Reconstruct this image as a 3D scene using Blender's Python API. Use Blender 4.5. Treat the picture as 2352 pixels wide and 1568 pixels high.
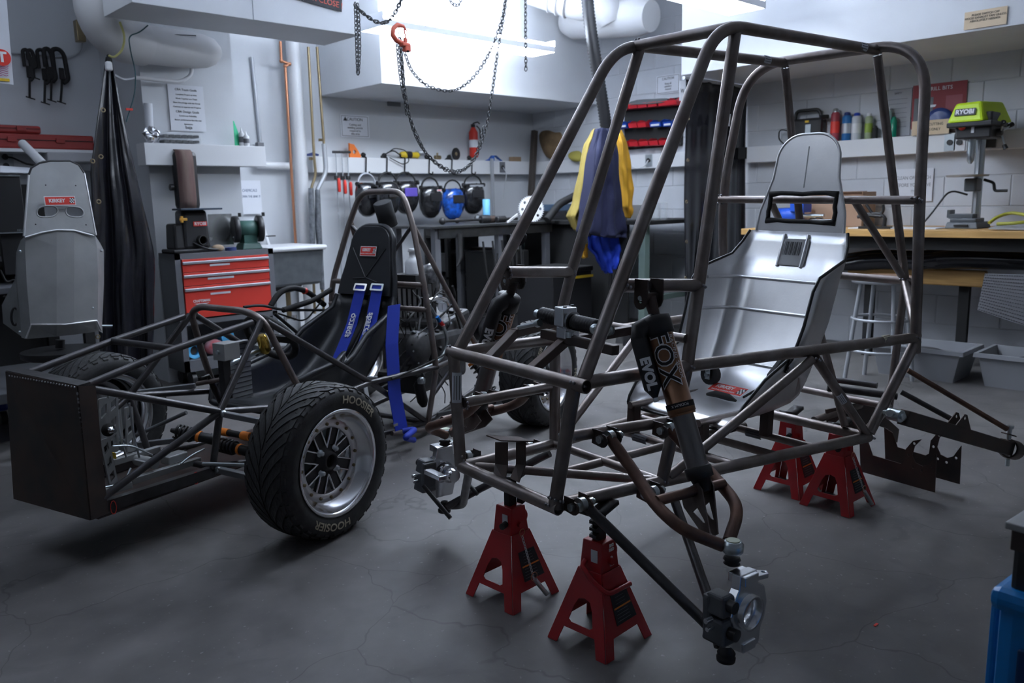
import bpy, bmesh, math, random
from mathutils import Vector as V, Matrix, Euler
random.seed(7)
for o in list(bpy.data.objects): bpy.data.objects.remove(o, do_unlink=True)
SC = bpy.context.scene
COL = SC.collection
PI = math.pi
# ---------------------------------------------------------------- camera
HC = 1.1
YAW, PIT, ROL, FPX = 0.808719, 0.170895, -0.0222213, 1865.08
CF = V((math.cos(YAW)*math.cos(PIT), math.sin(YAW)*math.cos(PIT), -math.sin(PIT)))
_R0 = V((math.sin(YAW), -math.cos(YAW), 0)); _U0 = _R0.cross(CF)
CR = _R0*math.cos(ROL)+_U0*math.sin(ROL); CU = -_R0*math.sin(ROL)+_U0*math.cos(ROL)
CO = V((0, 0, HC))
cam = bpy.data.cameras.new('camera'); camo = bpy.data.objects.new('camera', cam); COL.objects.link(camo)
m3 = Matrix((CR, CU, -CF)).transposed(); camo.matrix_world = Matrix.Translation(CO) @ m3.to_4x4()
cam.sensor_width = 36; cam.lens = 36*FPX/2352; cam.clip_start = .05; cam.clip_end = 60
cam.dof.use_dof = True; cam.dof.focus_distance = 2.25; cam.dof.aperture_fstop = 5.0
SC.camera = camo
# ---------------------------------------------------------------- world, light, exposure
w = bpy.data.worlds.new('world'); SC.world = w; w.use_nodes = True
w.node_tree.nodes['Background'].inputs[0].default_value = (.5, .62, 1, 1)
w.node_tree.nodes['Background'].inputs[1].default_value = .02
SC.view_settings.view_transform = 'Standard'; SC.view_settings.look = 'None'
SC.view_settings.exposure = -0.28; SC.view_settings.gamma = 1; SC.view_settings.use_curve_mapping = False
LIGHTC = (.78, .87, 1.0)
LIGHT_MAIN, LIGHT_SIDE, LIGHT_NEAR, LIGHT_LEFT, LIGHT_DESK_FILL = 140, 110, 24, 12, 9     # emission of the tube fixtures; the desk one is an added fill
# ---------------------------------------------------------------- placing: world point seen at a pixel on a plane
def ray(x, y): return CF+CR*((x-1176)/FPX)-CU*((y-784)/FPX)
def at(x, y, X=None, Y=None, Z=None, d=None):
    r = ray(x, y)
    if X is not None: t = (X-CO[0])/r[0]
    elif Y is not None: t = (Y-CO[1])/r[1]
    elif Z is not None: t = (Z-CO[2])/r[2]
    else: t = d
    return CO+r*t
class Frame:
    """a body's own axes: L along, T across, U up"""
    def __init__(s, O, L, T, U): s.O, s.L, s.T, s.U = V(O), V(L), V(T), V(U)
    def g(s, a, b, c): return s.O+s.L*a+s.T*b+s.U*c
    def px(s, x, y, t=None, l=None, u=None):
        r = ray(x, y)
        n, c = (s.T, t) if t is not None else ((s.L, l) if l is not None else (s.U, u))
        k = ((s.O+n*c-CO).dot(n))/r.dot(n); q = CO+r*k-s.O
        return (q.dot(s.L), q.dot(s.T), q.dot(s.U))
# ---------------------------------------------------------------- materials
MATS = {}
def mat(name, col, rough=.5, metal=0, emit=0, noise=0, nscale=20, bump=0, bscale=60, spec=.5, col2=None, alpha=1, trans=0, coat=0, stretch=None):
    if name in MATS: return MATS[name]
    m = bpy.data.materials.new(name); m.use_nodes = True; nt = m.node_tree; b = nt.nodes['Principled BSDF']
    I = b.inputs
    I['Base Color'].default_value = (*col, 1); I['Roughness'].default_value = rough; I['Metallic'].default_value = metal
    I['Specular IOR Level'].default_value = spec; I['Coat Weight'].default_value = coat
    if alpha < 1: I['Alpha'].default_value = alpha
    if trans: I['Transmission Weight'].default_value = trans
    if emit: I['Emission Color'].default_value = (*col, 1); I['Emission Strength'].default_value = emit
    if noise or bump:
        tc = nt.nodes.new('ShaderNodeTexCoord'); src = tc.outputs['Object']
        if stretch:
            mp = nt.nodes.new('ShaderNodeMapping'); mp.inputs['Scale'].default_value = stretch; nt.links.new(src, mp.inputs[0]); src = mp.outputs[0]
    if noise:
        n = nt.nodes.new('ShaderNodeTexNoise'); n.inputs['Scale'].default_value = nscale; n.inputs['Detail'].default_value = 5
        nt.links.new(src, n.inputs['Vector'])
        r = nt.nodes.new('ShaderNodeValToRGB'); c2 = col2 or tuple(c*(1-noise) for c in col)
        r.color_ramp.elements[0].position = .35; r.color_ramp.elements[1].position = .68
        r.color_ramp.elements[0].color = (*c2, 1); r.color_ramp.elements[1].color = (*col, 1)
        nt.links.new(n.outputs['Fac'], r.inputs[0]); nt.links.new(r.outputs[0], I['Base Color'])
        mr = nt.nodes.new('ShaderNodeMapRange'); mr.inputs[3].default_value = min(1, rough*1.3); mr.inputs[4].default_value = rough*.8
        nt.links.new(n.outputs['Fac'], mr.inputs[0]); nt.links.new(mr.outputs[0], I['Roughness'])
    if bump:
        n = nt.nodes.new('ShaderNodeTexNoise'); n.inputs['Scale'].default_value = bscale; n.inputs['Detail'].default_value = 3
        nt.links.new(src, n.inputs['Vector'])
        bp = nt.nodes.new('ShaderNodeBump'); bp.inputs['Strength'].default_value = bump; bp.inputs['Distance'].default_value = .002
        nt.links.new(n.outputs['Fac'], bp.inputs['Height']); nt.links.new(bp.outputs[0], I['Normal'])
    MATS[name] = m; return m
M_wall = mat('painted_wall', (.62, .64, .67), .55, noise=.08, nscale=2, bump=.25, bscale=140)
M_block = mat('painted_block', (.60, .62, .66), .6, noise=.08, nscale=4, bump=.5, bscale=90)
M_ceil = mat('ceiling_paint', (.86, .87, .9), .7)
M_soff = mat('soffit_paint', (.70, .72, .75), .45, noise=.05, nscale=3, bump=.15, bscale=30)
M_joint = mat('mortar_joint', (.52, .54, .57), .8)
M_steel = mat('bare_steel_tube', (.27, .24, .23), .36, .72, noise=.45, nscale=14, col2=(.19, .155, .14), bump=.1, bscale=200)
M_steel2 = mat('dark_painted_tube', (.10, .096, .10), .32, .65, noise=.3, nscale=20)
M_rust = mat('brown_oxide_steel', (.19, .105, .075), .45, .6, noise=.45, nscale=18, col2=(.10, .06, .05))
M_dksteel = mat('mill_scale_plate', (.055, .05, .05), .5, .6, noise=.5, nscale=9, col2=(.10, .07, .06))
M_weld = mat('weld_bead', (.42, .42, .45), .35, .9, noise=.5, nscale=90, bump=.8, bscale=300)
M_zinc = mat('zinc_plated', (.55, .60, .62), .28, .95)
M_alu = mat('brushed_aluminium', (.92, .92, .93), .30, .85, noise=.14, nscale=5, bump=.08, bscale=120)
M_alu2 = mat('dull_aluminium', (.46, .47, .47), .45, .65, noise=.22, nscale=6, bump=.1, bscale=80)
M_alub = mat('machined_aluminium', (.72, .74, .77), .22, .95)
M_chr = mat('polished_rim', (.82, .82, .84), .16, 1)
M_blk = mat('black_plastic', (.016, .016, .018), .42)
M_blkm = mat('matt_black', (.012, .012, .013), .75)
M_rub = mat('tyre_rubber', (.028, .029, .031), .62, noise=.3, nscale=30, bump=.3, bscale=150)
M_vinyl = mat('black_vinyl', (.018, .019, .022), .33, bump=.25, bscale=60)
M_tarp = mat('black_sheeting', (.012, .012, .016), .2, bump=.5, bscale=18)
M_red = mat('jack_red', (.42, .012, .016), .33, noise=.2, nscale=10, coat=.2)
M_cred = mat('cabinet_red', (.62, .045, .03), .4)
M_grey = mat('cabinet_grey', (.135, .14, .155), .5)
M_white = mat('white_paint', (.72, .73, .75), .4)
M_paper = mat('white_paper', (.72, .74, .79), .7)
M_ink = mat('black_ink', (.03, .03, .035), .7)
M_wht = mat('white_print', (.85, .85, .87), .5)
M_stk = mat('sticker_red', (.75, .05, .035), .4)
M_blue = mat('belt_blue', (.012, .04, .42), .6, bump=.3, bscale=400)
M_wood = mat('bench_wood', (.62, .36, .12), .5, noise=.3, nscale=6, stretch=(8, .6, 8))
M_green = mat('bench_green', (.16, .22, .20), .5)
M_cop = mat('copper_pipe', (.45, .20, .11), .35, .8)
M_brass = mat('brass_pipe', (.28, .22, .13), .4, .8)
M_cond = mat('grey_conduit', (.45, .47, .5), .4, .4)
M_duct = mat('wrapped_duct', (.62, .62, .63), .6, bump=.3, bscale=25)
M_glass = mat('clear_plastic', (.8, .85, .9), .15, alpha=.16)
M_yel = mat('yellow', (.75, .5, .03), .5)
M_org = mat('orange', (.8, .22, .02), .45)
M_dkblue = mat('dark_blue', (.02, .04, .16), .6)
M_tread = mat('table_steel', (.10, .105, .11), .4, .7, noise=.4, nscale=10)
# ---------------------------------------------------------------- mesh builder
class MB:
    def __init__(s): s.v = []; s.f = []; s.sm = []
    def add(s, vs, fs, smooth=False):
        n = len(s.v); s.v += [V(v) for v in vs]; s.f += [tuple(i+n for i in f) for f in fs]; s.sm += [smooth]*len(fs); return s
    def box(s, c, d, ax=None, taper=1):
        """centre, full size, optional axes; taper scales the top"""
        X, Y, Z = ax or (V((1, 0, 0)), V((0, 1, 0)), V((0, 0, 1)))
        vs = []
        for k in (-1, 1):
            f = taper if k > 0 else 1
            for a, b in ((-1, -1), (1, -1), (1, 1), (-1, 1)):
                vs.append(V(c)+X*(a*d[0]/2*f)+Y*(b*d[1]/2*f)+Z*(k*d[2]/2))
        return s.add(vs, [(3, 2, 1, 0), (4, 5, 6, 7), (0, 1, 5, 4), (1, 2, 6, 5), (2, 3, 7, 6), (3, 0, 4, 7)])
    def box2(s, a, b): 
        a, b = V(a), V(b); return s.box((a+b)/2, [abs(x) for x in (b-a)])
    def tube(s, pts, r, n=12, fillet=0, closed=False, caps=True, hollow=0, fn=6):
        pts = [V(p) for p in pts]
        if fillet and len(pts) > 2:
            out = [pts[0]] if not closed else []; ro = [r[0]] if isinstance(r, (list, tuple)) else None
            rng = range(len(pts)) if closed else range(1, len(pts)-1)
            for i in rng:
                p, a, b = pts[i], pts[i-1], pts[(i+1) % len(pts)]
                fl = min(fillet, (a-p).length*.48, (b-p).length*.48)
                p0 = p+(a-p).normalized()*fl; p1 = p+(b-p).normalized()*fl
                for k in range(fn+1):
                    t = k/fn; out.append(p0*(1-t)**2+p*2*t*(1-t)+p1*t*t)
                    if ro is not None: ro.append(r[i])
            if not closed: out.append(pts[-1])
            if ro is not None: ro.append(r[-1]); r = ro
            pts = out
        N = len(pts); rr = r if isinstance(r, (list, tuple)) else [r]*N
        tg = []
        for i in range(N):
            if closed: d = pts[(i+1) % N]-pts[i-1]
            else: d = pts[min(i+1, N-1)]-pts[max(i-1, 0)]
            tg.append(d.normalized())
        up = V((0, 0, 1)) if abs(tg[0].z) < .9 else V((1, 0, 0))
        u = (up-tg[0]*up.dot(tg[0])).normalized(); vs = []
        for i in range(N):
            u = (u-tg[i]*u.dot(tg[i])).normalized(); w_ = tg[i].cross(u)
            for k in range(n):
                a = 2*PI*k/n; vs.append(pts[i]+(u*math.cos(a)+w_*math.sin(a))*rr[i])
        fs = []
        for i in range(N if closed else N-1):
            j = (i+1) % N
            for k in range(n): fs.append((i*n+k, i*n+(k+1) % n, j*n+(k+1) % n, j*n+k))
        s.add(vs, fs, True)
        if not closed and caps:
            if hollow:
                for e, sg in ((0, -1), (N-1, 1)):
                    ring = vs[e*n:e*n+n]; c = pts[e]; inn = [c+(q-c)*hollow for q in ring]; dp = [q-tg[e]*sg*rr[e]*1.6 for q in inn]
                    s.add(ring+inn+dp, [(k, (k+1) % n, n+(k+1) % n, n+k) for k in range(n)]+[(n+k, n+(k+1) % n, 2*n+(k+1) % n, 2*n+k) for k in range(n)]+[tuple(range(2*n, 3*n))])
            else:
                s.add(vs[:n], [tuple(reversed(range(n)))]); s.add(vs[-n:], [tuple(range(n))])
        return s
    def lathe(s, o, axis, prof, n=24, caps=True, smooth=True, u=None, arc=None):
        """prof: (along axis, radius) pairs"""
        o, a = V(o), V(axis).normalized()
        if u is None: u = V((0, 0, 1)) if abs(a.z) < .9 else V((1, 0, 0))
        u = (V(u)-a*a.dot(V(u))).normalized(); w_ = a.cross(u); vs = []
        for h, r in prof:
            for k in range(n):
                t = 2*PI*k/n; vs.append(o+a*h+(u*math.cos(t)+w_*math.sin(t))*r)
        fs = [(i*n+k, i*n+(k+1) % n, (i+1)*n+(k+1) % n, (i+1)*n+k) for i in range(len(prof)-1) for k in range(n)]
        s.add(vs, fs, smooth)
        if caps:
            if prof[0][1] > 1e-4: s.add(vs[:n], [tuple(reversed(range(n)))])
            if prof[-1][1] > 1e-4: s.add(vs[-n:], [tuple(range(n))])
        return s
    def cyl(s, a, b, r, n=16, r2=None):
        a, b = V(a), V(b); return s.lathe(a, b-a, [(0, r), ((b-a).length, r if r2 is None else r2)], n)
    def prism(s, poly, thick, O, X, Y, holes=None):
        """extrude a 2-D outline (in axes X,Y at O) by thick along X x Y; holes are further outlines"""
        X, Y, O = V(X).normalized(), V(Y).normalized(), V(O); Z = X.cross(Y)
        bm = bmesh.new(); 
        def loop(pl):
            vv = [bm.verts.new((p[0], p[1], 0)) for p in pl]
            return [bm.edges.new((vv[i], vv[(i+1) % len(vv)])) for i in range(len(vv))]
        ed = loop(poly)
        for h in holes or []: ed += loop(h)
        bmesh.ops.triangle_fill(bm, use_beauty=True, use_dissolve=False, edges=ed)
        bm.verts.index_update(); n = len(bm.verts)
        vs = [O+X*v.co.x+Y*v.co.y for v in bm.verts]; fs = [tuple(v.index for v in f.verts) for f in bm.faces]
        be = [(e.verts[0].index, e.verts[1].index) for e in bm.edges if len(e.link_faces) == 1]
        bm.free()
        s.add(vs+[v+Z*thick for v in vs], fs+[tuple(i+n for i in reversed(f)) for f in fs]+[(a, b, b+n, a+n) for a, b in be])
        return s
    def sphere(s, c, r, n=12, sc=(1, 1, 1), ax=None):
        c = V(c); X, Y, Z = ax or (V((1, 0, 0)), V((0, 1, 0)), V((0, 0, 1))); m = n//2+1; vs = []; fs = []
        for i in range(m+1):
            p = PI*i/m
            for k in range(n):
                t = 2*PI*k/n; vs.append(c+X*(r*sc[0]*math.sin(p)*math.cos(t))+Y*(r*sc[1]*math.sin(p)*math.sin(t))+Z*(r*sc[2]*math.cos(p)))
        for i in range(m):
            for k in range(n): fs.append((i*n+k, (i+1)*n+k, (i+1)*n+(k+1) % n, i*n+(k+1) % n))
        return s.add(vs, fs, True)
    def grid(s, P, smooth=True, thick=0):
        """P: rows of points -> sheet"""
        r, c = len(P), len(P[0]); vs = [V(p) for row in P for p in row]
        fs = [(i*c+j, i*c+j+1, (i+1)*c+j+1, (i+1)*c+j) for i in range(r-1) for j in range(c-1)]
        return s.add(vs, fs, smooth)
    def build(s, name, m, parent=None, off=None, bevel=0, solid=0, sub=0):
        me = bpy.data.meshes.new(name)
        base = off if off is not None else V((0, 0, 0))
        if off is None and parent is not None: base = wpos(parent)
        me.from_pydata([tuple(v-base) for v in s.v], [], s.f)
        me.polygons.foreach_set('use_smooth', s.sm); me.materials.append(m)
        bm = bmesh.new(); bm.from_mesh(me); bmesh.ops.recalc_face_normals(bm, faces=bm.faces); bm.to_mesh(me); bm.free()
        me.update()
        o = bpy.data.objects.new(name, me); COL.objects.link(o)
        if parent is not None: o.parent = parent
        if off is not None and parent is None: o.location = off
        if bevel: md = o.modifiers.new('b', 'BEVEL'); md.width = bevel; md.segments = 2; md.limit_method = 'ANGLE'; md.angle_limit = .9; md.use_clamp_overlap = True
        if solid: md = o.modifiers.new('s', 'SOLIDIFY'); md.thickness = solid; md.offset = 0
        if sub: md = o.modifiers.new('u', 'SUBSURF'); md.levels = sub; md.render_levels = sub
        return o
def wpos(o):
    p = V(o.location)
    while o.parent is not None: o = o.parent; p += V(o.location)
    return p
def tag(o, label, cat, group=None):
    o['label'] = label; o['category'] = cat
    if group: o['group'] = group
    return o
def thing(name, loc, label, cat, group=None):
    o = bpy.data.objects.new(name, None); COL.objects.link(o); o.location = V(loc); o.empty_display_size = .05
    return tag(o, label, cat, group)
def part(name, mb, m, parent, label=None, **k):
    o = mb.build(name, m, parent, **k)
    if label: o['label'] = label
    return o
def solo(name, mb, m, label, cat, group=None, **k):
    c = sum(mb.v, V((0, 0, 0)))/len(mb.v); c.z = min(v.z for v in mb.v)
    o = mb.build(name, m, None, off=c, **k); return tag(o, label, cat, group)
def struct(name, mb, m, parent=None, **k):
    o = mb.build(name, m, parent, **k)
    if parent is None: o['kind'] = 'structure'
    return o
def copy_tree(o, parent=None):
    c = o.copy(); COL.objects.link(c)
    if parent is not None: c.parent = parent
    for ch in [x for x in bpy.data.objects if x.parent == o]: copy_tree(ch, c)
    return c
def text(s_, size, O, X, Y, m, parent, name='lettering', ext=.0006, align='CENTER', lift=.0, shear=0, bold=0, sx=1, warp=None, sp=1):
    """flat lettering whose baseline runs along X at O; warp maps (x,y)->point"""
    cu = bpy.data.curves.new('t', 'FONT'); cu.body = s_; cu.size = size; cu.align_x = align; cu.align_y = 'CENTER'; cu.extrude = ext if not warp else 0; cu.shear = shear; cu.offset = bold; cu.space_line = sp
    cu.resolution_u = 3
    o = bpy.data.objects.new('t', cu); COL.objects.link(o); dg = bpy.context.evaluated_depsgraph_get(); dg.update()
    me = bpy.data.meshes.new_from_object(o.evaluated_get(dg)); bpy.data.objects.remove(o, do_unlink=True); bpy.data.curves.remove(cu)
    if warp:
        bm = bmesh.new(); bm.from_mesh(me)
        for _ in range(3):
            bmesh.ops.triangulate(bm, faces=bm.faces); e_ = [e for e in bm.edges if e.calc_length() > size*.12]
            if not e_: break
            bmesh.ops.subdivide_edges(bm, edges=e_, cuts=1)
        bmesh.ops.triangulate(bm, faces=bm.faces); bm.to_mesh(me); bm.free()
    X, Y, O = V(X).normalized(), V(Y).normalized(), V(O); Z = X.cross(Y)
    vs = [warp(v.co.x*sx, v.co.y) if warp else O+X*(v.co.x*sx)+Y*v.co.y+Z*(v.co.z+lift) for v in me.vertices]
    fs = [tuple(p.vertices) for p in me.polygons]; bpy.data.meshes.remove(me)
    b = MB(); b.add(vs, fs)
    base = wpos(parent); me = bpy.data.meshes.new(name); me.from_pydata([tuple(v-base) for v in b.v], [], b.f); me.materials.append(m)
    q = bpy.data.objects.new(name, me); COL.objects.link(q); q.parent = parent; return q
def rrect(w_, h, r, n=4):
    out = []
    for cx, cy, a0 in ((w_/2-r, h/2-r, 0), (-w_/2+r, h/2-r, PI/2), (-w_/2+r, -h/2+r, PI), (w_/2-r, -h/2+r, 1.5*PI)):
        for k in range(n+1):
            a = a0+PI/2*k/n; out.append((cx+r*math.cos(a), cy+r*math.sin(a)))
    return out
def circ(cx, cy, r, n=14, ry=None): return [(cx+r*math.cos(2*PI*k/n), cy+(ry or r)*math.sin(2*PI*k/n)) for k in range(n)]
EX, EY, EZ = V((1, 0, 0)), V((0, 1, 0)), V((0, 0, 1))
# ================================================================ ROOM
XW, YW, ZC = 5.986, 5.9, 2.81
def floor_mat():
    m = bpy.data.materials.new('concrete_floor'); m.use_nodes = True; nt = m.node_tree; b = nt.nodes['Principled BSDF']; L = nt.links.new
    tc = nt.nodes.new('ShaderNodeTexCoord')
    def noise(sc, det=6, dist=0):
        n = nt.nodes.new('ShaderNodeTexNoise'); n.inputs['Scale'].default_value = sc; n.inputs['Detail'].default_value = det; n.inputs['Distortion'].default_value = dist; L(tc.outputs['Object'], n.inputs['Vector']); return n
    n1 = noise(1.3, 8, .6); n2 = noise(9, 8); n3 = noise(60, 4)
    r1 = nt.nodes.new('ShaderNodeValToRGB'); e = r1.color_ramp.elements; e[0].position = .3; e[0].color = (.085, .080, .079, 1); e[1].position = .72; e[1].color = (.160, .153, .150, 1)
    L(n1.outputs['Fac'], r1.inputs[0])
    mx = nt.nodes.new('ShaderNodeMix'); mx.data_type = 'RGBA'; mx.blend_type = 'OVERLAY'; mx.inputs[0].default_value = .55
    L(r1.outputs[0], mx.inputs[6]); L(n2.outputs['Color'], mx.inputs[7])
    bw = nt.nodes.new('ShaderNodeRGBToBW'); L(n2.outputs['Color'], bw.inputs[0]); L(n2.outputs['Fac'], mx.inputs[7])
    # hairline cracks
    wn = noise(2.0, 4); va = nt.nodes.new('ShaderNodeVectorMath'); va.operation = 'ADD'; sc = nt.nodes.new('ShaderNodeVectorMath'); sc.operation = 'SCALE'; sc.inputs[3].default_value = .35
    L(wn.outputs['Color'], sc.inputs[0]); L(tc.outputs['Object'], va.inputs[0]); L(sc.outputs[0], va.inputs[1])
    vo = nt.nodes.new('ShaderNodeTexVoronoi'); vo.feature = 'DISTANCE_TO_EDGE'; vo.inputs['Scale'].default_value = 1.5; L(va.outputs[0], vo.inputs['Vector'])
    cr = nt.nodes.new('ShaderNodeMapRange'); cr.inputs[1].default_value = 0; cr.inputs[2].default_value = .0045; cr.inputs[3].default_value = .6; cr.inputs[4].default_value = 1; L(vo.outputs['Distance'], cr.inputs[0])
    m2 = nt.nodes.new('ShaderNodeMix'); m2.data_type = 'RGBA'; m2.blend_type = 'MULTIPLY'; m2.inputs[0].default_value = 1
    L(mx.outputs[2], m2.inputs[6]); L(cr.outputs[0], m2.inputs[7])
    # pale specks and dark stains
    sp = nt.nodes.new('ShaderNodeMapRange'); sp.inputs[1].default_value = .66; sp.inputs[2].default_value = .72; sp.inputs[3].default_value = 0; sp.inputs[4].default_value = .5; L(n3.outputs['Fac'], sp.inputs[0])
    m3_ = nt.nodes.new('ShaderNodeMix'); m3_.data_type = 'RGBA'; m3_.inputs[7].default_value = (.3, .3, .3, 1); L(sp.outputs[0], m3_.inputs[0]); L(m2.outputs[2], m3_.inputs[6])
    n4 = noise(3.2, 5, 1.5); st = nt.nodes.new('ShaderNodeMapRange'); st.inputs[1].default_value = .62; st.inputs[2].default_value = .7; st.inputs[3].default_value = 0; st.inputs[4].default_value = .45; L(n4.outputs['Fac'], st.inputs[0])
    m4 = nt.nodes.new('ShaderNodeMix'); m4.data_type = 'RGBA'; m4.inputs[7].default_value = (.07, .068, .07, 1); L(st.outputs[0], m4.inputs[0]); L(m3_.outputs[2], m4.inputs[6])
    L(m4.outputs[2], b.inputs['Base Color'])
    rr = nt.nodes.new('ShaderNodeMapRange'); rr.inputs[3].default_value = .38; rr.inputs[4].default_value = .75; L(n2.outputs['Fac'], rr.inputs[0]); L(rr.outputs[0], b.inputs['Roughness'])
    bp = nt.nodes.new('ShaderNodeBump'); bp.inputs['Strength'].default_value = .25; bp.inputs['Distance'].default_value = .004; L(n2.outputs['Fac'], bp.inputs['Height']); L(bp.outputs[0], b.inputs['Normal'])
    return m
X0, Y0 = -2.6, -2.6
struct('floor', MB().box2((X0, Y0, -.1), (XW+.2, YW+.2, 0)), floor_mat())
struct('ceiling', MB().box2((X0, Y0, ZC), (XW+.2, YW+.2, ZC+.1)), M_ceil)
struct('wall_back', MB().box2((X0, YW, 0), (XW+.2, YW+.15, ZC)), M_wall)
wr = struct('wall_right', MB().box2((XW, Y0, 0), (XW+.15, YW, ZC)), M_joint)
struct('wall_left', MB().box2((X0-.15, Y0, 0), (X0, YW, ZC)), M_wall)
struct('wall_front', MB().box2((X0, Y0-.15, 0), (XW, Y0, ZC)), M_wall)
# painted concrete blocks of the right wall, one object each, shared mesh
def block_mesh(L_):
    b = MB(); h = .1995; g = .002
    pts = [(-L_/2+g, g), (L_/2-g, g), (L_/2-g, h-g), (-L_/2+g, h-g)]
    vs = [V((0, p[0], p[1])) for p in pts]+[V((-.005, p[0]*(1-.009/L_), .1+(p[1]-.1)*.97)) for p in pts]
    b.add(vs, [(4, 5, 6, 7), (0, 1, 5, 4), (1, 2, 6, 5), (2, 3, 7, 6), (3, 0, 4, 7)])
    return b
proto = {}
def put_block(L_, y, z):
    k = round(L_, 3)
    if k not in proto:
        o = block_mesh(L_).build('concrete_block', M_block, wr, off=V((0, 0, 0))); proto[k] = o
    else:
        o = proto[k].copy(); COL.objects.link(o)
    o.location = (XW, y, z)
ci = 0; z = 0
while z < ZC-.1:
    y = .6 - (.2 if ci % 2 else 0)
    while y < YW-.01:
        y1 = min(y+.4, YW); put_block(y1-y, (y+y1)/2, z); y = y1
    z += .2; ci += 1
# ---- column face and boxes on the left of the back wall
struct('trim_1', MB().box2((1.93, 5.22, 0), (2.52, YW, ZC)), M_wall)              # boxed column
struct('trim_2', MB().box2((3.56, 5.03, 1.96), (XW, YW, ZC)), M_soff, bevel=.004)   # soffit over the back benches
struct('trim_3', MB().box2((5.11, Y0, 1.966), (XW, 3.53, ZC)), M_soff, bevel=.004)  # soffit over the right bench
# low boxed duct in front, upper left
dk = struct('trim_4', MB().box2((1.585, 4.30, 2.10), (2.905, 4.71, ZC)), M_soff, bevel=.003)
MBs = MB()
for xx in (2.22,): MBs.box2((xx, 4.294, 2.1), (xx+.035, 4.30, ZC))
struct('seam_cover', MBs, M_soff, dk)
# ================================================================ LIGHTS (tube fixtures)
def emat(name, s_):
    m = mat(name, LIGHTC, .5, emit=s_); return m
M_tube1 = emat('lit_tube_main', LIGHT_MAIN); M_tube2 = emat('lit_tube_side', LIGHT_SIDE)
M_tube5 = emat('fill_tube_desk', LIGHT_DESK_FILL); M_tube4 = emat('lit_tube_near', LIGHT_NEAR); M_tube3 = emat('lit_tube_left', LIGHT_LEFT)
M_lens = mat('fixture_housing', (.78, .8, .84), .4)
def fixture(x0, x1, y0, y1, z, label, m, hang=.0):
    t = thing('ceiling_light', ((x0+x1)/2, (y0+y1)/2, z), label, 'light', 'tube light fixtures')
    b = MB(); ym = (y0+y1)/2; b.box2((x0, ym-.03, z+.055), (x1, ym+.03, z+.085))
    b.box2((x0-.004, y0, z), (x0+.004, y1, z+.085)); b.box2((x1-.004, y0, z), (x1+.004, y1, z+.085))
    part('housing', b, M_lens, t)
    for s_ in (y0, y1-.004): part('side_baffle', MB().box2((x0, s_, z), (x1, s_+.004, z+.04)), M_lens, t)
    for k in (.22, .78):
        part('fluorescent_tube', MB().cyl((x0+.02, y0+(y1-y0)*k, z+.05), (x1-.02, y0+(y1-y0)*k, z+.05), .016), m, t)
    part('prismatic_lens', MB().box2((x0+.004, y0+.004, z), (x1-.004, y1-.004, z+.006)), emat(m.name+'_lens', m.node_tree.nodes['Principled BSDF'].inputs['Emission Strength'].default_value*.30), t)
    for xx in (x0+.25, x1-.25):
        part('hanger', MB().cyl((xx, (y0+y1)/2, z+.085), (xx, (y0+y1)/2, ZC), .004, 6), M_cond, t)
    return t
fixture(3.13, 4.70, 4.38, 4.63, 2.2, 'long white tube light above the hanging chains, in front of the back soffit', M_tube1)
fixture(3.15, 4.65, 2.62, 2.87, 2.2, 'tube light at the top edge right of the round duct', M_tube2)
fixture(1.5, 3.05, 2.62, 2.87, 2.2, 'tube light over the race car, end to end with the next one', M_tube4)
fixture(.25, 1.75, 4.38, 4.63, 2.45, 'added out-of-view fill light over the desk in the left corner', M_tube5)  # unseen fixture, added to brighten the dim left corner
fixture(-.15, 1.4, 2.62, 2.87, 2.2, 'tube light nearest the left side of the shop', M_tube3)
# ================================================================ OFF-ROAD BUGGY CHASSIS
BF = Frame((1.2, 1.5015, 0), (0.99554, -0.08659, -0.03738), (0.08731, 0.99601, 0.01821), (0.03565, -0.02139, 0.99914))
bug = thing('buggy_chassis', (2.0, 1.45, 0), 'bare welded steel buggy roll cage with aluminium seat, held up on the red jack stands', 'vehicle frame')
def B(a, b, c): return BF.g(a, b, c)
R1, R2 = .0168, .0125
def btube(name, pts, r=R1, fil=0, m=None, label=None, hollow=0, **k):
    """one tube member from local (l,t,u) points"""
    mb = MB().tube([B(*p) for p in pts], r, 14, fil, hollow=hollow, **k); return part(name, mb, m or M_steel, bug, label)
def both(name, pts, r=R1, fil=0, **k):
    btube(name, pts, r, fil, **k); btube(name, [(a, -b, c) for a, b, c in pts], r, fil, **k)
WELDS = []
def weld(p, r=.02, both_=True):
    for s in ((1, -1) if both_ else (1,)): WELDS.append((p[0], p[1]*s, p[2], r))
NT, NBm = (.167, -.256, .692), (.16, -.187, .38)
RF, RR, SF, SR, SIM = (.791, -.171, 1.578), (1.545, -.168, 1.621), (.338, -.226, .911), (.603, -.243, .901), (.556, -.257, .694)
HS, HB = (1.488, -.375, 1.139), (1.562, -.375, .704)
LO1, LO2 = (.529, -.215, .376), (1.406, -.33, .381)
# A pillar and roof rail: one bent tube each side
both('roof_pillar_tube', [(.19, -.25, .70), (.70, -.18, 1.575), RR], fil=.11, fn=10)
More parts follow.
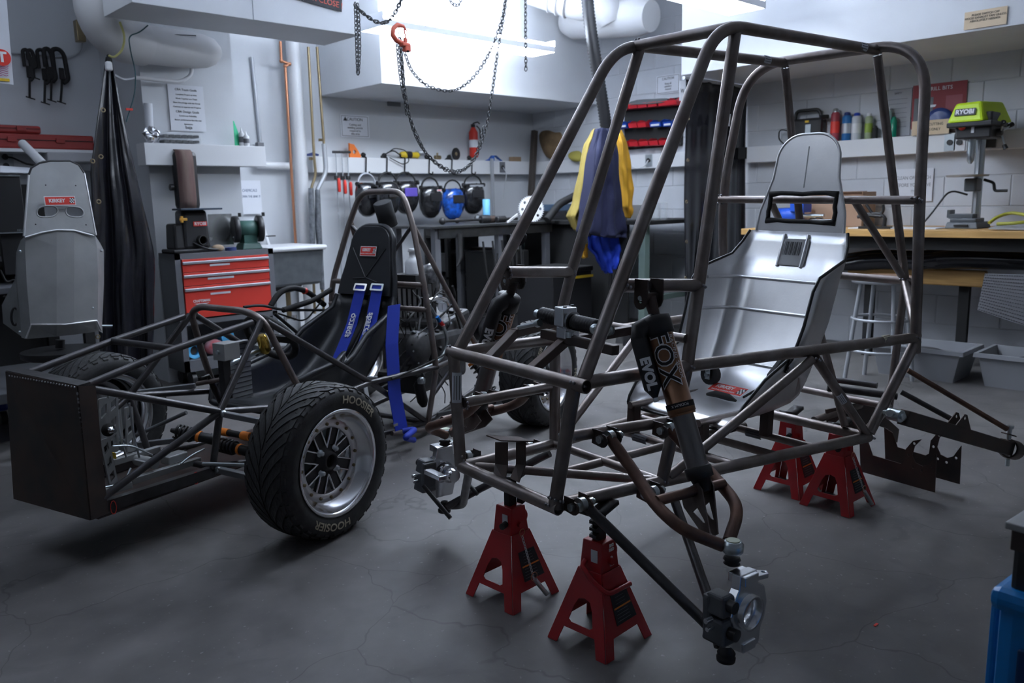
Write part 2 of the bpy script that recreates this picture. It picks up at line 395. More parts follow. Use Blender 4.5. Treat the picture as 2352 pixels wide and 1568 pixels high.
# rear roll hoop: one tube
HBL = (1.575, -.375, .65)
btube('roll_hoop', [HBL, (1.50, -.375, 1.15), (1.548, -.33, 1.63), (1.548, .33, 1.63), (1.50, .375, 1.15), (1.575, .375, .65)], fil=.17, fn=12)
btube('roof_cross_tube', [(.775, -.17, 1.578), (.775, .17, 1.578)])
both('front_upright_tube', [RF, SR, SIM])
both('shock_mount_tube', [SF, SR])
btube('nose_upper_tube', [(NT[0], -.285, .692), (NT[0], .262, .692)], hollow=.86, label='upper nose cross tube with an open end')
btube('nose_lower_tube', [(NBm[0], -.212, .38), (NBm[0], .19, .38)], hollow=.86)
both('nose_upright_tube', [(.167, -.245, .692), (.16, -.196, .38)])
both('upper_side_tube', [(.18, -.25, .692), SIM, (1.555, -.375, .70)])
both('lower_side_tube', [(.16, -.19, .38), LO1, LO2])
both('mid_side_tube', [(.18, -.21, .555), (.53, -.245, .55)], R2+.002)
both('lower_upright_tube', [SIM, LO1])
both('side_brace_tube', [(.55, -.22, .385), (1.03, -.33, .675)], R2+.001)
both('side_brace_tube', [(1.05, -.33, .675), (1.40, -.325, .39)], R2+.002)
both('hoop_brace_tube', [(1.575, -.375, .69), (1.41, -.33, .395)])
btube('shoulder_cross_tube', [(HS[0], -.375, 1.139), (HS[0], .375, 1.139)], R2+.001)
btube('floor_diagonal_tube', [(.20, .18, .375), (.52, -.20, .376)], R2)
btube('floor_tube', [(.37, 0, .375), (1.2, .0, .378)], R2)
for l, r, lab in ((.52, R2, None), (.80, R2, None), (.98, R2, None), (1.15, R2, None), (1.41, R1, None)):
    wd = .215+(.33-.215)*(l-.529)/(1.406-.529)
    btube('floor_cross_tube', [(l, -wd, .379), (l, wd, .379)], r)
# seat posts: square tube
for l, t in ((.80, -.13), (.80, .14), (1.13, -.13), (1.13, .14)):
    part('seat_post', MB().box(B(l, t, .43), (.03, .03, .09), (BF.L, BF.T, BF.U)), M_dksteel, bug)
btube('seat_rail', [(.78, -.13, .478), (1.18, -.13, .478)], R2*.9); btube('seat_rail', [(.78, .14, .478), (1.18, .14, .478)], R2*.9)
# rear bracing behind the hoop
RB = (1.83, -.20, .86)
both('rear_brace_tube', [(1.552, -.17, 1.605), RB], R2+.002)
btube('rear_cross_tube', [(RB[0], -.235, .86), (RB[0], .235, .86)], R2+.002, hollow=.8)
both('rear_brace_tube', [RB, (1.60, -.365, .70)], R2+.002, label=None)
both('rear_upright_tube', [RB, (1.80, -.2, .40)], R2+.001)
both('rear_lower_tube', [(1.41, -.31, .385), (1.80, -.2, .40)], R2+.001)
btube('rear_cross_tube', [(1.80, -.2, .40), (1.80, .2, .40)], R2+.001)
both('hoop_inner_brace', [(1.50, -.16, 1.139), (1.80, -.2, .88)], R2)
btube('rear_diagonal_tube', [(1.46, .0, .95), (1.40, -.25, .40)], R2, )
# paper labels stuck on tubes
def tubelabel(pt, dirn, view, w_, h, name='paper_label', m=M_paper):
    """small curved sticker around a tube, facing view"""
    p = B(*pt); d = V(dirn).normalized(); v = V(view).normalized(); v = (v-d*v.dot(d)).normalized(); s = d.cross(v); r = R1+.0008; rows = []
    for i in (0, 1): rows.append([p+d*(w_*(i-.5))+(v*math.cos(a)+s*math.sin(a))*r for a in [h/r*(k/6-.5) for k in range(7)]])
    o = part(name, MB().grid(rows), m, bug); 
    for k in (-1, 0, 1):
        a = k*.25*h/r; q = p+(v*math.cos(a)+s*math.sin(a))*(r+.0006)
        ln = MB().box(q, (w_*.8, h*.06, .0003), (d, s*math.cos(a), v)); ln.build('printed_line', M_ink, o)
TOC = CO-B(1, 0, 1)
tubelabel((1.44, -.169, 1.616), BF.L, TOC, .04, .03); tubelabel((1.42, .169, 1.616), BF.L, TOC, .04, .03)
tubelabel((.1645, .224, .60), BF.U, CO-B(.165, .224, .6), .085, .03)
tubelabel((.735, -.192, 1.37), B(*SR)-B(*RF), CO-B(*RF)+BF.T*.5, .11, .018)
tubelabel((1.40, -.353, .701), BF.L, TOC+BF.U*1.2, .05, .028, m=mat('cream_paper', (.66, .62, .48), .7))
tubelabel((1.20, -.33, .545), B(1.40, -.325, .39)-B(1.05, -.33, .675), TOC, .05, .02)
for l, t in ((1.15, -.08), (.98, -.02), (.8, .1)): tubelabel((l, t, .376), BF.T, TOC, .06, .03, 'primer_patch', M_grey)
for p in (NT, (NBm[0], -.19, .38), (.16, -.2, .40), SF, SR, SIM, (1.555, -.375, .70), (1.545, -.17, 1.62), (.775, -.165, 1.578), LO1, LO2, (.18, -.21, .555), (1.04, -.33, .675), (HS[0], -.37, 1.139), RB): weld(p, .0215)
for k, (a, b, c, r) in enumerate(WELDS):
    mb = MB(); q = B(a, b, c)
    rr = random.Random(k); n = 9; ang = rr.random()*6
    ax = (BF.L+BF.U*.3).normalized() if k % 2 else (BF.U+BF.L*.4).normalized()
    u = ax.cross(BF.T).normalized(); v = ax.cross(u)
    for i in range(n): 
        t = ang+i*2*PI/n; mb.sphere(q+(u*math.cos(t)+v*math.sin(t))*r*.86, .0042, 6)
    part('weld', mb, M_weld, bug)
# ---- shock absorbers
M_fox = mat('shock_bronze', (.27, .135, .07), .28, .6, noise=.2, nscale=12)
M_shaft = mat('shock_lower_can', (.20, .19, .195), .3, .6)
def shock(side):
    s = -side                                     # side=1 near
    top = B(.44, s*.262, .865); bot = B(.335, s*.62, .392)
    if side == 1: top = B(*[BF.px(1492, 683, t=-.262)[0], -.262, BF.px(1492, 683, t=-.262)[2]]); 
    p = BF.px(1616, 1122, l=.40); bot = B(.40, p[1]*side, p[2])
    q = BF.px(1492, 683, t=-.262); top = B(q[0], -.262*side, q[2])
    root = MB(); ax = (bot-top).normalized(); Ln = (bot-top).length
    lat = ax.cross(BF.L).normalized(); lg = BF.L
    f = lambda k: top+ax*(Ln*k)
    body = part('shock_absorber', MB().lathe(f(.20), ax, [(0, .031), (Ln*.36, .031), (Ln*.362, .0335), (Ln*.41, .0335), (Ln*.415, .030)], 28), M_fox, bug, 'bronze shock absorber body with white lettering')
    part('top_cap', MB().lathe(f(.095), ax, [(0, .012), (.006, .034), (.018, .036), (Ln*.105, .036), (Ln*.108, .033)], 28), M_blk, body)
    part('top_eye', MB().tube([f(.10), f(.0)], [.013, .016], 12).cyl(f(0)-lg*.022, f(0)+lg*.022, .012), M_dksteel, body)
    part('lower_can', MB().lathe(f(.615), ax, [(0, .0262), (Ln*.30, .0262)], 28), M_shaft, body)
    part('wiper_ring', MB().lathe(f(.585), ax, [(0, .0315), (.018, .0315)], 28), M_fox, body)
    part('bottom_cap', MB().lathe(f(.885), ax, [(0, .0265), (.002, .032), (.028, .032), (.03, .024), (.06, .016)], 24).tube([f(.93), f(1.0)], .014, 10), M_blk, body)
    # piggyback reservoir on the outer/front side
    ofs = (-lg*.92-lat*side*.25).normalized()*.056
    if side == 1: ofs = (-CR*.95+CU*.0); ofs = (ofs-ax*ofs.dot(ax)).normalized()*.052
    ra = f(.19)+ofs; rb = f(.455)+ofs
    part('reservoir', MB().lathe(ra, ax, [(0, .019), (.004, .021), ((rb-ra).length, .021), ((rb-ra).length+.012, .013), ((rb-ra).length+.024, .006)], 20), M_blk, body)
    part('reservoir_bridge', MB().tube([f(.13), f(.155)+ofs*.9, f(.20)+ofs], [.024, .024, .021], 14), M_blk, body)
    part('reservoir_bolt', MB().cyl(rb+ax*.02, rb+ax*.034, .006, 8), M_zinc, body)
    # lettering wrapped on the can, reading down the body
    view = (CO-f(.35)); view = (view-ax*view.dot(ax)).normalized(); sd = ax.cross(view)
    def wrap(base, r, off=0):
        def g(x, y): 
            a = y/r+off; return base+ax*x+(view*math.cos(a)-sd*math.sin(a)*(1))*(r)
        return g
    bs = f(.33)
    text('FOX', .066, V((0, 0, 0)), EX, EY, M_wht, body, warp=wrap(bs, .0322, -.22), bold=.0030, sx=1.0)
    text('FOX', .066, V((0, 0, 0)), EX, EY, M_blkm, body, warp=wrap(bs, .0326, -.22), bold=.0006, sx=1.0)
    text('RACING SHOX', .014, V((0, 0, 0)), EX, EY, M_wht, body, warp=wrap(f(.33), .0322, .80), sx=1.15)
    text('PODIUM X', .009, V((0, 0, 0)), EX, EY, M_wht, body, warp=(lambda x, y: f(.572)+ax*y+(view*math.cos(x/.034)+sd*math.sin(x/.034))*.0345))
    part('decal_band', MB().lathe(f(.558), ax, [(0, .0338), (.014, .0338)], 28, caps=False), M_blkm, body)
    # flame tail of the emblem
    rs = ra+ax*.06
    text('EVOL', .034, V((0, 0, 0)), EX, EY, M_wht, body, warp=(lambda x, y: rs+ax*(x+.03)+(view*math.cos(y/.0215)-sd*math.sin(y/.0215))*.0216), bold=.002, sx=.95)
    # frame brackets for the top eye
    for k in (-1, 1):
        poly = [(-.02, .045), (.02, .045), (.022, -.004)]+[(.02*math.cos(a), .02*math.sin(a)-.008) for a in [-.2-PI*.88*i/6 for i in range(7)]]
        part('shock_bracket', MB().prism(poly, .004, f(0)+lg*(k*.028)-BF.U*0+lg*(-.002), BF.T*-1, BF.U, holes=[circ(0, -.006, .007, 8)]), M_dksteel, bug)
    part('bolt', MB().cyl(f(0)-lg*.036, f(0)+lg*.036, .006, 8).cyl(f(0)+lg*.032, f(0)+lg*.04, .01, 6), M_zinc, bug)
    return top, bot
SHK = [shock(1), shock(-1)]
# ---- front suspension, mirrored
def arms(side):
    mp = lambda p: B(p[0], p[1]*side, p[2])
    def T(name, pts, r, fil=0, m=M_steel, **k): return part(name, MB().tube([mp(p) for p in pts], r, 14, fil, **k), m, bug)
    bj = BF.px(1683, 1256, l=.36); lb = BF.px(1668, 1500, l=.36)
    b1 = BF.px(1400, 1004, t=-.255); b2 = BF.px(1537, 985, t=-.275)
    k1 = BF.px(1500, 1150, t=-.42); k2 = BF.px(1560, 1212, t=-.50)
    arm = T('upper_control_arm', [b1, BF.px(1462, 1092, t=-.345), BF.px(1505, 1160, t=-.43), BF.px(1565, 1215, t=-.51), (bj[0]-.012, bj[1]+.02, bj[2])], .0145, .12, M_rust, fn=8)
    q1 = BF.px(1650, 1105, t=-.43); q2 = BF.px(1700, 1165, t=-.52)
    T('upper_control_arm', [b2, BF.px(1600, 1050, t=-.35), q1, q2, (bj[0]+.012, bj[1]+.02, bj[2]+.004)], .0145, .09, M_rust, fn=8)
    c1 = BF.px(1508, 1150, t=-.43); c2 = BF.px(1662, 1110, t=-.455)
    T('arm_cross_tube', [c1, c2], .012, 0, M_rust)
    # brackets on the frame
    for c in (b1, b2, BF.px(1335, 1158, t=-.235), BF.px(1500, 1130, t=-.25)):
        for k in (-1, 1):
            poly = [(-.03, .02), (-.03, -.016), (.004, -.02)]+[(.004+.017*math.cos(a), -.003+.017*math.sin(a)) for a in [-PI/2+PI*i/6 for i in range(7)]]+[(.004, .02)]
            part('arm_bracket', MB().prism(poly, .004, mp((c[0]+k*.024-.002, c[1], c[2])), BF.T*(-side), BF.U, ), M_dksteel, bug)
        part('bolt', MB().cyl(mp((c[0]-.04, c[1], c[2])), mp((c[0]+.045, c[1], c[2])), .0055, 8).cyl(mp((c[0]-.038, c[1], c[2])), mp((c[0]-.029, c[1], c[2])), .0105, 6).cyl(mp((c[0]+.028, c[1], c[2])), mp((c[0]+.038, c[1], c[2])), .0105, 6), M_zinc, bug)
        part('rod_end', MB().cyl(mp((c[0]-.008, c[1], c[2])), mp((c[0]+.008, c[1], c[2])), .017, 16), M_zinc, bug)
    # shock plates, slotted triangles
    for dx, px_ in ((-.022, 0), (.022, 1)):
        sb = BF.px(1616, 1122, l=.40)
        a = mp((sb[0]+dx, sb[1], sb[2])); e = mp((bj[0]+dx*.6, bj[1]+.05, bj[2]+.01))
        X = (e-a).normalized(); Y = X.cross(BF.L).normalized(); Ln = (e-a).length
        if Y.dot(BF.U) < 0: Y = -Y
        poly = [(-.015, .012), (.004, .018), (Ln, .004), (Ln, -.012), (.02, -.052), (-.018, -.05)]
        hole = [(.035, -.004), (Ln*.70, -.0), (Ln*.66, -.008), (.04, -.03)]
        part('shock_plate', MB().prism(poly, .004, a-BF.L*.002, X, Y, holes=[hole]), mat('plate_brown', (.17, .14, .13), .4, .6, noise=.4, nscale=20), bug)
    part('bolt', MB().cyl(mp((sb[0]-.03, sb[1], sb[2])), mp((sb[0]+.04, sb[1], sb[2])), .006, 8).cyl(mp((sb[0]+.028, sb[1], sb[2])), mp((sb[0]+.04, sb[1], sb[2])), .011, 6), M_zinc, bug)
    # ball joint cup
    c = mp(bj); o = part('ball_joint', MB().lathe(c-BF.U*.012, BF.U, [(0, .021), (.003, .0235), (.020, .024), (.022, .0205), (.026, .0195), (.027, .017)], 28), M_zinc, bug)
    part('joint_cap', MB().lathe(c+BF.U*.0145, BF.U, [(0, .016), (.0025, .015)], 20), mat('greenish_cap', (.45, .5, .36), .4), o)
    part('joint_boot', MB().lathe(c-BF.U*.042, BF.U, [(0, .012), (.004, .019), (.01, .015), (.014, .020), (.02, .017)], 20), M_blk, o)
    # steering knuckle: milled upright with a bore
    lc = mp(lb); ct = mp((bj[0], bj[1]-.01, bj[2]-.045)); cb = mp((lb[0], lb[1]-.02, lb[2]+.035))
    up = (ct-cb).normalized(); H = (ct-cb).length; out = BF.T*(-side)
    fx = BF.L
    Ck = (ct+cb)/2+out*.01
    poly = [(-.030, H/2), (.030, H/2), (.036, H*.32), (.060, H*.24), (.070, H*.02), (.062, -H*.16), (.046, -H*.30), (.040, -H/2), (-.028, -H/2), (-.034, -H*.30), (-.054, -H*.15), (-.062, H*.02), (-.05, H*.2), (-.034, H*.32)]
    kn = part('steering_knuckle', MB().prism(poly, .024, Ck+out*.002, fx, up, holes=[circ(.0, .0, .035, 24)]), M_alub, bug, 'machined aluminium steering knuckle', bevel=.0025)
    part('bearing_bore', MB().lathe(Ck-out*.012, out, [(0, .040), (.05, .040), (.05, .033), (0, .033), (0, .040)], 32, caps=False), M_alub, kn)
    part('upper_arm_lug', MB().prism([(-.02, 0), (.02, 0), (.055, .02), (.07, .035), (.06, .046), (.04, .042), (-.02, .03)], .012, Ck+up*(H/2-.012)-out*.01, fx, out, holes=[circ(.057, .034, .005, 8)]), M_alub, kn, bevel=.0015)
    part('upper_block', MB().box(Ck+up*(H/2-.012)+out*.012, (.05, .045, .022), (fx, out, up)), M_alub, kn, bevel=.002)
    part('lower_block', MB().box(Ck-up*(H/2-.010)+out*.005, (.046, .05, .022), (fx, out, up)), M_alub, kn, bevel=.002)
    # brake caliper bolted to its front side
    M_cal = mat('caliper_grey', (.075, .08, .09), .5)
    cc = Ck-fx*.062-out*.004
    cal = part('brake_caliper', MB().box(cc+up*.028, (.05, .055, .045), (fx, out, up), .8).box(cc-up*.03, (.056, .06, .055), (fx, out, up), .8).box(cc-out*.02, (.05, .02, .09), (fx, out, up)), M_cal, bug, 'dark grey brake caliper', bevel=.006)
    part('caliper_piston', MB().cyl(cc+out*.02+up*.03, cc+out*.04+up*.03, .014, 16), M_blk, cal); part('caliper_piston', MB().cyl(cc+out*.02-up*.03, cc+out*.045-up*.03, .014, 16), M_blk, cal)
    part('banjo_bolt', MB().cyl(cc-fx*.03, cc-fx*.05, .006, 8).cyl(cc-fx*.02-up*.02, cc-fx*.045-up*.02, .005, 8), M_alub, cal)
    # steering arm with pin
    sa = Ck-fx*.03+out*.03+up*.01
    if side == -1:
        part('stub_axle', MB().lathe(Ck+out*.0, -out, [(0, .028), (.05, .026), (.05, .022), (.085, .020)], 24), M_chr, kn)
        part('axle_gear', MB().lathe(Ck-out*.05, -out, [(0, .03), (.006, .03)], 24), M_alub, kn)
    # lower control arm
    l1 = BF.px(1345, 1160, t=-.235); l2 = BF.px(1548, 1145, t=-.25)
    T('lower_control_arm', [(l1[0], l1[1], l1[2]), BF.px(1640, 1450, t=lb[1]+.06), (lb[0], lb[1], lb[2]+.005)], .0132, .03, M_steel2)
    T('lower_control_arm', [l2, BF.px(1628, 1375, t=lb[1]+.10), (lb[0]+.0, lb[1]+.02, lb[2]+.008)], .0125, .03, M_steel2)
    part('lower_ball_joint', MB().lathe(lc-BF.U*.02, BF.U, [(0, .014), (.003, .021), (.012, .022), (.016, .018), (.022, .021), (.03, .016), (.04, .011)], 20), M_blk, bug)
for sd in (1, -1): arms(sd)
# far side extra: hub arm and pins
fs = Frame(BF.O, BF.L, BF.T, BF.U)
g1 = B(*BF.px(985, 1100, t=.60)); 
part('steering_arm', MB().box(B(*BF.px(1000, 1090, t=.50)), (.03, .09, .016), (BF.L, BF.T, BF.U)), M_alub, bug, bevel=.003)
part('steering_pin', MB().tube([B(*BF.px(972, 1115, t=.52)), B(*BF.px(1035, 1190, t=.42))], [.007, .007], 10), M_blk, bug)
part('steering_pin', MB().tube([B(*BF.px(1070, 1105, t=.50)), B(*BF.px(1097, 1135, t=.45))], .007, 10), M_blk, bug)
# ---- pedal / mount bracket on the lower nose tube
pb = part('pedal_bracket', MB(), M_dksteel, bug) if False else None
mbk = MB(); 
for x0, x1 in ((1150, 1168), (1185, 1205)):
    tc_ = NBm[0]+.0
    pts = []
def bx(px, py, l): return BF.px(px, py, l=l)
for xa, xb, xc, xd in ((1138, 1166, 1132, 1160), (1186, 1207, 1172, 1192)):
    a, b = bx(xa, 1015, .20), bx(xb, 1015, .20); c, d = bx(xc, 1098, .17), bx(xd, 1108, .17)
    e, g_ = bx(xa, 1065, .20), bx(xb, 1068, .20)
    mbk = MB().grid([[B(*a), B(*b)], [B(*e), B(*g_)], [B(*c), B(*d)]], False); part('bracket_leg', mbk, M_dksteel, bug, solid=.003)
q = [bx(1117, 1000, .17), bx(1190, 1003, .26), bx(1224, 1014, .20), bx(1150, 1012, .14)]
part('bracket_plate', MB().grid([[B(*q[0]), B(*q[1])], [B(*q[3]), B(*q[2])]], False), M_dksteel, bug, solid=.003)
# ---- steering rack on two square-tube gussets
def bar(pts, w_, name='rack_support_bar', m=M_dksteel):
    for a, b in zip(pts, pts[1:]):
        a, b = B(*a), B(*b); X = (b-a).normalized(); Y = X.cross(BF.U).normalized(); Z = X.cross(Y)
        part(name, MB().box((a+b)/2, ((b-a).length, w_, w_), (X, Y, Z)), m, bug, bevel=.002)
bar([BF.px(1120, 828, l=.175), (.30, BF.px(1180, 765, l=.30)[1], BF.px(1180, 765, l=.30)[2]), (.56, .20, .765)], .024)
bar([BF.px(1218, 852, l=.175), (.30, BF.px(1295, 785, l=.30)[1], BF.px(1295, 785, l=.30)[2]), (.56, -.06, .765)], .024)
btube('dash_cross_bar', [(.556, -.25, .765), (.556, .25, .765)], R2)
bar([(.30, .02, .765), (.30, -.245, .758)], .024, 'rack_cross_bar')
ra, rb = B(*BF.px(1243, 722, l=.31)), B(*BF.px(1372, 752, l=.31))
ax = (rb-ra).normalized(); Ln = (rb-ra).length
def boot(o, a, L_, r, n=9):
    pr = [(0, r*.55)]
    for i in range(n): pr += [(L_*(i+.1)/n, r*.82), (L_*(i+.5)/n, r), (L_*(i+.9)/n, r*.82)]
    return MB().lathe(o, a, pr+[(L_, r*.6)], 20)
rack = part('steering_rack', MB().cyl(ra-ax*.02, rb+ax*.05, .011, 14), M_zinc, bug)
part('rubber_boot', boot(ra, ax, Ln*.46, .021), M_blk, rack); part('rubber_boot', boot(rb, -ax, Ln*.40, .021), M_blk, rack)
md = (ra+rb)/2+ax*.0
part('rack_clamp', MB().box(md+BF.U*.012-BF.L*.01, (.034, .05, .05), (ax, ax.cross(BF.U), BF.U)).cyl(md-ax*.02, md+ax*.02, .027, 20).box(md-BF.U*.03, (.036, .05, .03), (ax, ax.cross(BF.U), BF.U)), M_alub, rack, 'machined aluminium rack clamp', bevel=.003)
for k in (-1, 1): part('clamp_bolt', MB().cyl(md+ax*.008*k+BF.U*.037-BF.L*.02*k, md+ax*.008*k+BF.U*.04-BF.L*.02*k, .005, 10), M_blk, rack)
for p_ in ((1403, 760), (1372, 757)): 
    c = B(*BF.px(*p_, l=.30)); part('rod_end', MB().lathe(c-ax*.008, (CO-c).normalized(), [(0, .013), (.012, .0135), (.014, .009), (.018, .006)], 18), M_zinc, bug)
for a, b in (((1192, 752), (1237, 742)),):
    part('long_bolt', MB().cyl(B(*BF.px(*a, l=.28)), B(*BF.px(*b, l=.28)), .006, 10).cyl(B(*BF.px(1232, 743, l=.28)), B(*BF.px(1240, 741, l=.28)), .011, 6), M_zinc, bug)
part('hex_nut', MB().cyl(B(*BF.px(1308, 775, l=.29)), B(*BF.px(1308, 762, l=.29)), .010, 6), M_zinc, bug)
part('black_strap', MB().tube([B(*BF.px(1184, 540, t=.24)), B(*BF.px(1198, 550, t=.24))], R1+.004, 16), M_blkm, bug)
# ---- rear suspension
def rt(name, a, b, r, m=M_steel2, **k): return part(name, MB().tube([B(*a), B(*b)], r, 12, **k), m, bug)
ta, tb = BF.px(2075, 958, t=-.40), BF.px(2318, 1030, t=-.50)
X = (B(*tb)-B(*ta)).normalized(); Y = X.cross(BF.U).normalized(); Z = Y.cross(X)
Lt = (B(*tb)-B(*ta)).length
part('trailing_arm', MB().box((B(*ta)+B(*tb))/2, (Lt, .036, .05), (X, Y, Z)), M_dksteel, bug, 'rusty square trailing arm', bevel=.003)
part('hub_ring', MB().lathe(B(*tb)+X*.01, X.lerp(-Y*0, 0), [(-.02, .036), (.03, .036), (.03, .030), (-.02, .030), (-.02, .036)], 24, caps=False), M_dksteel, bug)
part('pivot_bolt', MB().cyl(B(*ta)-X*.075, B(*ta), .012, 12).cyl(B(*ta)-X*.045+Y*.03, B(*ta)-X*.045-Y*.045, .011, 6).cyl(B(*ta)-X*.045-Y*.022, B(*ta)-X*.045+Y*.022, .02, 16), M_zinc, bug)
for k in (0, 1):
    o_ = (B(*ta)+B(*tb))/2+Z*.024+X*(-.02+.0*k)+Y*(-.016+.03*k)
    part('arm_tab', MB().prism([(-.045, 0), (.05, 0), (.004, .045), (-.012, .045)], .003, o_, X, Z, holes=[circ(-.003, .032, .006, 8)]), M_dksteel, bug)
rt('camber_link', BF.px(2085, 850, t=-.25), BF.px(2313, 985, t=-.50), .0095, M_rust); rt('camber_link', BF.px(2070, 900, t=-.25), BF.px(2200, 970, t=-.42), .0095, M_steel2)
c = B(*BF.px(2318, 990, t=-.50)); part('link_bolt', MB().cyl(c-BF.U*.03, c+BF.U*.02, .009, 10).cyl(c+BF.U*.012, c+BF.U*.022, .014, 6), M_zinc, bug)
part('link_bracket', MB().box(c-BF.U*.012, (.05, .03, .004), (X, Y, Z)).box(c-BF.U*.035, (.05, .03, .004), (X, Y, Z)), M_dksteel, bug)
part('wheel_stud', MB().cyl(B(*tb)-BF.U*.04, B(*tb)-BF.U*.065, .008, 6).cyl(B(*tb)+X*.03+Y*.03, B(*tb)+X*.05+Y*.03, .006, 8).cyl(B(*tb)+X*.03-Y*.03, B(*tb)+X*.05-Y*.03, .006, 8), M_zinc, bug)
# two profile-cut motor plates hanging at the back
def plate(lx, l):
    w_ = lambda px_, py_: (lambda q: (-q[1], q[2]))(BF.px(px_, py_, l=l))
    dyy = 0 if lx == 0 else -19
    poly0 = [(1975, 1000), (1994, 1012), (2005, 1045), (2070, 1064), (2078, 1060), (2082, 1030), (2098, 1012), (2118, 1008), (2102, 1024), (2096, 1045), (2104, 1062), (2120, 1070), (2134, 1066), (2152, 1042), (2148, 1130), (1978, 1082)]
    poly = [w_(a+lx, b+dyy) for a, b in poly0]
    hs = [circ(*w_(a+lx, b+dyy), .0055, 8) for a, b in ((2101, 1018), (2088, 1044), (2098, 1072), (2118, 1080), (2140, 1070))]
    part('motor_plate', MB().prism(poly, .005, BF.O+BF.L*l, -BF.T, BF.U, holes=hs), M_dksteel, bug, 'profile-cut steel motor plate')
plate(0, 1.86); plate(57, 1.98)
part('gearbox_bracket', MB().prism([(BF.px(a, b, t=-.05)[0], BF.px(a, b, t=-.05)[2]) for a, b in ((1895, 940), (1990, 920), (2062, 985), (2058, 1015), (2040, 1010), (2040, 985), (2010, 975), (1990, 1000), (1900, 985))], .006, BF.O-BF.T*.05, BF.L, BF.U), M_dksteel, bug)
rt('lower_rail', BF.px(1905, 870, t=.05), BF.px(2015, 885, t=-.12), .012, M_steel2); rt('lower_rail', BF.px(1900, 890, t=.05), BF.px(2060, 910, t=-.15), .014, M_steel2)
rt('lower_rail', BF.px(1870, 965, t=-.05), BF.px(1975, 930, t=-.05), .014, M_steel)
# ================================================================ BUCKET SEATS
def bucket(G, parent, head, torso, m, mtrim, thick, slot=True, trim_r=.005, as_part=True, nm='seat'):
    """G maps (l,t,u) to world; head: (l0,u0,l1,u1,hw0,hwm,hw1,slot?) ; torso: stations l,u,hw,wd,mix"""
    l0, u0, l1, u1, h0, h1 = head; D = (G(l1, 0, u1)-G(l0, 0, u0)); H = D.length; Yv = D.normalized(); Xv = (G(0, 1, 0)-G(0, 0, 0)).normalized(); O = G(l0, 0, u0)
    r = h1*.75
    prof = [(h0, 0), (h0*.96, H*.2), (h1*1.05, H*.55)]+[(h1-r+r*math.cos(a), H-r+r*math.sin(a)) for a in [PI/2*k/7 for k in range(8)]]
    poly = prof+[(-x, y) for x, y in reversed(prof)]
    holes = []
    if slot == 1: holes = [[(-.115, .045), (-.125, .04), (-.122, .125), (.122, .125), (.125, .04), (.115, .035)]]
    if slot == 2: holes = [[(x*1.0+s*.062, y+.10) for x, y in rrect(.072, .034, .016)] for s in (-1, 1)]
    N = Xv.cross(Yv)
    rows = []
    for l, u, hw, wd, mix in torso:
        fw = (G(-1, 0, 0)-G(0, 0, 0))*(1-mix)+(G(0, 0, 1)-G(0, 0, 0))*mix; fw.normalize(); c = G(l, 0, u); row = []
        for t, k in ((-hw-.022, 1), (-hw-.018, .75), (-hw-.012, .45), (-hw-.002, .15), (-hw*.93, .0), (-hw*.6, 0), (0, 0), (hw*.6, 0), (hw*.93, 0), (hw+.002, .15), (hw+.012, .45), (hw+.018, .75), (hw+.022, 1)):
            row.append(c+Xv*t+fw*(wd*k))
        rows.append(row)
    hd = MB().prism(poly, .003, O-N*.0015, Xv, Yv, holes=holes)
    seat = part(nm, MB().grid(rows, True), m, parent, solid=thick)
    part('headrest_panel', hd, m, seat, solid=0, bevel=.0012)
    P2 = lambda x, y, dz=0: O+Xv*x+Yv*y+N*dz
    part('edge_bead', MB().tube([P2(x, y) for x, y in poly], trim_r, 8, fillet=0), m, seat)
    for side in (0, -1):
        part('edge_trim', MB().tube([rw[side] for rw in rows], trim_r, 8), mtrim, seat)
    part('edge_trim', MB().tube([p for p in rows[-1]], trim_r, 8), mtrim, seat)
    return seat, P2, N, rows
tor = [(1.440, 1.03, .165, .01, 0), (1.43, .99, .18, .02, 0), (1.415, .945, .195, .045, 0), (1.405, .918, .205, .13, 0), (1.388, .895, .21, .185, 0), (1.374, .855, .212, .205, 0), (1.345, .75, .208, .205, .0), (1.30, .64, .2, .20, .05), (1.255, .555, .195, .185, .25), (1.225, .515, .192, .18, .55), (1.18, .495, .19, .18, .9), (1.10, .485, .19, .165, 1), (.98, .478, .19, .12, 1), (.88, .478, .188, .05, 1), (.85, .47, .185, .02, 1), (.843, .455, .185, .01, 1)]
seat1, P2, N2, R_ = bucket(B, bug, (1.44, 1.03, 1.475, 1.36, .168, .118), tor, M_alu, M_blk, .003)
seat1['label'] = 'bare aluminium bucket seat'
def on_row(u_):  # torso centre line at height u
    for a, b in zip(tor, tor[1:]):
        if a[1] >= u_ >= b[1]: k = (a[1]-u_)/(a[1]-b[1]+1e-9); return a[0]+(b[0]-a[0])*k
    return 1.2
for u_ in (.865, .755):
    l_ = on_row(u_); pts = [B(l_-.13, -.213, u_), B(l_-.05, -.205, u_), B(l_-.004, -.185, u_), B(l_-.004, 0, u_), B(l_-.004, .185, u_), B(l_-.05, .205, u_), B(l_-.14, .216, u_)]
    part('pressed_rib', MB().tube(pts, .0055, 8, .03), M_alu, seat1)
part('pressed_rib', MB().tube([B(on_row(.58)-.004, -.10, .58), B(on_row(.58)-.004, .16, .58)], .0055, 8), M_alu, seat1)
for t_ in (-.045, .045): part('pressed_rib', MB().tube([B(on_row(1.02)-.004, t_, 1.02), B(on_row(.91)-.004, t_, .91)], .0055, 8), M_alu, seat1)
part('pressed_rib', MB().tube([P2(0, .15, .003), P2(0, .29, .003)], .0055, 8), M_alu2, seat1)
part('barcode_label', MB().grid([[B(on_row(u_)-.008, t_, u_) for t_ in (.048, -.055)] for u_ in (1.005, .96, .915)], False), mat('label_grey', (.42, .43, .44), .7), seat1)
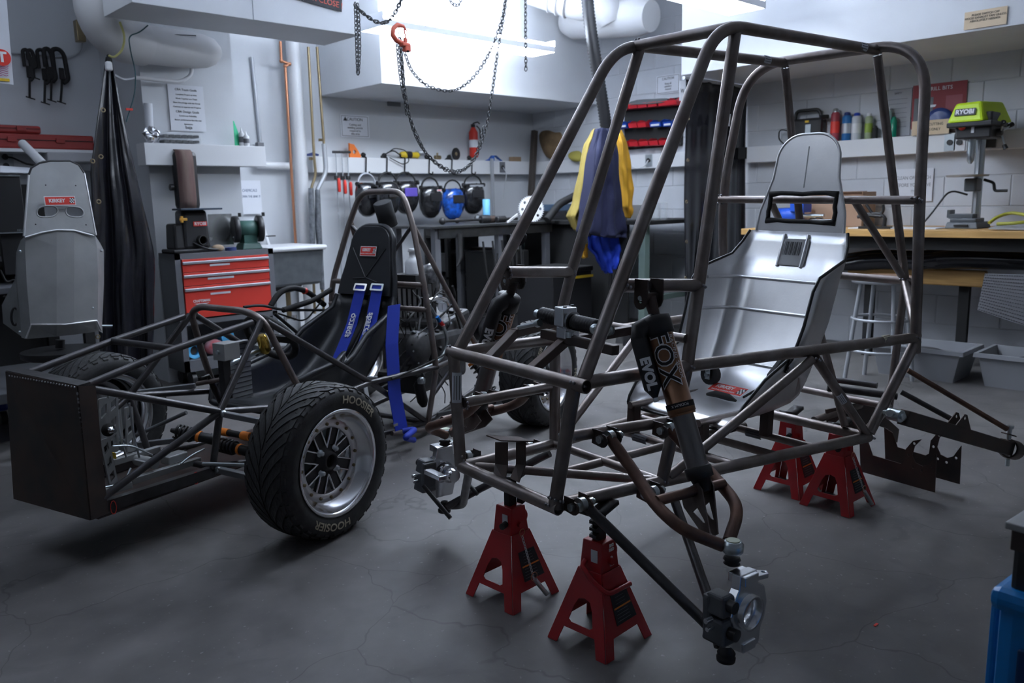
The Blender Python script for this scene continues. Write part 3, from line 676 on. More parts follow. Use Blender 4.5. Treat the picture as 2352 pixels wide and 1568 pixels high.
for k in range(12):
    t_ = .035-.0055*k
    w_ = .0012+.0014*((k*7) % 3)
    part('barcode_line', MB().grid([[B(on_row(u_)-.0095, t_, u_), B(on_row(u_)-.0095, t_-w_, u_)] for u_ in (.995, .95)], False), M_ink, seat1)
# black tape around the slot
tp = [(-.127, .035), (-.125, .13), (.125, .13), (.127, .035)]
tt = MB(); rr = random.Random(4); 
pts = []
for a, b in zip(tp, tp[1:]+tp[:1]):
    for k in range(6): pts.append(P2(a[0]+(b[0]-a[0])*k/6+rr.uniform(-.003, .003), a[1]+(b[1]-a[1])*k/6+rr.uniform(-.003, .003), .0))
part('tape_edge', MB().tube(pts, [.008+.004*((i % 6) == 0) for i in range(len(pts))], 8, closed=True), M_blkm, seat1)
for k in (-1, 1):
    for v in (.19, .2): part('screw', MB().sphere(P2(.06*k, v, .0025), .003, 6), M_ink, seat1)
# red maker's sticker on the cushion, black straps
def sticker(FR, O, X, Y, w_, h, txt, parent, sub=None):
    X, Y = V(X).normalized(), V(Y).normalized(); Z = X.cross(Y)
    part('sticker_border', MB().box(O, (w_+.006, h+.006, .0006), (X, Y, Z)), M_wht, parent)
    part('sticker', MB().box(O+Z*.0006, (w_, h, .0006), (X, Y, Z)), M_stk, parent)
    text(txt, h*(.62 if not sub else .5), O+Z*.0012-X*w_*.11+(Y*h*.14 if sub else V((0, 0, 0))), X, Y, M_wht, parent, bold=.0008, sx=w_*.66/(h*.62*len(txt)*.66)*(1 if not sub else 1.24))
    if sub: text(sub, h*.2, O+Z*.0012-X*w_*.08-Y*h*.3, X, Y, M_wht, parent, sx=.9)
    # chequered flag mark
    for i in range(4):
        for j in range(4):
            if (i+j) % 2 == 0 and (i, j) not in ((0, 3), (3, 0)):
                part('flag_square', MB().box(O+Z*.0013+X*(w_*.33+i*w_*.04+j*.001)+Y*(-h*.24+j*h*.16), (w_*.04, h*.16, .0004), (X, Y, Z)), M_ink, parent)
            elif (i+j) % 2: part('flag_square', MB().box(O+Z*.0013+X*(w_*.33+i*w_*.04+j*.001)+Y*(-h*.24+j*h*.16), (w_*.04, h*.16, .0004), (X, Y, Z)), M_wht, parent)
q = B(*BF.px(1716, 888, l=1.12)); q = B(1.12, BF.px(1716, 888, u=.505)[1], .506); sticker(B, q+BF.U*.004, -BF.T, BF.L*.9+BF.U*.35, .13, .048, 'KIRKEY', seat1, 'RACING FABRICATION')
for cx_, cy_ in ((1655, 915), (1725, 900)):
    c = B(*BF.px(cx_, cy_, u=.49)); X = -BF.T; part('seat_slot_trim', MB().tube([c-X*.055+BF.U*.004, c-X*.02+BF.U*.012, c+X*.03+BF.U*.01, c+X*.06+BF.U*.004], [.005, .012, .012, .004], 8), M_blkm, seat1)
for k, (a, b) in enumerate((((1718, 905), (1752, 875)),)):
    part('loose_strap', MB().tube([B(*BF.px(1708, 912, u=.5)), B(*BF.px(1735, 896, u=.51)), B(*BF.px(1760, 893, u=.52)), B(*BF.px(1735, 906, u=.5))], .004, 8, .02), M_blkm, seat1)
part('hip_bolster', MB().grid([[B(l_, -.172, u_) for l_, u_ in ((1.02, .50), (1.06, .60), (1.12, .645), (1.19, .655))], [B(l_, -.166, u_) for l_, u_ in ((1.02, .50), (1.08, .52), (1.14, .53), (1.20, .55))]], False), M_blkm, seat1, 'black hip pad', solid=.012)
# belt bracket seen at the left hip
c = B(*BF.px(1628, 860, l=1.12)); part('hip_opening', MB().cyl(c, c+BF.L*.02, .035, 18), M_blkm, seat1)
part('belt_bracket', MB().box(c-BF.L*.006+BF.U*.01, (.004, .02, .05), (BF.L, BF.T, BF.U)).cyl(c-BF.L*.016, c-BF.L*.004, .008, 6), M_zinc, seat1)
# ================================================================ RED JACK STANDS
def jack(loc, rz, h, ratch, label, chain=False, decal=0, handle=False, detail=True):
    """four-legged pressed steel axle stand; h = height of saddle"""
    j = thing('jack_stand', (0, 0, 0), label, 'jack stand', 'red jack stands under the buggy'); bh = .265; bw = .093; tw = .036
    def pt(x, y, z): return V((x, y, z))
    for s in range(4):
        a = s*PI/2; X = V((math.cos(a), math.sin(a), 0)); Nn = V((math.sin(a), -math.cos(a), 0))
        # sloped trapezoid side with an arched cut-out between the feet and a window
        O = Nn*bw; top = Nn*tw+V((0, 0, bh*.72)); Y = (top-O).normalized(); H = (top-O).length
        poly = [(-bw, 0), (-bw+.030, 0), (-bw+.044, .045), (bw-.044, .045), (bw-.030, 0), (bw, 0), (tw, H), (-tw, H)]
        hole = [(-.036, .062), (.036, .062), (.020, .118), (.0, .128), (-.020, .118)]
        hole = [(-.038, .068), (-.03, .062), (.03, .062), (.038, .068), (.028, .105), (.018, .124), (0, .129), (-.018, .124), (-.028, .105)]
        part('leg_side', MB().prism(poly, .003, O, X, Y, holes=[hole] if s in (1, 3) else None), M_red, j, bevel=.001)
        if s == decal:
            for k, (y0, y1) in enumerate(((.088, .12), (.126, .165))): pass
    # neck box
    part('neck', MB().add([V((x*tw*1.0, y*tw*.95, bh*.72)) for x, y in ((-1, -1), (1, -1), (1, 1), (-1, 1))]+[V((x*.027, y*.031, bh)) for x, y in ((-1, -1), (1, -1), (1, 1), (-1, 1))], [(0, 1, 5, 4), (1, 2, 6, 5), (2, 3, 7, 6), (3, 0, 4, 7), (4, 5, 6, 7)]), M_red, j, bevel=.003)
    part('pawl_housing', MB().lathe(V((.024, -.02, bh-.04)), EY, [(0, .024), (.04, .024)], 18), M_red, j)
    part('pivot_boss', MB().cyl(V((-.0, -.033, bh-.05)), V((0, -.042, bh-.05)), .009, 12), M_red, j)
    col = MB().box((0, 0, (bh+h)/2-.01), (.030, .022, h-bh+.02)); part('ratchet_bar', col, M_blk, j, bevel=.002)
    for k in range(max(1, int((h-bh-.02)/.018))):
        part('ratchet_tooth', MB().prism([(0, 0), (.011, .004), (.011, .012), (0, .016)], .022, V((ratch*.015, -.011*ratch if ratch > 0 else -.011, bh+.004+k*.018)), V((ratch, 0, 0)), EZ), M_blk, j)
    part('saddle', MB().grid([[V((x, y, h+abs(x)/.055*.014-.006)) for y in (-.02, .02)] for x in (-.055, -.03, 0, .03, .055)], True), M_blk, j, solid=.012)
    # labels
    if decal is not None:
        a = 0; X = EX; O = V((0, -bw, 0)); top = V((0, -tw, bh*.72))
    X = EX; O = V((0, -bw, 0)); Y = (V((0, -tw, bh*.72))-O).normalized(); Z = X.cross(Y)
    part('warning_decal', MB().prism([(-.028, .068), (.052, .068), (.034, .15), (-.028, .15)], .0008, O+Z*.0035, X, Y), M_ink, j)
    part('decal_stripe', MB().box(O+Y*.108+Z*.0045+X*(.008), (.065, .004, .0006), (X, Y, Z)), M_org, j)
    for k in range(8): part('printed_line', MB().box(O+Y*(.076+.008*k+(.01 if k > 3 else 0))+Z*.0045+X*(.004-.001*k*0), (.052-.003*k, .0014, .0004), (X, Y, Z)), M_grey, j)
    part('paper_label', MB().box(V((-.0325, -.010, bh-.035)), (.0015, .020, .032)), M_paper, j)
    if handle:
        part('lever_handle', MB().tube([V((-.036, .015, bh-.05)), V((-.05, .015, bh-.06)), V((-.058, -.02, bh-.085)), V((-.045, -.062, bh-.115)), V((.045, -.062, bh-.118))], .0065, 10, .02), M_red, j)
        text('3', .018, V((.004, -.0358, bh-.046)), EX, EZ, M_wht, j, bold=.001); text('BIG\nRED', .011, V((.004, -.0352, bh-.016)), EX, EZ, M_wht, j, bold=.0004)
        text('TON', .008, V((.004, -.0362, bh-.062)), EX, EZ, M_wht, j)
    else:
        part('lever_handle', MB().tube([V((-.02, -.01, bh-.045)), V((-.055, -.02, bh-.045))], .009, 10), M_blk, j)
    if chain:
        # ring, fine chain and locking pin
        def ring(c, r, n): return MB().tube([c+V((math.cos(2*PI*k/14), 0, math.sin(2*PI*k/14)))*r for k in range(14)], n, 6, closed=True)
        a0 = V((-.012, -.055, bh-.065)); part('key_ring', ring(a0, .010, .0012), M_cop, j)
        e = V((-.02, -.105, .09)); n = 15
        for k in range(n):
            c = a0.lerp(e, (k+.6)/n)+V((0, 0, -.01)); d_ = (e-a0).normalized(); s_ = EX if k % 2 else d_.cross(EX)
            part('chain_link', MB().tube([c+d_*math.cos(t)*.006+s_*math.sin(t)*.0032 for t in [2*PI*i/8 for i in range(8)]], .001, 5, closed=True), M_zinc, j)
        part('key_ring', ring(e, .012, .0012), M_cop, j)
        part('locking_pin', MB().cyl(e+V((.003, 0, -.01)), e+V((.038, -.012, -.062)), .0065, 12), M_zinc, j)
    else: pass
    j.location = V(loc); j.rotation_euler = (0, 0, rz)
    return j
jack((1.483, 1.575, 0), 0.03, .345, 1, 'red jack stand under the far nose corner with a chained locking pin', chain=True)
jack((1.475, 1.245, 0), 0.03, .340, -1, 'nearest red jack stand with a curved red lever and the number 3', handle=True)
jack((2.755, 1.21, 0), -.05, .300, 1, 'rear red jack stand nearer the camera with a silver pin hanging on a chain', chain=True)
jack((2.79, 1.415, 0), -.02, .300, 1, 'rear red jack stand standing farther back behind the other rear stand')
# ================================================================ SMALL SINGLE-SEAT RACE CAR
KF = Frame((0.7, 2.81981, 0), (0.96474, 0.2632, 0), (-0.26319, 0.96472, 0.00674), (0.00178, -0.0065, 0.99998))
car = thing('race_car', (1.45, 3.0, 0), 'small open-wheel race car without bodywork, dark tube frame and black seat with blue belts', 'race car')
def K(a, b, c): return KF.g(a, b, c)
def kp(x, y, **k): return K(*KF.px(x, y, **k))
def ct(name, pts, r=.0125, fil=0, m=None, loc=True, label=None, **k):
    return part(name, MB().tube([K(*p) if loc else p for p in pts], r, 12, fil, **k), m or M_steel2, car, label)
def cb(name, pts, r=.0125, fil=0, **k): ct(name, pts, r, fil, **k); ct(name, [(a, -b, c) for a, b, c in pts], r, fil, **k)
cNT, cNB, cX, cFH, cMI, cBO = (-.03, -.172, .575), (-.045, -.174, .20), (.301, -.173, .638), (.656, -.2, .685), (.398, -.253, .407), (.406, -.181, .191)
TUB, MB_ = (1.181, -.253, .35), (1.594, -.304, .344)
cb('top_rail_tube', [cNT, cX, (.62, -.192, .684)])
ct('nose_cross_tube', [(-.02, -.172, .575), (-.02, .172, .575)]); ct('top_cross_tube', [cX, (cX[0], -cX[1], cX[2])])
cb('side_diagonal_tube', [cNT, cMI]); cb('lower_diagonal_tube', [cNB, cMI]); cb('side_upright_tube', [cMI, cBO]); cb('hoop_brace_tube', [cFH, cMI])
fl = KF.px(660, 892, l=.80); ft = KF.px(545, 712, l=.66); fq = KF.px(468, 708, l=.66)
ct('front_hoop', [(.80, -.25, .36), (.66, -.205, .69), (.655, ft[1]-.05, ft[2]+.0), (.655, .14, ft[2]+.003), (.66, .2, .69), (.72, .225, .50), (.80, .25, .30)], .0132, .07, m=M_steel)
cb('side_tube', [(.68, -.2, .68), TUB]); cb('side_tube', [TUB, MB_]); cb('side_tube', [cMI, (.85, -.26, .33), TUB]); cb('side_tube', [TUB, (1.62, -.22, .06)])
mh = [(1.62, -.22, .05), (1.592, -.304, .344), (1.55, -.30, .6), (1.55, -.28, .73), (1.595, -.192, 1.013), (1.612, -.125, 1.158)]
ct('main_hoop', mh+[(a, -b, c) for a, b, c in reversed(mh)], .0138, .06, m=M_steel, label='main roll hoop behind the seat')
ct('hoop_cross_tube', [(1.55, -.28, .732), (1.55, .28, .732)], m=M_steel); ct('hoop_cross_tube', [(1.545, -.30, .62), (1.545, .30, .62)], m=M_steel)
q = KF.px(1105, 815, t=-.30); cb('hoop_rear_brace', [(1.60, -.185, 1.01), (q[0], -.30, q[2])], m=M_steel)
cb('hoop_inner_tube', [(1.60, -.185, 1.0), (1.62, -.06, .88), (1.60, -.05, .73)], .009)
cb('bottom_rail_tube', [cBO, (.9, -.2, .12), (1.62, -.22, .06)])
cb('rear_rail_tube', [(1.62, -.22, .06), (2.15, -.17, .12)]); cb('rear_rail_tube', [MB_, (2.15, -.2, .34)]); cb('rear_upright_tube', [(2.15, -.17, .12), (2.15, -.2, .34), (q[0], -.3, q[2])])
cb('rear_diagonal_tube', [(1.61, -.26, .2), (1.85, -.26, .345)]); ct('rear_cross_tube', [(2.15, -.2, .34), (2.15, .2, .34)])
ct('bottom_cross_tube', [(1.62, -.22, .06), (1.62, .22, .06)]); ct('bottom_cross_tube', [cBO, (cBO[0], -cBO[1], cBO[2])])
ct('lower_link', [kp(900, 995, t=-.23), kp(988, 985, t=-.23)], .011, loc=False, m=M_steel)
# square lower rails, floor pan
for s in (1, -1):
    a, b = K(-.03, -.168*s, .185), K(.41, -.175*s, .176); part('lower_rail', MB().box((a+b)/2, ((b-a).length, .026, .036), ((b-a).normalized(), KF.T, KF.U)), M_steel2, car)
part('floor_pan', MB().box(K(.62, 0, .155), (1.3, .36, .004), (KF.L, KF.T, KF.U)), M_dksteel, car)
for l_ in (.02, .33):
    part('red_wire', MB().tube([K(l_+.01*math.cos(t), -.185, .176+.022*math.sin(t)) for t in [2*PI*k/10 for k in range(10)]], .0016, 6, closed=True), M_stk, car)
# nose panel: flat dark steel plate with a folded, welded side
c = [K(-.06, .19, .595), K(-.055, -.192, .585), K(-.062, -.194, .165), K(-.085, .19, .172)]
cc_ = sum(c, V((0, 0, 0)))/4
part('nose_panel', MB().grid([[c[0], c[1]], [c[3], c[2]]], False), M_dksteel, car, 'flat dark welded steel nose plate', solid=.006)
part('side_flange', MB().grid([[K(-.055, -.192, .585), K(.0, -.190, .575)], [K(-.062, -.194, .165), K(-.004, -.19, .165)]], False), M_dksteel, car, solid=.004)
part('top_flange', MB().grid([[K(-.06, .19, .595), K(-.055, -.192, .585)], [K(-.02, .19, .598), K(-.015, -.192, .588)]], False), M_steel2, car, solid=.005)
ww = MB(); rr = random.Random(9)
for k in range(26): ww.sphere(K(-.057, -.19, .18+.4*k/26+rr.uniform(-.004, .004)), .0035, 6, (1, 1, 1.8))
for k in range(24): ww.sphere(K(-.062, -.185+.37*k/24, .583), .0032, 6, (1, 1.6, 1))
o = part('weld_seam', ww, M_weld, car); o['kind'] = 'stuff'
# ---- wheels
M_face = mat('rim_face', (.66, .65, .66), .32, .9)
def wheel(l, t, side, name_c, txt=(120, 285), steer=0.0):
    ax = (KF.T*(-side)); ax = (ax+KF.L*steer*side).normalized(); up = KF.U; fw = ax.cross(up).normalized(); C0 = K(l, t*(-side) if False else -t*side, .262)
    if side == -1: C0 = K(l, t, .262)
    P = lambda y, r, a: C0+ax*y+(fw*math.cos(a)+up*math.sin(a))*r
    prof = [(-.078, .172), (-.088, .185), (-.094, .21), (-.09, .235), (-.078, .249), (-.05, .2555), (0, .2585), (.05, .2555), (.078, .249), (.09, .235), (.094, .21), (.088, .185), (.078, .172)]
    w_ = part('wheel', MB().lathe(C0, ax, prof, 72, caps=False), M_rub, car, name_c)
    w_.name = 'wheel'; w_.data.name = 'tyre'
    def R(y): 
        y = abs(y); return .2600 if y < .02 else .2600-(y-.02)*.045 if y < .05 else .25865-(y-.05)*.26
    tb = MB(); n = 34
    for s in (1, -1):
        for i in range(n):
            a0 = 2*PI*(i+(.5 if s < 0 else 0))/n; vs = []; m = 6
            for k in range(m+1):
                y = .005+.074*k/m; da = .42*(k/m)**.8
                for wv in (-.5, .5):
                    for h in (0, .0042): vs.append(P(s*y, R(y)+h-.002, a0+da*1.0+wv*.148*(1-.12*k/m)))
            fs = []
            for k in range(m):
                b = k*4; fs += [(b+1, b+3, b+7, b+5), (b, b+1, b+5, b+4), (b+2, b+6, b+7, b+3)]
            fs += [(0, 2, 3, 1), (m*4, m*4+1, m*4+3, m*4+2)]
            tb.add(vs, fs)
            # split the block with a narrow sipe near the shoulder
            vs = []
            for y, h in ((.062, .0032), (.088, .004)):
                for wv in (-.5, .12): 
                    for hh in (-.004, h): vs.append(P(s*y, (R(y) if y < .08 else .240)+hh, a0+.62+wv*.13))
            tb.add(vs, [(1, 3, 7, 5), (0, 1, 5, 4), (2, 6, 7, 3), (0, 2, 3, 1), (4, 5, 7, 6)])
    o = part('tread_blocks', tb, M_rub, w_); o['kind'] = 'stuff'
    part('rim_barrel', MB().lathe(C0, ax, [(-.08, .172), (-.083, .180), (-.086, .178), (-.078, .160), (.02, .150), (.04, .158), (.052, .160), (.06, .168), (.078, .168), (.085, .178), (.090, .181), (.088, .172), (.080, .167), (.064, .164), (.056, .155), (.046, .150), (.038, .138)], 64, caps=False), M_chr, w_, 'polished rim lip')
    part('rim_ring', MB().lathe(C0, ax, [(.030, .139), (.040, .139), (.040, .112), (.030, .112), (.030, .139)], 64, caps=False), M_face, w_)
    for k in range(16):
        a = 2*PI*k/16; c_ = P(.040, .127, a); part('rim_bolt', MB().lathe(c_, ax, [(0, .0062), (.005, .0062), (.008, .003)], 6), M_brass, w_)
    hub = part('wheel_centre', MB().lathe(C0, ax, [(.018, .058), (.034, .056), (.040, .034), (.052, .031), (.054, .024), (.030, .022)], 32), M_blk, w_)
    for k in range(8):
        a = 2*PI*(k+.5)/8
        sp = MB().add([P(y, r, a+d) for r, d in ((.045, -.33), (.045, .33), (.115, .17), (.115, -.17)) for y in (.018, .033)], [(1, 3, 5, 7), (0, 6, 4, 2), (0, 1, 7, 6), (2, 4, 5, 3), (0, 2, 3, 1), (4, 6, 7, 5)])
        part('spoke', sp, M_blk, w_)
        b = 2*PI*k/8; v = MB()
        for d in (-1, 1):
            v.tube([P(.035, .048, b), P(.035, .117, b+d*.235)], .0030, 6)
        v = part('spoke_edge', v, M_face, w_) if False else None
        for d in (-1, 1): part('spoke_edge', MB().tube([P(.035, .046, b), P(.036, .117, b+d*.225)], .0034, 6), M_chr, w_)
    for k in range(4):
        c_ = P(.034, .048, PI/4+k*PI/2); part('lug_nut', MB().lathe(c_, ax, [(0, .013), (.004, .013), (.004, .009), (.016, .008), (.018, .004)], 12), M_zinc, w_)
    part('brake_disc', MB().lathe(C0, ax, [(-.03, .105), (-.024, .105)], 40), M_zinc, w_)
    part('valve_stem', MB().cyl(P(.045, .150, .9), P(.06, .146, .9), .005, 8), M_blk, w_)
    HS = 1 if side == 1 else 1
    for aa in txt:
        A = math.radians(aa)
        for y_off, rad in ((.0945, .211),):
            text('HOOSIER', .036, V((0, 0, 0)), EX, EY, mat('tyre_lettering', (.50, .46, .34), .7), w_, warp=lambda x, y: P(.0952-abs(y)*.12, rad+y, A+x/rad*HS), bold=.0008, sx=1.15)
    return C0, ax
wheel(.50, .612, 1, 'near front wheel')
wheel(2.03, .612, 1, 'near rear wheel', (205, 25))
wheel(.50, .612, -1, 'far front wheel', (330,))
wheel(2.03, .612, -1, 'far rear wheel', (330,))
# ---- suspension arms (flat grey), uprights
M_arm = mat('arm_grey', (.14, .145, .155), .45)
def flat(a, b, w_, h_, nm='suspension_arm'):
    a, b = K(*a), K(*b); X = (b-a).normalized(); Y = X.cross(KF.U).normalized(); return part(nm, MB().box((a+b)/2, ((b-a).length, w_, h_), (X, Y, X.cross(Y))), M_arm, car, bevel=.003)
for s in (1, -1):
    for a in ((.40, -.262, .40), (.69, -.25, .385)): flat((a[0], a[1]*s, a[2]), (.49, -.50*s, .36), .022, .02)
    for a in ((.41, -.195, .185), (.72, -.21, .17)): flat((a[0], a[1]*s, a[2]), (.50, -.51*s, .14), .024, .022)
    for a in ((1.75, -.26, .35), (2.12, -.20, .34)): flat((a[0], a[1]*s, a[2]), (2.0, -.50*s, .36), .02, .018)
    for a in ((1.7, -.22, .08), (2.12, -.17, .13)): flat((a[0], a[1]*s, a[2]), (2.0, -.51*s, .13), .022, .02)
    part('upright', MB().box(K(.50, -.515*s, .25), (.035, .03, .24), (KF.L, KF.T, KF.U)), M_alu2, car, bevel=.006)
    ct('tie_rod', [(.36, -.19*s, .22), (.43, -.50*s, .24)], .007, m=M_zinc)
    ct('push_rod', [(.50, -.50*s, .16), (.60, -.20*s, .30)], .008, m=M_arm)
    part('rod_end', MB().sphere(K(.40, -.268*s, .402), .012, 10), M_zinc, car); part('rod_end', MB().sphere(K(.41, -.205*s, .185), .012, 10), M_zinc, car)
def spring(o, a, n, r, L_, name='coil_spring', m=None, w=.0045, par=None):
    a = V(a).normalized(); u = a.orthogonal().normalized(); v = a.cross(u); pts = [o+a*(L_*k/(n*12))+(u*math.cos(2*PI*k/12)+v*math.sin(2*PI*k/12))*r for k in range(n*12+1)]
    return part(name, MB().tube(pts, w, 6), m or M_blk, par or car)
for (x0, y0, t0, x1, y1, t1) in ((405, 990, .02, 470, 1005, -.08), (505, 1020, -.08, 565, 1035, -.22)):
    a, b = kp(x0, y0, t=t0), kp(x1, y1, t=t1); D = (b-a).normalized(); L_ = (b-a).length
    d_ = part('damper', MB().lathe(a-D*.02, D, [(0, .008), (.02, .012), (L_*.5, .012), (L_*.5, .019), (L_+.06, .019), (L_+.07, .01)], 16), M_blk, car); spring(a, D, 5, .025, L_*.62, par=d_)
    part('adjuster_ring', MB().lathe(a+D*L_*.75, D, [(0, .021), (.012, .021)], 16), M_org, d_)
a, b = kp(505, 990, t=-.08), kp(575, 1003, t=-.25); part('anti_roll_bar', MB().cyl(a, b, .012), M_blk, car); part('orange_clamp', MB().cyl(a, a.lerp(b, .3), .0145), M_org, car); part('orange_clamp', MB().cyl(a.lerp(b, .75), b, .016), M_org, car)
# ---- pedal box
def slab(cx, cy, t, w_, h_, th=.008, nm='pedal_plate', m=None, holes=3, tilt=0):
    O = kp(cx, cy, t=t); X = KF.L; Y = (KF.U*math.cos(tilt)+KF.L*math.sin(tilt)).normalized(); X = Y.cross(KF.T).normalized()*-1
    hs = [[(x, y+(k-(holes-1)/2)*h_/holes*.92) for x, y in ((-w_*.28, -h_/holes*.34), (w_*.28, -h_/holes*.12), (w_*.28, h_/holes*.34), (-w_*.28, h_/holes*.12))] for k in range(holes)]
    return part(nm, MB().prism(rrect(w_, h_, min(w_, h_)*.2), th, O, X, Y, holes=hs), m or M_alu2, car)
slab(236, 990, -.06, .034, .22, tilt=.1); slab(258, 970, -.03, .034, .20, tilt=.1); slab(248, 1060, -.09, .03, .16, tilt=-.1); slab(215, 1000, -.02, .03, .2, tilt=.1); slab(296, 985, .06, .03, .16, tilt=.05)
a = kp(247, 986, t=-.09); part('brake_bias_pivot', MB().lathe(a, KF.T*-1, [(0, .022), (.008, .022), (.008, .012), (.02, .012)], 20), M_blkm, car); part('pivot_bolt', MB().lathe(a+KF.L*.0-KF.T*.01, KF.T*-1, [(0, .012), (.01, .012), (.012, .007), (.03, .006)], 12), M_chr, car)
for x in (207, 232):
    a = kp(x, 1012, t=-.05); m_ = part('master_cylinder', MB().lathe(a, (KF.U*-1+KF.L*.15), [(0, .01), (.02, .015), (.11, .015), (.12, .008)], 16), M_blk, car)
    part('cylinder_boot', boot(a+KF.U*.01, KF.U*-1, .05, .018, 5), M_blk, m_)
a = kp(192, 922, t=-.12); rs_ = part('fluid_reservoir', MB().lathe(a, KF.U*-1, [(0, .022), (.005, .025), (.095, .025), (.10, .02)], 22), mat('milky_plastic', (.55, .58, .6), .35), car, 'milky white fluid reservoir'); part('reservoir_cap', MB().lathe(a+KF.U*.0, KF.U, [(-.008, .0265), (.014, .0265), (.018, .02)], 22), M_blk, rs_)
for p0, p1, t0 in (((258, 1062), (365, 1030), .05), ((300, 1105), (458, 1056), -.08), ((205, 1140), (300, 1112), -.12)):
    a, b = kp(*p0, t=t0), kp(*p1, t=t0); X = (b-a).normalized(); Y = X.cross(KF.U).normalized()
    part('pedal_rail', MB().box((a+b)/2, ((b-a).length, .022, .022), (X, Y, X.cross(Y))), M_alu2, car, bevel=.002)
a = kp(335, 1060, t=-.04); part('rack_bracket', MB().box(a, (.05, .06, .02), (KF.L, KF.T, KF.U)).cyl(a-KF.T*.05, a+KF.T*.05, .018, 16), M_alu2, car, bevel=.002)
a = kp(400, 1050, t=-.05); part('brake_proportioning_block', MB().box(a, (.08, .05, .03), (KF.L, KF.T, KF.U)), M_alu2, car, bevel=.004)
part('yellow_tag', MB().box(kp(262, 1046, t=-.08), (.002, .02, .02), (KF.L, KF.T, KF.U)), M_yel, car)
for pts in (((297, 925, -.1), (305, 990, -.1), (320, 1050, -.08)), ((258, 1025, -.1), (300, 1022, -.1), (350, 1045, -.1)), ((270, 940, .0), (275, 1000, -.02), (290, 1050, -.02)), ((470, 1030, -.1), (440, 1045, -.1), (415, 1065, -.1)), ((300, 1075, -.1), (285, 1110, -.12), (235, 1120, -.14))):
    part('braided_hose', MB().tube([kp(x, y, t=t) for x, y, t in pts], .0035, 8, .05), M_zinc, car)
a, b = kp(375, 1030, t=-.05), kp(455, 1000, t=-.05); part('brake_line', MB().cyl(a, b, .002, 6), M_blk, car)
# ---- steering: column box, shift unit, wheel
a = kp(520, 805, t=-.02); part('dash_box', MB().box(a, (.075, .065, .065), (KF.L, KF.T, KF.U)), M_alu2, car, 'plain aluminium dash box', bevel=.002); part('box_screw', MB().cyl(a-KF.L*.045, a-KF.L*.037, .008, 10), M_zinc, car)
part('column_post', MB().box(kp(517, 865, t=-.02), (.032, .03, .17), (KF.L, KF.T, KF.U)), M_blk, car); 
part('dash_radiator', MB().box(kp(545, 850, t=.16), (.12, .03, .24), (KF.L, KF.T, KF.U)), M_alu2, car)
for k in range(12): part('cooling_fin', MB().box(kp(545, 850, t=.16)+KF.U*(.11-.02*k)-KF.T*.016, (.118, .002, .003), (KF.L, KF.T, KF.U)), M_steel2, car)
a = kp(606, 790, t=-.03); part('brass_cylinder', MB().lathe(a, (KF.L*.3-KF.U).normalized(), [(-.04, .015), (-.03, .022), (.03, .022), (.04, .012)], 18), mat('gold_anodised', (.65, .42, .08), .25, .9), car, 'gold anodised cylinder')
c_ = kp(622, 775, t=.0); n_ = (KF.L*.80+KF.U*.5).normalized(); u_ = KF.T; v_ = n_.cross(u_)
sw = part('steering_wheel', MB().tube([c_+u_*math.cos(t)*.125+v_*(math.sin(t)*.105) for t in [2*PI*k/40 for k in range(40)]], .0155, 12, closed=True), M_blkm, car, 'black suede steering wheel')
for s in (-1, 1): part('wheel_spoke', MB().box(c_+u_*s*.06, (.10, .012, .035), (u_, n_, v_)), M_blk, sw)
part('wheel_hub', MB().cyl(c_-n_*.08, c_+n_*.01, .028, 16), M_alu2, sw); part('steering_column', MB().cyl(c_-n_*.08, kp(517, 840, t=-.02), .011, 12), M_zinc, car)
part('red_tape', MB().lathe(kp(700, 668, t=.22), KF.L, [(-.008, .0145), (.008, .0145)], 12), M_stk, car)
part('air_hose', MB().tube([kp(622, 702, t=.22), kp(640, 672, t=.22), kp(670, 659, t=.22), kp(705, 668, t=.22), kp(745, 700, t=.22)], .013, 12, .06), M_blkm, car)
for pts, r in ((((560, 705), (600, 700), (650, 712), (745, 712)), .006), (((640, 720), (700, 740), (740, 690)), .004), (((650, 712), (720, 690), (760, 665)), .013), (((630, 720), (690, 770)), .008), (((520, 870), (560, 845), (600, 835), (700, 800)), .011)):
    part('cable_run', MB().tube([kp(x, y, t=.20) for x, y in pts], r, 8, .05), M_blkm if r < .01 or r > .012 else M_steel2, car)
part('black_lever', MB().tube([kp(x, y, t=.05) for x, y in ((462, 868), (478, 862), (492, 890), (508, 925), (515, 945))], [.005, .008, .014, .012, .003], 8), M_blk, car)
part('mirror_arm', MB().tube([kp(453, 881, t=.1), kp(505, 872, t=-.0), kp(545, 860, t=-.05)], .009, 8), M_steel, car)
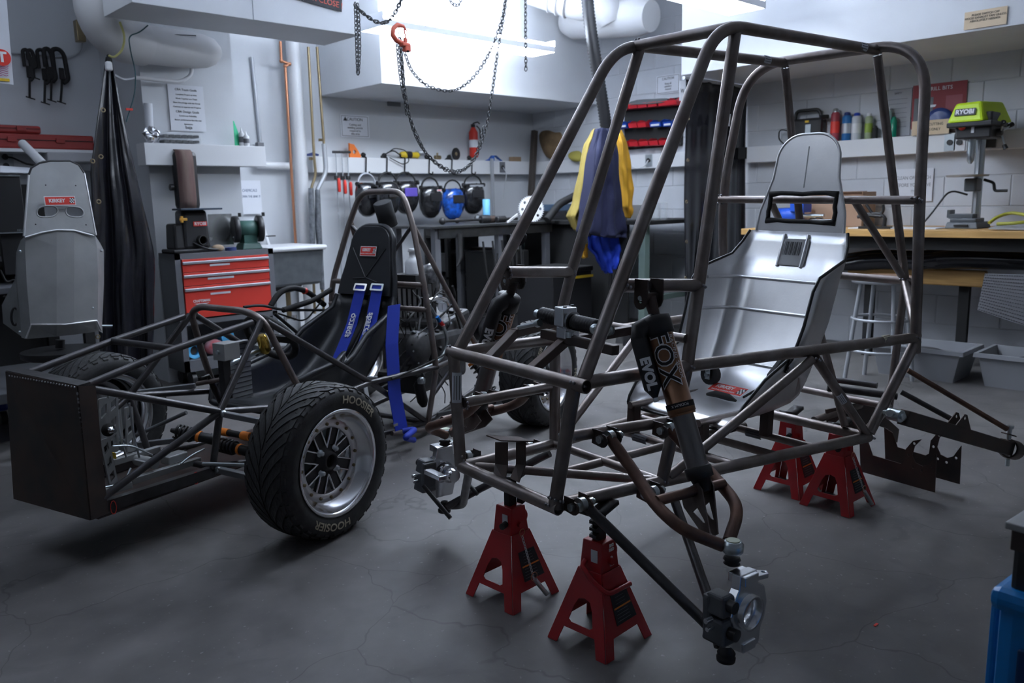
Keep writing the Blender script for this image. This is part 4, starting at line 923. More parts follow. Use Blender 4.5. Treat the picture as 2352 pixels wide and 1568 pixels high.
# ---- seat
M_pad = mat('charcoal_vinyl', (.022, .024, .028), .36, bump=.3, bscale=40)
ktor = [(1.475, .68, .15, .01, 0), (1.465, .62, .16, .03, 0), (1.45, .585, .165, .10, 0), (1.43, .54, .17, .19, 0), (1.37, .47, .175, .22, 0), (1.32, .42, .18, .23, .1), (1.25, .36, .18, .22, .3), (1.16, .31, .18, .20, .7), (1.05, .29, .18, .17, .95), (.92, .29, .175, .15, 1), (.80, .31, .17, .11, 1), (.72, .33, .16, .05, 1), (.70, .32, .15, .01, 1)]
seat2, P3, N3, KR = bucket(lambda a, b, c: K(a, b, c), car, (1.475, .68, 1.56, 1.0, .165, .122), ktor, M_pad, M_pad, .02, trim_r=.013)
seat2['label'] = 'black padded bucket seat with red badge'
part('pad', MB().prism([(x*.97, y*.985) for x, y in ([(.158, 0), (.152, .07), (.130, .20)]+[(.120-.088+.088*math.cos(a), .33-.088+.088*math.sin(a)) for a in [PI/2*k/7 for k in range(8)]])]+[(-x*.97, y*.985) for x, y in reversed([(.158, 0), (.152, .07), (.130, .20)]+[(.120-.088+.088*math.cos(a), .33-.088+.088*math.sin(a)) for a in [PI/2*k/7 for k in range(8)]])], .022, P3(0, 0, .002) if (N3.dot(CO-P3(0, 0)) > 0) else P3(0, 0, -.024), (K(0, 1, 0)-K(0, 0, 0)), (P3(0, 1)-P3(0, 0))), M_pad, seat2, bevel=.008)
SG = 1 if N3.dot(CO-P3(0, 0)) > 0 else -1
Q = lambda x, y, dz=.027: P3(x*(-1), y, SG*dz)
for pts in (((-.10, .22), (-.0, .08)), ((.10, .22), (.0, .08)), ((-.075, .075), (0, .08)), ((.075, .06), (0, .08))):
    part('stitched_seam', MB().tube([Q(*pts[0], .0245), Q(*pts[1], .0245)], .0035, 6), M_pad, seat2)
part('badge_patch', MB().box(Q(.0, .205, .0255), (.105, .058, .003), (-(K(0, 1, 0)-K(0, 0, 0)), (P3(0, 1)-P3(0, 0)), (P3(0, 0, SG)-P3(0, 0)))), M_blk, seat2)
sticker(K, Q(.0, .205, .0285), -(K(0, 1, 0)-K(0, 0, 0)), (P3(0, 1)-P3(0, 0)), .09, .040, 'KIRKEY', seat2, 'RACING FABRICATION')
for k in (-1, -.35, .35): 
    part('stitched_seam', MB().tube([K(r_[0]-.016, k*.09, r_[1]+.014) for r_ in ktor[:9]], .0035, 6), M_pad, seat2)
# foam roll above the seat
a = kp(888, 500, t=-.02); D = (kp(886, 470, t=-.02)-a).normalized(); D = (D+KF.L*-.35).normalized()
part('foam_headrest', MB().lathe(a-D*.04, D, [(0, .04), (.0, .044), (.115, .044), (.118, .04)], 28), mat('charcoal_foam', (.03, .032, .036), .9), car, 'round grey foam headrest')
# blue shoulder belts with white lettering and metal adjusters
def belt(pts, w_, nm='harness_strap', par=None):
    rows = []
    for i, (c_, sd) in enumerate(pts): rows.append([c_-sd*w_/2, c_+sd*w_/2])
    return part(nm, MB().grid(rows, False), M_blue, par or car, solid=.003)
sd = -(K(0, 1, 0)-K(0, 0, 0))
def on_seat(x, y, off): 
    return kp(x, y, l=off)
for (xa, ya, xb, yb, xc, yc, fl) in ((830, 655, 808, 745, 762, 858, 1), (868, 655, 852, 745, 812, 850, -1)):
    p0, p1, p2, p3 = kp(xa, ya, l=1.445), kp((xa+xb)/2, (ya+yb)/2, l=1.41), kp(xb, yb, l=1.37), kp(xc, yc, l=1.22)
    bt = belt([(p0, sd), (p1, sd), (p2, sd), (p2.lerp(p3, .5), sd), (p3, sd)], .062)
    a, b = p1, p2.lerp(p3, .35); Y = (a-b).normalized(); Z = sd.cross(Y).normalized(); Z = Z if Z.dot(CO-a) > 0 else -Z
    mid = a.lerp(b, .5)+Z*.004; X = Y*(1 if fl > 0 else -1); YY = Z.cross(X)
    text('sparco', .047, mid+Y*-.012, X, YY, M_wht, bt, bold=.0006, sx=.95)
    part('logo_line', MB().box(mid-YY*.019-Y*.012, (.10, .003, .0008), (X, YY, Z)), M_wht, bt)
    bx_ = rrect(.074, .036, .005); hl = rrect(.056, .020, .003)
    part('belt_adjuster', MB().prism(bx_, .003, p0.lerp(p1, .12)+Z*.004, sd, Y, holes=[hl]), M_chr if fl > 0 else M_zinc, bt)
belt([(kp(905, 700, t=-.24), -KF.L*1), (kp(900, 790, t=-.26), -KF.L), (kp(906, 900, t=-.27), -KF.L), (kp(922, 985, t=-.28), -KF.L)], .085, 'hanging_strap')
part('strap_end', MB().tube([kp(925, 990, t=-.28), kp(955, 985, t=-.32), kp(930, 1005, t=-.36), kp(950, 1010, t=-.3)], .014, 8, .03), M_blue, car)
part('belt_buckle', MB().box(kp(905, 975, t=-.30), (.03, .02, .012), (KF.L, KF.T, KF.U)), M_chr, car)
part('lap_strap', MB().grid([[kp(760, 835, l=1.22), kp(795, 840, l=1.22)], [kp(742, 882, l=1.15), kp(780, 885, l=1.15)]], False), M_blue, car, solid=.003)
part('belt_buckle', MB().tube([kp(752, 838, l=1.2), kp(768, 842, l=1.2), kp(775, 848, l=1.2), kp(762, 846, l=1.2)], .003, 6, closed=True), M_chr, car)
# ---- engine bay
def eb(x, y, t, d, m, nm, bev=.006, rot=0, label=None):
    c_ = kp(x, y, t=t); a = KF.L*math.cos(rot)+KF.U*math.sin(rot); b = -KF.L*math.sin(rot)+KF.U*math.cos(rot)
    return part(nm, MB().box(c_, d, (a, KF.T, b)), m, car, label, bevel=bev)
M_eng = mat('engine_casting', (.11, .11, .115), .5, .6, noise=.4, nscale=20)
eng = eb(975, 810, -.0, (.30, .34, .26), M_eng, 'engine_block', .03)
eb(1000, 740, .0, (.24, .30, .10), M_eng, 'cylinder_head', .02, .2); eb(940, 870, -.05, (.2, .26, .10), M_blk, 'oil_sump', .02)
c_ = kp(965, 800, t=-.19); part('clutch_cover', MB().lathe(c_, -KF.T, [(-.02, .085), (.01, .08), (.025, .06), (.028, .0)], 28), M_eng, car)
for k in range(6): 
    a_ = 2*PI*k/6; part('cover_bolt', MB().cyl(c_+(KF.L*math.cos(a_)+KF.U*math.sin(a_))*.072-KF.T*.005, c_+(KF.L*math.cos(a_)+KF.U*math.sin(a_))*.072-KF.T*.018, .005, 6), M_zinc, car)
c_ = kp(945, 690, t=.10); part('radiator', MB().box(c_, (.03, .30, .20), (KF.L, KF.T, KF.U)), M_blkm, car)
for k in range(9): part('radiator_tube', MB().box(c_-KF.L*.017+KF.T*(-.135+.033*k), (.004, .02, .19), (KF.L, KF.T, KF.U)), M_alu2, car)
c_ = kp(950, 620, t=.05); part('catch_can', MB().lathe(c_-KF.U*.04, KF.U, [(0, .045), (.08, .045), (.10, .03), (.11, .02), (.13, .02), (.135, .028), (.15, .02)], 22), mat('white_plastic', (.75, .77, .8), .4), car, 'white plastic overflow bottle')
c_ = kp(988, 640, t=.0); part('intake_plenum', MB().lathe(c_-KF.U*.09+KF.L*.0, KF.U, [(0, .035), (.02, .05), (.13, .05), (.16, .035), (.17, .0)], 22), mat('carbon_black', (.03, .032, .035), .25, coat=.5, noise=.6, nscale=40, col2=(.14, .14, .15)), car, 'glossy carbon fibre plenum')
part('intake_box', MB().box(kp(940, 645, t=.05), (.1, .16, .07), (KF.L, KF.T, KF.U)), M_blkm, car)
c_ = kp(1016, 705, t=-.18); view = (CO-c_).normalized(); g_ = part('pressure_gauge', MB().lathe(c_-view*.02, view, [(0, .02), (.004, .025), (.022, .025), (.022, .022), (.019, .022)], 28), M_zinc, car, 'round white pressure gauge'); part('gauge_face', MB().lathe(c_, view, [(0, .0215), (.0005, .0215)], 24), M_paper, g_); part('gauge_needle', MB().box(c_+view*.0015, (.0015, .028, .0006), (view.cross(KF.U), KF.U.cross(view).cross(view), view)), M_ink, g_)
part('regulator', MB().cyl(kp(985, 700, t=-.18), kp(1000, 725, t=-.18), .010, 12), M_zinc, car); part('blue_fitting', MB().cyl(kp(1004, 727, t=-.18), kp(1010, 738, t=-.18), .010, 8), mat('fitting_blue', (.02, .2, .6), .3, .7), car); part('red_fitting', MB().cyl(kp(1010, 738, t=-.18), kp(1018, 748, t=-.18), .010, 8), mat('fitting_red', (.65, .03, .03), .3, .7), car)
part('braided_hose', MB().tube([kp(x, y, t=-.19) for x, y in ((1018, 748), (1028, 775), (1022, 810), (1000, 835), (960, 850))], .0085, 10, .04), M_zinc, car)
part('exhaust_pipe', MB().tube([kp(x, y, t=-.12) for x, y in ((985, 690), (1005, 683), (1025, 688), (1030, 700))], .011, 10, .03), M_chr, car)
part('red_clamp', MB().lathe(kp(1020, 765, t=-.1), view, [(0, .03), (.012, .03), (.012, .025), (0, .025), (0, .03)], 20, caps=False), mat('fitting_red', (1, 0, 0)), car); part('oil_filter', MB().lathe(kp(1022, 762, t=-.08), view, [(-.04, .024), (.01, .024), (.014, .018)], 20), M_zinc, car)
part('control_box', MB().box(kp(1045, 725, t=-.1), (.07, .06, .06), (KF.L, KF.T, KF.U)), M_blk, car)
part('starter_motor', MB().lathe(kp(965, 895, t=-.18), (KF.U*-1+KF.L*.3), [(-.05, .012), (-.03, .026), (.06, .028), (.09, .015)], 18), M_blk, car); part('solenoid', MB().lathe(kp(968, 880, t=-.2), KF.U, [(0, .018), (.02, .02), (.03, .01)], 14), M_zinc, car)
rr = random.Random(3)
for k in range(34):
    x0, y0 = rr.uniform(925, 1050), rr.uniform(650, 880); pts = [kp(x0, y0, t=rr.uniform(-.2, -.05))]
    for i in range(3): x0 += rr.uniform(-35, 35); y0 += rr.uniform(-10, 45); pts.append(kp(x0, min(y0, 930), t=rr.uniform(-.22, -.05)))
    part('wiring_loom', MB().tube(pts, rr.choice((.003, .004, .006)), 6, .05), M_blkm, car)
for k in range(10):
    x0, y0 = rr.uniform(930, 1040), rr.uniform(660, 850); c_ = kp(x0, y0, t=rr.uniform(-.22, -.15)); part('hose_clamp', MB().lathe(c_, V((rr.random(), rr.random(), rr.random()+.1)), [(0, .012), (.01, .012)], 12), rr.choice((M_zinc, M_alu2, M_eng)), car)
part('throttle_cable', MB().tube([kp(900, 870, t=-.3), kp(960, 845, t=-.31), kp(1015, 818, t=-.31), kp(1040, 800, t=-.31)], .005, 8, .05), M_blkm, car)
# rear coil-over beyond the buggy nose
a, b = kp(1085, 830, t=-.32), kp(1135, 905, t=-.42); D = (b-a).normalized(); d_ = part('damper', MB().cyl(a, b, .012), M_blk, car); spring(a+D*.02, D, 6, .026, (b-a).length*.8, m=M_blk, par=d_); part('adjuster_ring', MB().lathe(a+D*.0, D, [(0, .028), (.015, .028)], 16), M_org, d_)
# ================================================================ WALL RACEWAYS, PIPES, DUCTS
def bx2(a, b): return MB().box2(a, b)
struct('trim_5', bx2((3.41, 5.80, 1.358), (5.88, YW, 1.482)), M_white, bevel=.003)
struct('trim_6', bx2((5.885, Y0, 1.358), (XW, 3.44, 1.478)), M_white, bevel=.003)
struct('trim_7', bx2((5.885, 3.75, 1.358), (XW, 5.80, 1.478)), M_white, bevel=.003)
struct('trim_8', bx2((1.867, 5.09, 1.362), (2.645, 5.22, 1.492)), M_white, bevel=.003)
struct('trim_9', bx2((X0, 5.80, 1.36), (1.93, YW, 1.49)), M_white, bevel=.003)
def pipe(nm, pts, r, m, label, cat='pipe', fil=.04, n=12, group=None): return solo(nm, MB().tube(pts, r, n, fil), m, label, cat, group)
wp = at(672, 110, Y=5.78); pipe('vertical_pipe', [V((3.29, 5.78, 0)), V((3.29, 5.78, ZC))], .052, M_white, 'thick white pipe from floor to ceiling beside the copper pipe', n=24)
pipe('horizontal_pipe', [at(590, 378, Y=5.84), at(672, 382, Y=5.84)], .028, M_white, 'short white pipe running from the left shelf box to the thick pipe', n=16)
q = at(598, 325, Y=5.88); pipe('conduit', [V((q.x-.02, 5.88, 2.2)), q], .012, M_cond, 'thin painted conduit dropping to a grey box beside the shelf')
q = at(597, 343, Y=5.86); solo('junction_box', MB().box(q, (.05, .05, .10)), M_grey, 'small grey junction box at the end of the shelf box', 'box', bevel=.004)
P = [at(x, y, Y=5.74) for x, y in ((644, 95), (646, 140), (665, 147), (655, 152), (680, 575))]
t = thing('copper_pipe', P[-1], 'bright copper pipe with an elbow running down to the sink', 'pipe'); part('pipe_run', MB().tube(P, .0105, 10, .02), M_cop, t)
for k in (1, 2, 3): part('elbow_fitting', MB().sphere(P[k], .015, 10), M_cop, t)
for i, (pp, lab) in enumerate(((((708, 108), (722, 370), (726, 402), (714, 432), (716, 500), (723, 720)), 'left brass gas pipe with grey wrapped lower end'), (((728, 108), (744, 330), (749, 395), (729, 436), (731, 520), (748, 780)), 'right brass gas pipe with grey sleeve beside the rail end'))):
    P = [at(x, y, Y=5.66) for x, y in pp]; t = thing('gas_pipe', P[-1], lab, 'pipe'); part('pipe_run', MB().tube(P, .0105, 10, .05), M_brass, t)
    part('duct_tape_wrap', MB().tube([P[3]+V((0, -.002, .0)), P[4], P[4].lerp(P[5], .55)], [.02, .026, .018], 10), mat('duct_tape', (.28, .30, .33), .3, .5, noise=.5, nscale=25, bump=.8, bscale=40), t)
    if i: part('grey_sleeve', MB().tube([P[1], P[2], P[3]], .018, 10, .05), M_cond, t)
    part('pipe_strap', MB().box(P[1].lerp(P[0], .0)+V((-.0, .03, .03 if i else .28-.26)), (.05, .012, .02)), M_brass, t)
# wrapped round duct, upper left
t = thing('round_duct', at(300, 110, Y=5.15), 'white wrapped round duct elbow hanging under the boxed duct', 'duct')
a, b, c = at(228, -30, Y=4.95), at(232, 75, Y=4.95), at(300, 100, Y=5.05)
part('duct_elbow', MB().tube([at(226, -60, Y=4.9), at(226, 30, Y=4.9), at(262, 86, Y=4.95), at(330, 103, Y=5.0)], [.125, .125, .125, .118], 28, .12), M_duct, t)
part('duct_run', MB().tube([at(300, 98, Y=5.0), at(380, 108, Y=5.05), at(440, 116, Y=5.1), at(470, 118, Y=5.1), at(490, 119, Y=5.1), at(503, 120, Y=5.1)], [.108, .108, .106, .098, .078, .04], 28), M_duct, t)
part('seam_crease', MB().tube([at(290, 62, Y=4.93), at(370, 78, Y=4.95), at(450, 82, Y=5.0)], .003, 6), M_blkm, t)
pipe('small_drain_pipe', [at(440, 150, Y=5.12), at(440, 172, Y=5.12), at(415, 189, Y=5.12), at(310, 178, Y=5.12)], .012, M_white, 'thin white drain pipe bent under the round duct', fil=.05)
pipe('grey_hose', [at(310, 178, Y=5.12), at(285, 184, Y=5.1), at(262, 172, Y=5.05)], .008, M_cond, 'short grey hose joined to the thin drain pipe', 'hose')
pipe('rope', [at(275, 50, Y=4.78), at(288, 85, Y=4.78), at(280, 118, Y=4.78), at(262, 132, Y=4.78), at(250, 128, Y=4.8)], .006, mat('yellow_rope', (.42, .40, .16), .8), 'yellow rope looped round the wrapped duct elbow', 'rope', fil=.06)
t = thing('cord', at(290, 260, Y=4.75), 'thin dark green cord hanging beside the black sheeting with a red clip', 'cord')
part('cord_line', MB().tube([at(x, y, Y=4.75) for x, y in ((340, 58), (320, 75), (295, 82), (300, 120), (312, 165), (310, 215), (290, 280))], .0035, 6, .05), mat('cord_green', (.02, .07, .08), .6), t); part('red_clip', MB().box(at(297, 251, Y=4.74), (.035, .01, .012)), M_stk, t)
# big round ducts near the right wall
t = thing('exhaust_duct', at(1400, 60, X=5.5), 'large white round exhaust duct behind the ribbed hose', 'duct')
part('duct_run', MB().tube([at(1300, 52, X=5.5), at(1320, 50, X=5.5), at(1400, 44, X=5.5), at(1470, 38, X=5.5), at(1496, 37, X=5.5)], [.10, .145, .15, .15, .12], 28), M_duct, t)
part('duct_branch', MB().tube([at(1225, -30, X=5.0), at(1320, 5, X=5.2), at(1390, 15, X=5.35), at(1405, 50, X=5.4)], [.14, .135, .12, .10], 24, .1), M_duct, t)
for k in range(3): part('duct_band', MB().tube([at(1270+18*k, -12+6*k, X=5.08+.03*k), at(1273+18*k, -11+6*k, X=5.085+.03*k)], .143, 24), M_duct, t)
# ribbed extraction hose
P = [at(x, y, Y=4.1) for x, y in ((1345, -60), (1352, 40), (1368, 140), (1385, 240), (1398, 330))]
D = []
for i in range(len(P)-1):
    for k in range(26): D.append(P[i].lerp(P[i+1], k/26))
D.append(P[-1])
sm = [sum((D[max(0, min(len(D)-1, i+j))] for j in range(-12, 13)), V((0, 0, 0)))/25 for i in range(len(D))]
solo('extraction_hose', MB().tube(sm, [.048 if i % 2 else .042 for i in range(len(sm))], 16), M_blk, 'thick black ribbed hose hanging down behind the jackets', 'hose')
# ================================================================ CHAINS AND HOOK
M_ch = mat('chain_steel', (.05, .052, .056), .4, .6)
def chain(paths, label, Y=3.3, link=.025, m=M_ch):
    allp = [[at(x, y, Y=Y+dy) for x, y in p] for p, dy in paths]
    t = thing('lifting_chain', allp[0][0], label, 'chain', 'hoist chains')
    mb = MB()
    for P in allp:
        # smooth path
        S = []
        for i in range(len(P)-1):
            p0, p1, p2, p3 = P[max(i-1, 0)], P[i], P[i+1], P[min(i+2, len(P)-1)]
            for k in range(10):
                u = k/10; S.append(.5*((2*p1)+(-p0+p2)*u+(2*p0-5*p1+4*p2-p3)*u*u+(-p0+3*p1-3*p2+p3)*u**3))
        S.append(P[-1]); acc = 0; nx = 0; j = 0
        for a, b in zip(S, S[1:]):
            L_ = (b-a).length
            if L_ < 1e-6: continue
            while nx <= acc+L_:
                c = a+(b-a)*((nx-acc)/L_); d = (b-a)/L_; s = V((.7, -.7, 0)) if abs(d.x-d.y) < 1.2 else EZ; s = (s-d*s.dot(d)).normalized()
                s2 = d.cross(s); w_ = s if j % 2 else s2; s1 = (s*.85+s2*.5).normalized() if j % 2 else (s2*.85-s*.5).normalized()
                mb.tube([c+d*math.cos(q)*link*.58+s1*math.sin(q)*link*.30 for q in [2*PI*i/8 for i in range(8)]], link*.095, 5, closed=True); j += 1; nx += link*.78
            acc += L_
    o = part('chain_links', mb, m, t); o['kind'] = 'stuff'; return t
chain([(((930, 122), (948, 165), (985, 198), (1040, 208), (1085, 180), (1122, 125), (1150, 55), (1163, -10), (1170, -40)), 0)], 'dark chain looping from the red hook up to the ceiling on the right')
chain([(((916, 60), (922, 140), (930, 210), (950, 300), (985, 358), (1040, 392), (1085, 372), (1115, 300), (1130, 215), (1143, 120), (1158, 30), (1166, -40)), .06), (((912, 100), (920, 180), (933, 240), (955, 305), (990, 365), (1045, 397), (1088, 365), (1112, 290)), .09)], 'long bright chain hanging in the lowest double loop')
chain([(((920, 95), (926, 170), (930, 225), (934, 266)), .03)], 'short doubled chain end hanging beneath the red hook')
chain([(((816, 12), (818, 70), (820, 130), (822, 172)), 0), (((822, 14), (825, 70), (826, 120), (823, 172)), .02)], 'doubled chain hanging straight down at the end of the boxed duct')
chain([(((818, 15), (840, 35), (870, 52), (895, 45), (912, 20), (925, -15)), 0), (((820, 18), (850, 42), (880, 53), (900, 40), (918, 10), (926, -15)), .02)], 'dark chain swagged from the boxed duct up to the top edge')
chain([(((1207, -30), (1207, 60), (1208, 158)), 0)], 'single thick chain hanging straight down right of the loops', link=.026)
chain([(((1028, -20), (1036, 4), (1048, 12), (1057, 5), (1060, -20)), 0)], 'short end of chain just showing at the top edge')
t = thing('lifting_hook', at(925, 125, Y=3.28), 'red lifting hook with open throat hanging from the chain', 'hook')
M_hk = mat('hook_red', (.55, .10, .06), .4); P = [at(x, y, Y=3.28) for x, y in ((932, 96), (928, 72), (926, 62), (916, 57), (905, 66), (903, 80), (910, 94), (922, 98))]
P = [at(x, y, Y=3.28) for x, y in ((935, 72), (926, 60), (913, 57), (903, 66), (902, 80), (910, 92), (920, 98), (928, 100))]
part('hook_bow', MB().tube(P, [.003, .008, .011, .012, .012, .012, .012, .011], 12), M_hk, t)
part('hook_shank', MB().tube([at(928, 66, Y=3.27), at(933, 95, Y=3.27)], .004, 8).box(at(931, 92, Y=3.27), (.014, .012, .022)), M_hk, t)
part('chain_block', MB().box(at(934, 110, Y=3.27), (.034, .03, .038)), M_hk, t, bevel=.006); part('block_collar', MB().box(at(930, 103, Y=3.27), (.044, .032, .018)), M_hk, t, bevel=.005); part('block_pin', MB().cyl(at(937, 118, Y=3.24), at(937, 118, Y=3.27), .006, 8), M_blk, t)
# ================================================================ SIGNS
def sign(x0, y0, x1, y1, lines, label, plane, m=M_paper, ink=M_ink, size=.03, name='paper_sign', tilt=0, header=None, border=False, sx=1):
    A, Bq, Cq = at(x0, y0, **plane), at(x1, y0, **plane), at(x0, y1, **plane)
    if 'Y' in plane: X = EX; n_ = -EY
    else: X = -EY; n_ = -EX
    W_ = abs((Bq-A).dot(X)); H_ = abs((Cq-A).z); c_ = at((x0+x1)/2, (y0+y1)/2, **plane)+n_*.003
    Xr = X*math.cos(tilt)+EZ*math.sin(tilt); Yr = EZ*math.cos(tilt)-X*math.sin(tilt)
    t = thing(name, c_-EZ*H_/2, label, 'sign'); part('sheet', MB().box(c_, (W_, H_, .0015), (Xr, Yr, Xr.cross(Yr))), m, t)
    if border:
        for k in (-1, 1):
            part('frame_line', MB().box(c_+Yr*(k*H_*.44)+n_*.001, (W_*.9, .003, .0006), (Xr, Yr, Xr.cross(Yr))), ink, t); part('frame_line', MB().box(c_+Xr*(k*W_*.45)+n_*.001, (.003, H_*.88, .0006), (Xr, Yr, Xr.cross(Yr))), ink, t)
    for s_, yy, sz in lines: text(s_, sz*H_, c_+Yr*(yy*H_)+n_*.0015, Xr, Yr, ink, t, sx=sx)
    return t, c_, W_, H_, Xr, Yr
sign(389, 196, 470, 302, [('CBA Team Goals', .40, .07), ('Complete Project on time\n\nWork Together as a Team\n\nShare Knowledge with the Group\n\nContinue to improve our Program', .16, .045), ('CBA Design Goals', -.08, .07), ('Continuous Reliability\n\nBetter performance than the rest\n\nInnovation', -.26, .045), ('baja', -.42, .10)], 'white notice with two underlined headings above the parts box on the column', dict(Y=5.215))
t, c_, W_, H_, Xr, Yr = sign(782, 264, 848, 316, [('\u25B2 CAUTION' if False else 'CAUTION', .30, .19), ('Cutting and\nwelding permit\nrequired in\nthis area', -.14, .135)], 'caution sign about a cutting permit on the wall under the back soffit', dict(Y=5.895), border=True)
part('warning_triangle', MB().prism([(-.02, -.014), (.02, -.014), (0, .02)], .001, c_+Xr*(-W_*.33)+Yr*(H_*.30)-EY*.0015, Xr, Yr), M_ink, t)
t, c_, W_, H_, Xr, Yr = sign(1508, 172, 1562, 214, [('CAUTION', .30, .2), ('Keep all\ncylinders\nchained', -.12, .15)], 'caution sign above the red bins beside the right curtain', dict(X=5.975), border=True, sx=.9)
sign(548, 414, 600, 492, [('CHEMICALS', .2, .12), ('DOWN THE SINK !!!', .02, .10)], 'paper sign in a plastic sleeve on the wall above the sink', dict(Y=5.88), ink=mat('blue_ink', (.12, .16, .25), .7), sx=.75)
sign(2052, 388, 2142, 462, [('CLEAN OFF BENCH', .22, .15), ('BEFORE YOU LEAVE', .0, .15), ('!!!', -.2, .15)], 'paper sign about cleaning on the block wall behind the roll hoop', dict(X=5.972), ink=mat('grey_ink', (.22, .23, .26), .7), sx=.8)
sign(2215, 22, 2312, 62, [('PLEASE SWITCH OFF\nHOOD EXHAUST FAN UNLESS\nABSOLUTELY NEEDED.', .1, .17)], 'torn cream label on the white soffit at upper right', dict(X=5.105), m=mat('cream_card', (.66, .52, .36), .7), tilt=.0, sx=.95)
sign(640, -28, 786, 8, [('KEEP DOOR CLOSE !', -.1, .55)], 'red and black sign at the top edge on the boxed duct', dict(Y=4.29), m=M_ink, ink=mat('red_ink', (.7, .12, .08), .6), tilt=-.10)
sign(1560, 186, 1572, 232, [('W', 0, .3)], 'small white tag pinned at the left edge of the right curtain', dict(Y=3.5))
q = at(905, 239, Y=5.88); solo('name_plate', MB().box(q, (.13, .02, .035)), M_grey, 'small dark plate on the wall tight under the back soffit', 'plate', bevel=.003)
# left hanging board with the red T
t = thing('wall_poster', at(10, 190, Y=3.6), 'white board with a red circled letter T cut off by the left edge', 'sign')
part('board', MB().add([at(-60, -60, Y=3.6), at(10, -60, Y=3.6), at(31, 195, Y=3.6), at(-60, 182, Y=3.6)], [(0, 1, 2, 3)]), M_paper, t, solid=.004)
r_ = at(4, 132, Y=3.59); part('red_disc', MB().cyl(r_, r_-EY*.002, .03, 28), M_stk, t); text('T', .05, r_-EY*.003, EX, EZ, M_wht, t, bold=.002)
for k in range(5): part('wavy_line', MB().tube([at(-5+4*i, 153+5*k+1.5*math.sin(i*1.6), Y=3.592) for i in range(7)], .0012, 5), mat('magenta_print', (.5, .1, .25), .6), t)
part('yellow_strip', MB().box(at(8, 183, Y=3.595), (.04, .002, .01)), M_yel, t)
solo('wall_cabinet', bx2((.9, 5.55, 2.62), (1.52, YW, ZC)), M_white, 'white box against the ceiling in the top left corner', 'cabinet', bevel=.004)
# ================================================================ BLACK SHEETING
def sheet(top, bot, n, rows, amp, seed, name, label, m=M_tarp, grom=()):
    """hanging folded sheet between polylines of (x,y,depthY)"""
    rr = random.Random(seed); ph = [rr.uniform(0, 6) for _ in range(6)]
    R = []
    for j in range(rows+1):
        v = j/rows; row = []
        for i in range(n+1):
            u = i/n; a = top(u); b = bot(u); p = a.lerp(b, v)
            off = amp*(math.sin(u*17+ph[0]+.6*math.sin(v*3+ph[1]))*.6+math.sin(u*37+ph[2]+v*2)*.3+math.sin(u*14+v*4+ph[3])*.5)*(.5+.6*v)
            row.append(p+V((-.6, -.8, 0))*off+V((math.sin(v*9+u*8+ph[4])*amp*.3, 0, 0)))
        R.append(row)
    t = thing(name, R[-1][n//2], label, 'curtain'); part('sheet', MB().grid(R), m, t, solid=.002); return t, R
tb = lambda u: at(247+10*u, 132, Y=4.85)
def mid_b(u): return at(226+128*u, 850, Y=4.75)
t, R = sheet(tb, mid_b, 60, 30, .03, 5, 'black_sheeting', 'gathered glossy black sheeting tied up beside the left racing seat')
# bulge: widen in the middle by moving rows outward
me = [c for c in bpy.data.objects if c.parent == t][0].data; base = t.location
for j in range(31):
    v = j/30; xl = 244-(244-212)*min(1, v/.36)+(v > .36)*(v-.36)*28; xr = 258+(352-258)*min(1, (v/.62))**1.05
    for i in range(61):
        u = i/60; p = at(xl+(xr-xl)*u, 132+v*728, Y=4.85-.13*v); o = R[j][i]-tb(u).lerp(mid_b(u), v)
        off = .045*(math.sin(u*15+.9*math.sin(v*3))*.6+math.sin(u*33+v*3+math.sin(v*11))*.22+math.sin(u*8+v*5)*.5+.10*math.sin(v*40+u*9))*(.3+.8*v)
        me.vertices[j*61+i].co = p+V((-.6, -.8, 0))*off-base
for x, y in ((236, 253), (231, 360), (212, 370), (226, 463), (224, 773)): part('brass_grommet', MB().tube([at(x, y, Y=4.66)+V((math.cos(a)*.010, -.005, math.sin(a)*.010)) for a in [2*PI*k/12 for k in range(12)]], .003, 6, closed=True), M_brass, t)
part('tie_knot', MB().box(at(250, 152, Y=4.8), (.035, .03, .05)), M_white, t, bevel=.01); part('tie_loop', MB().tube([at(250, 150, Y=4.8), at(250, 128, Y=4.85)], .012, 8), M_blkm, t)
t, R = sheet(lambda u: V((5.12+.85*u, 3.50, 1.94)), lambda u: V((5.13+.84*u, 3.50, .12)), 70, 24, .028, 8, 'welding_curtain', 'black welding curtain hanging from the end of the right soffit')
for x, y in ((1580, 368), (1577, 463), (1577, 555), (1575, 638), (1581, 272)): 
    c_ = at(x, y, Y=3.44); part('brass_grommet', MB().tube([c_+V((math.cos(a)*.011, 0, math.sin(a)*.011)) for a in [2*PI*k/12 for k in range(12)]], .003, 6, closed=True), M_brass, t)
part('curtain_rail', MB().cyl((5.1, 3.5, 1.945), (5.97, 3.5, 1.945), .012, 10), M_cond, t)
part('pinned_paper', MB().add([at(1644, 283, Y=3.42), at(1655, 258, Y=3.42), at(1678, 262, Y=3.42), at(1676, 290, Y=3.42)], [(0, 1, 2, 3)]), M_paper, t, solid=.001)
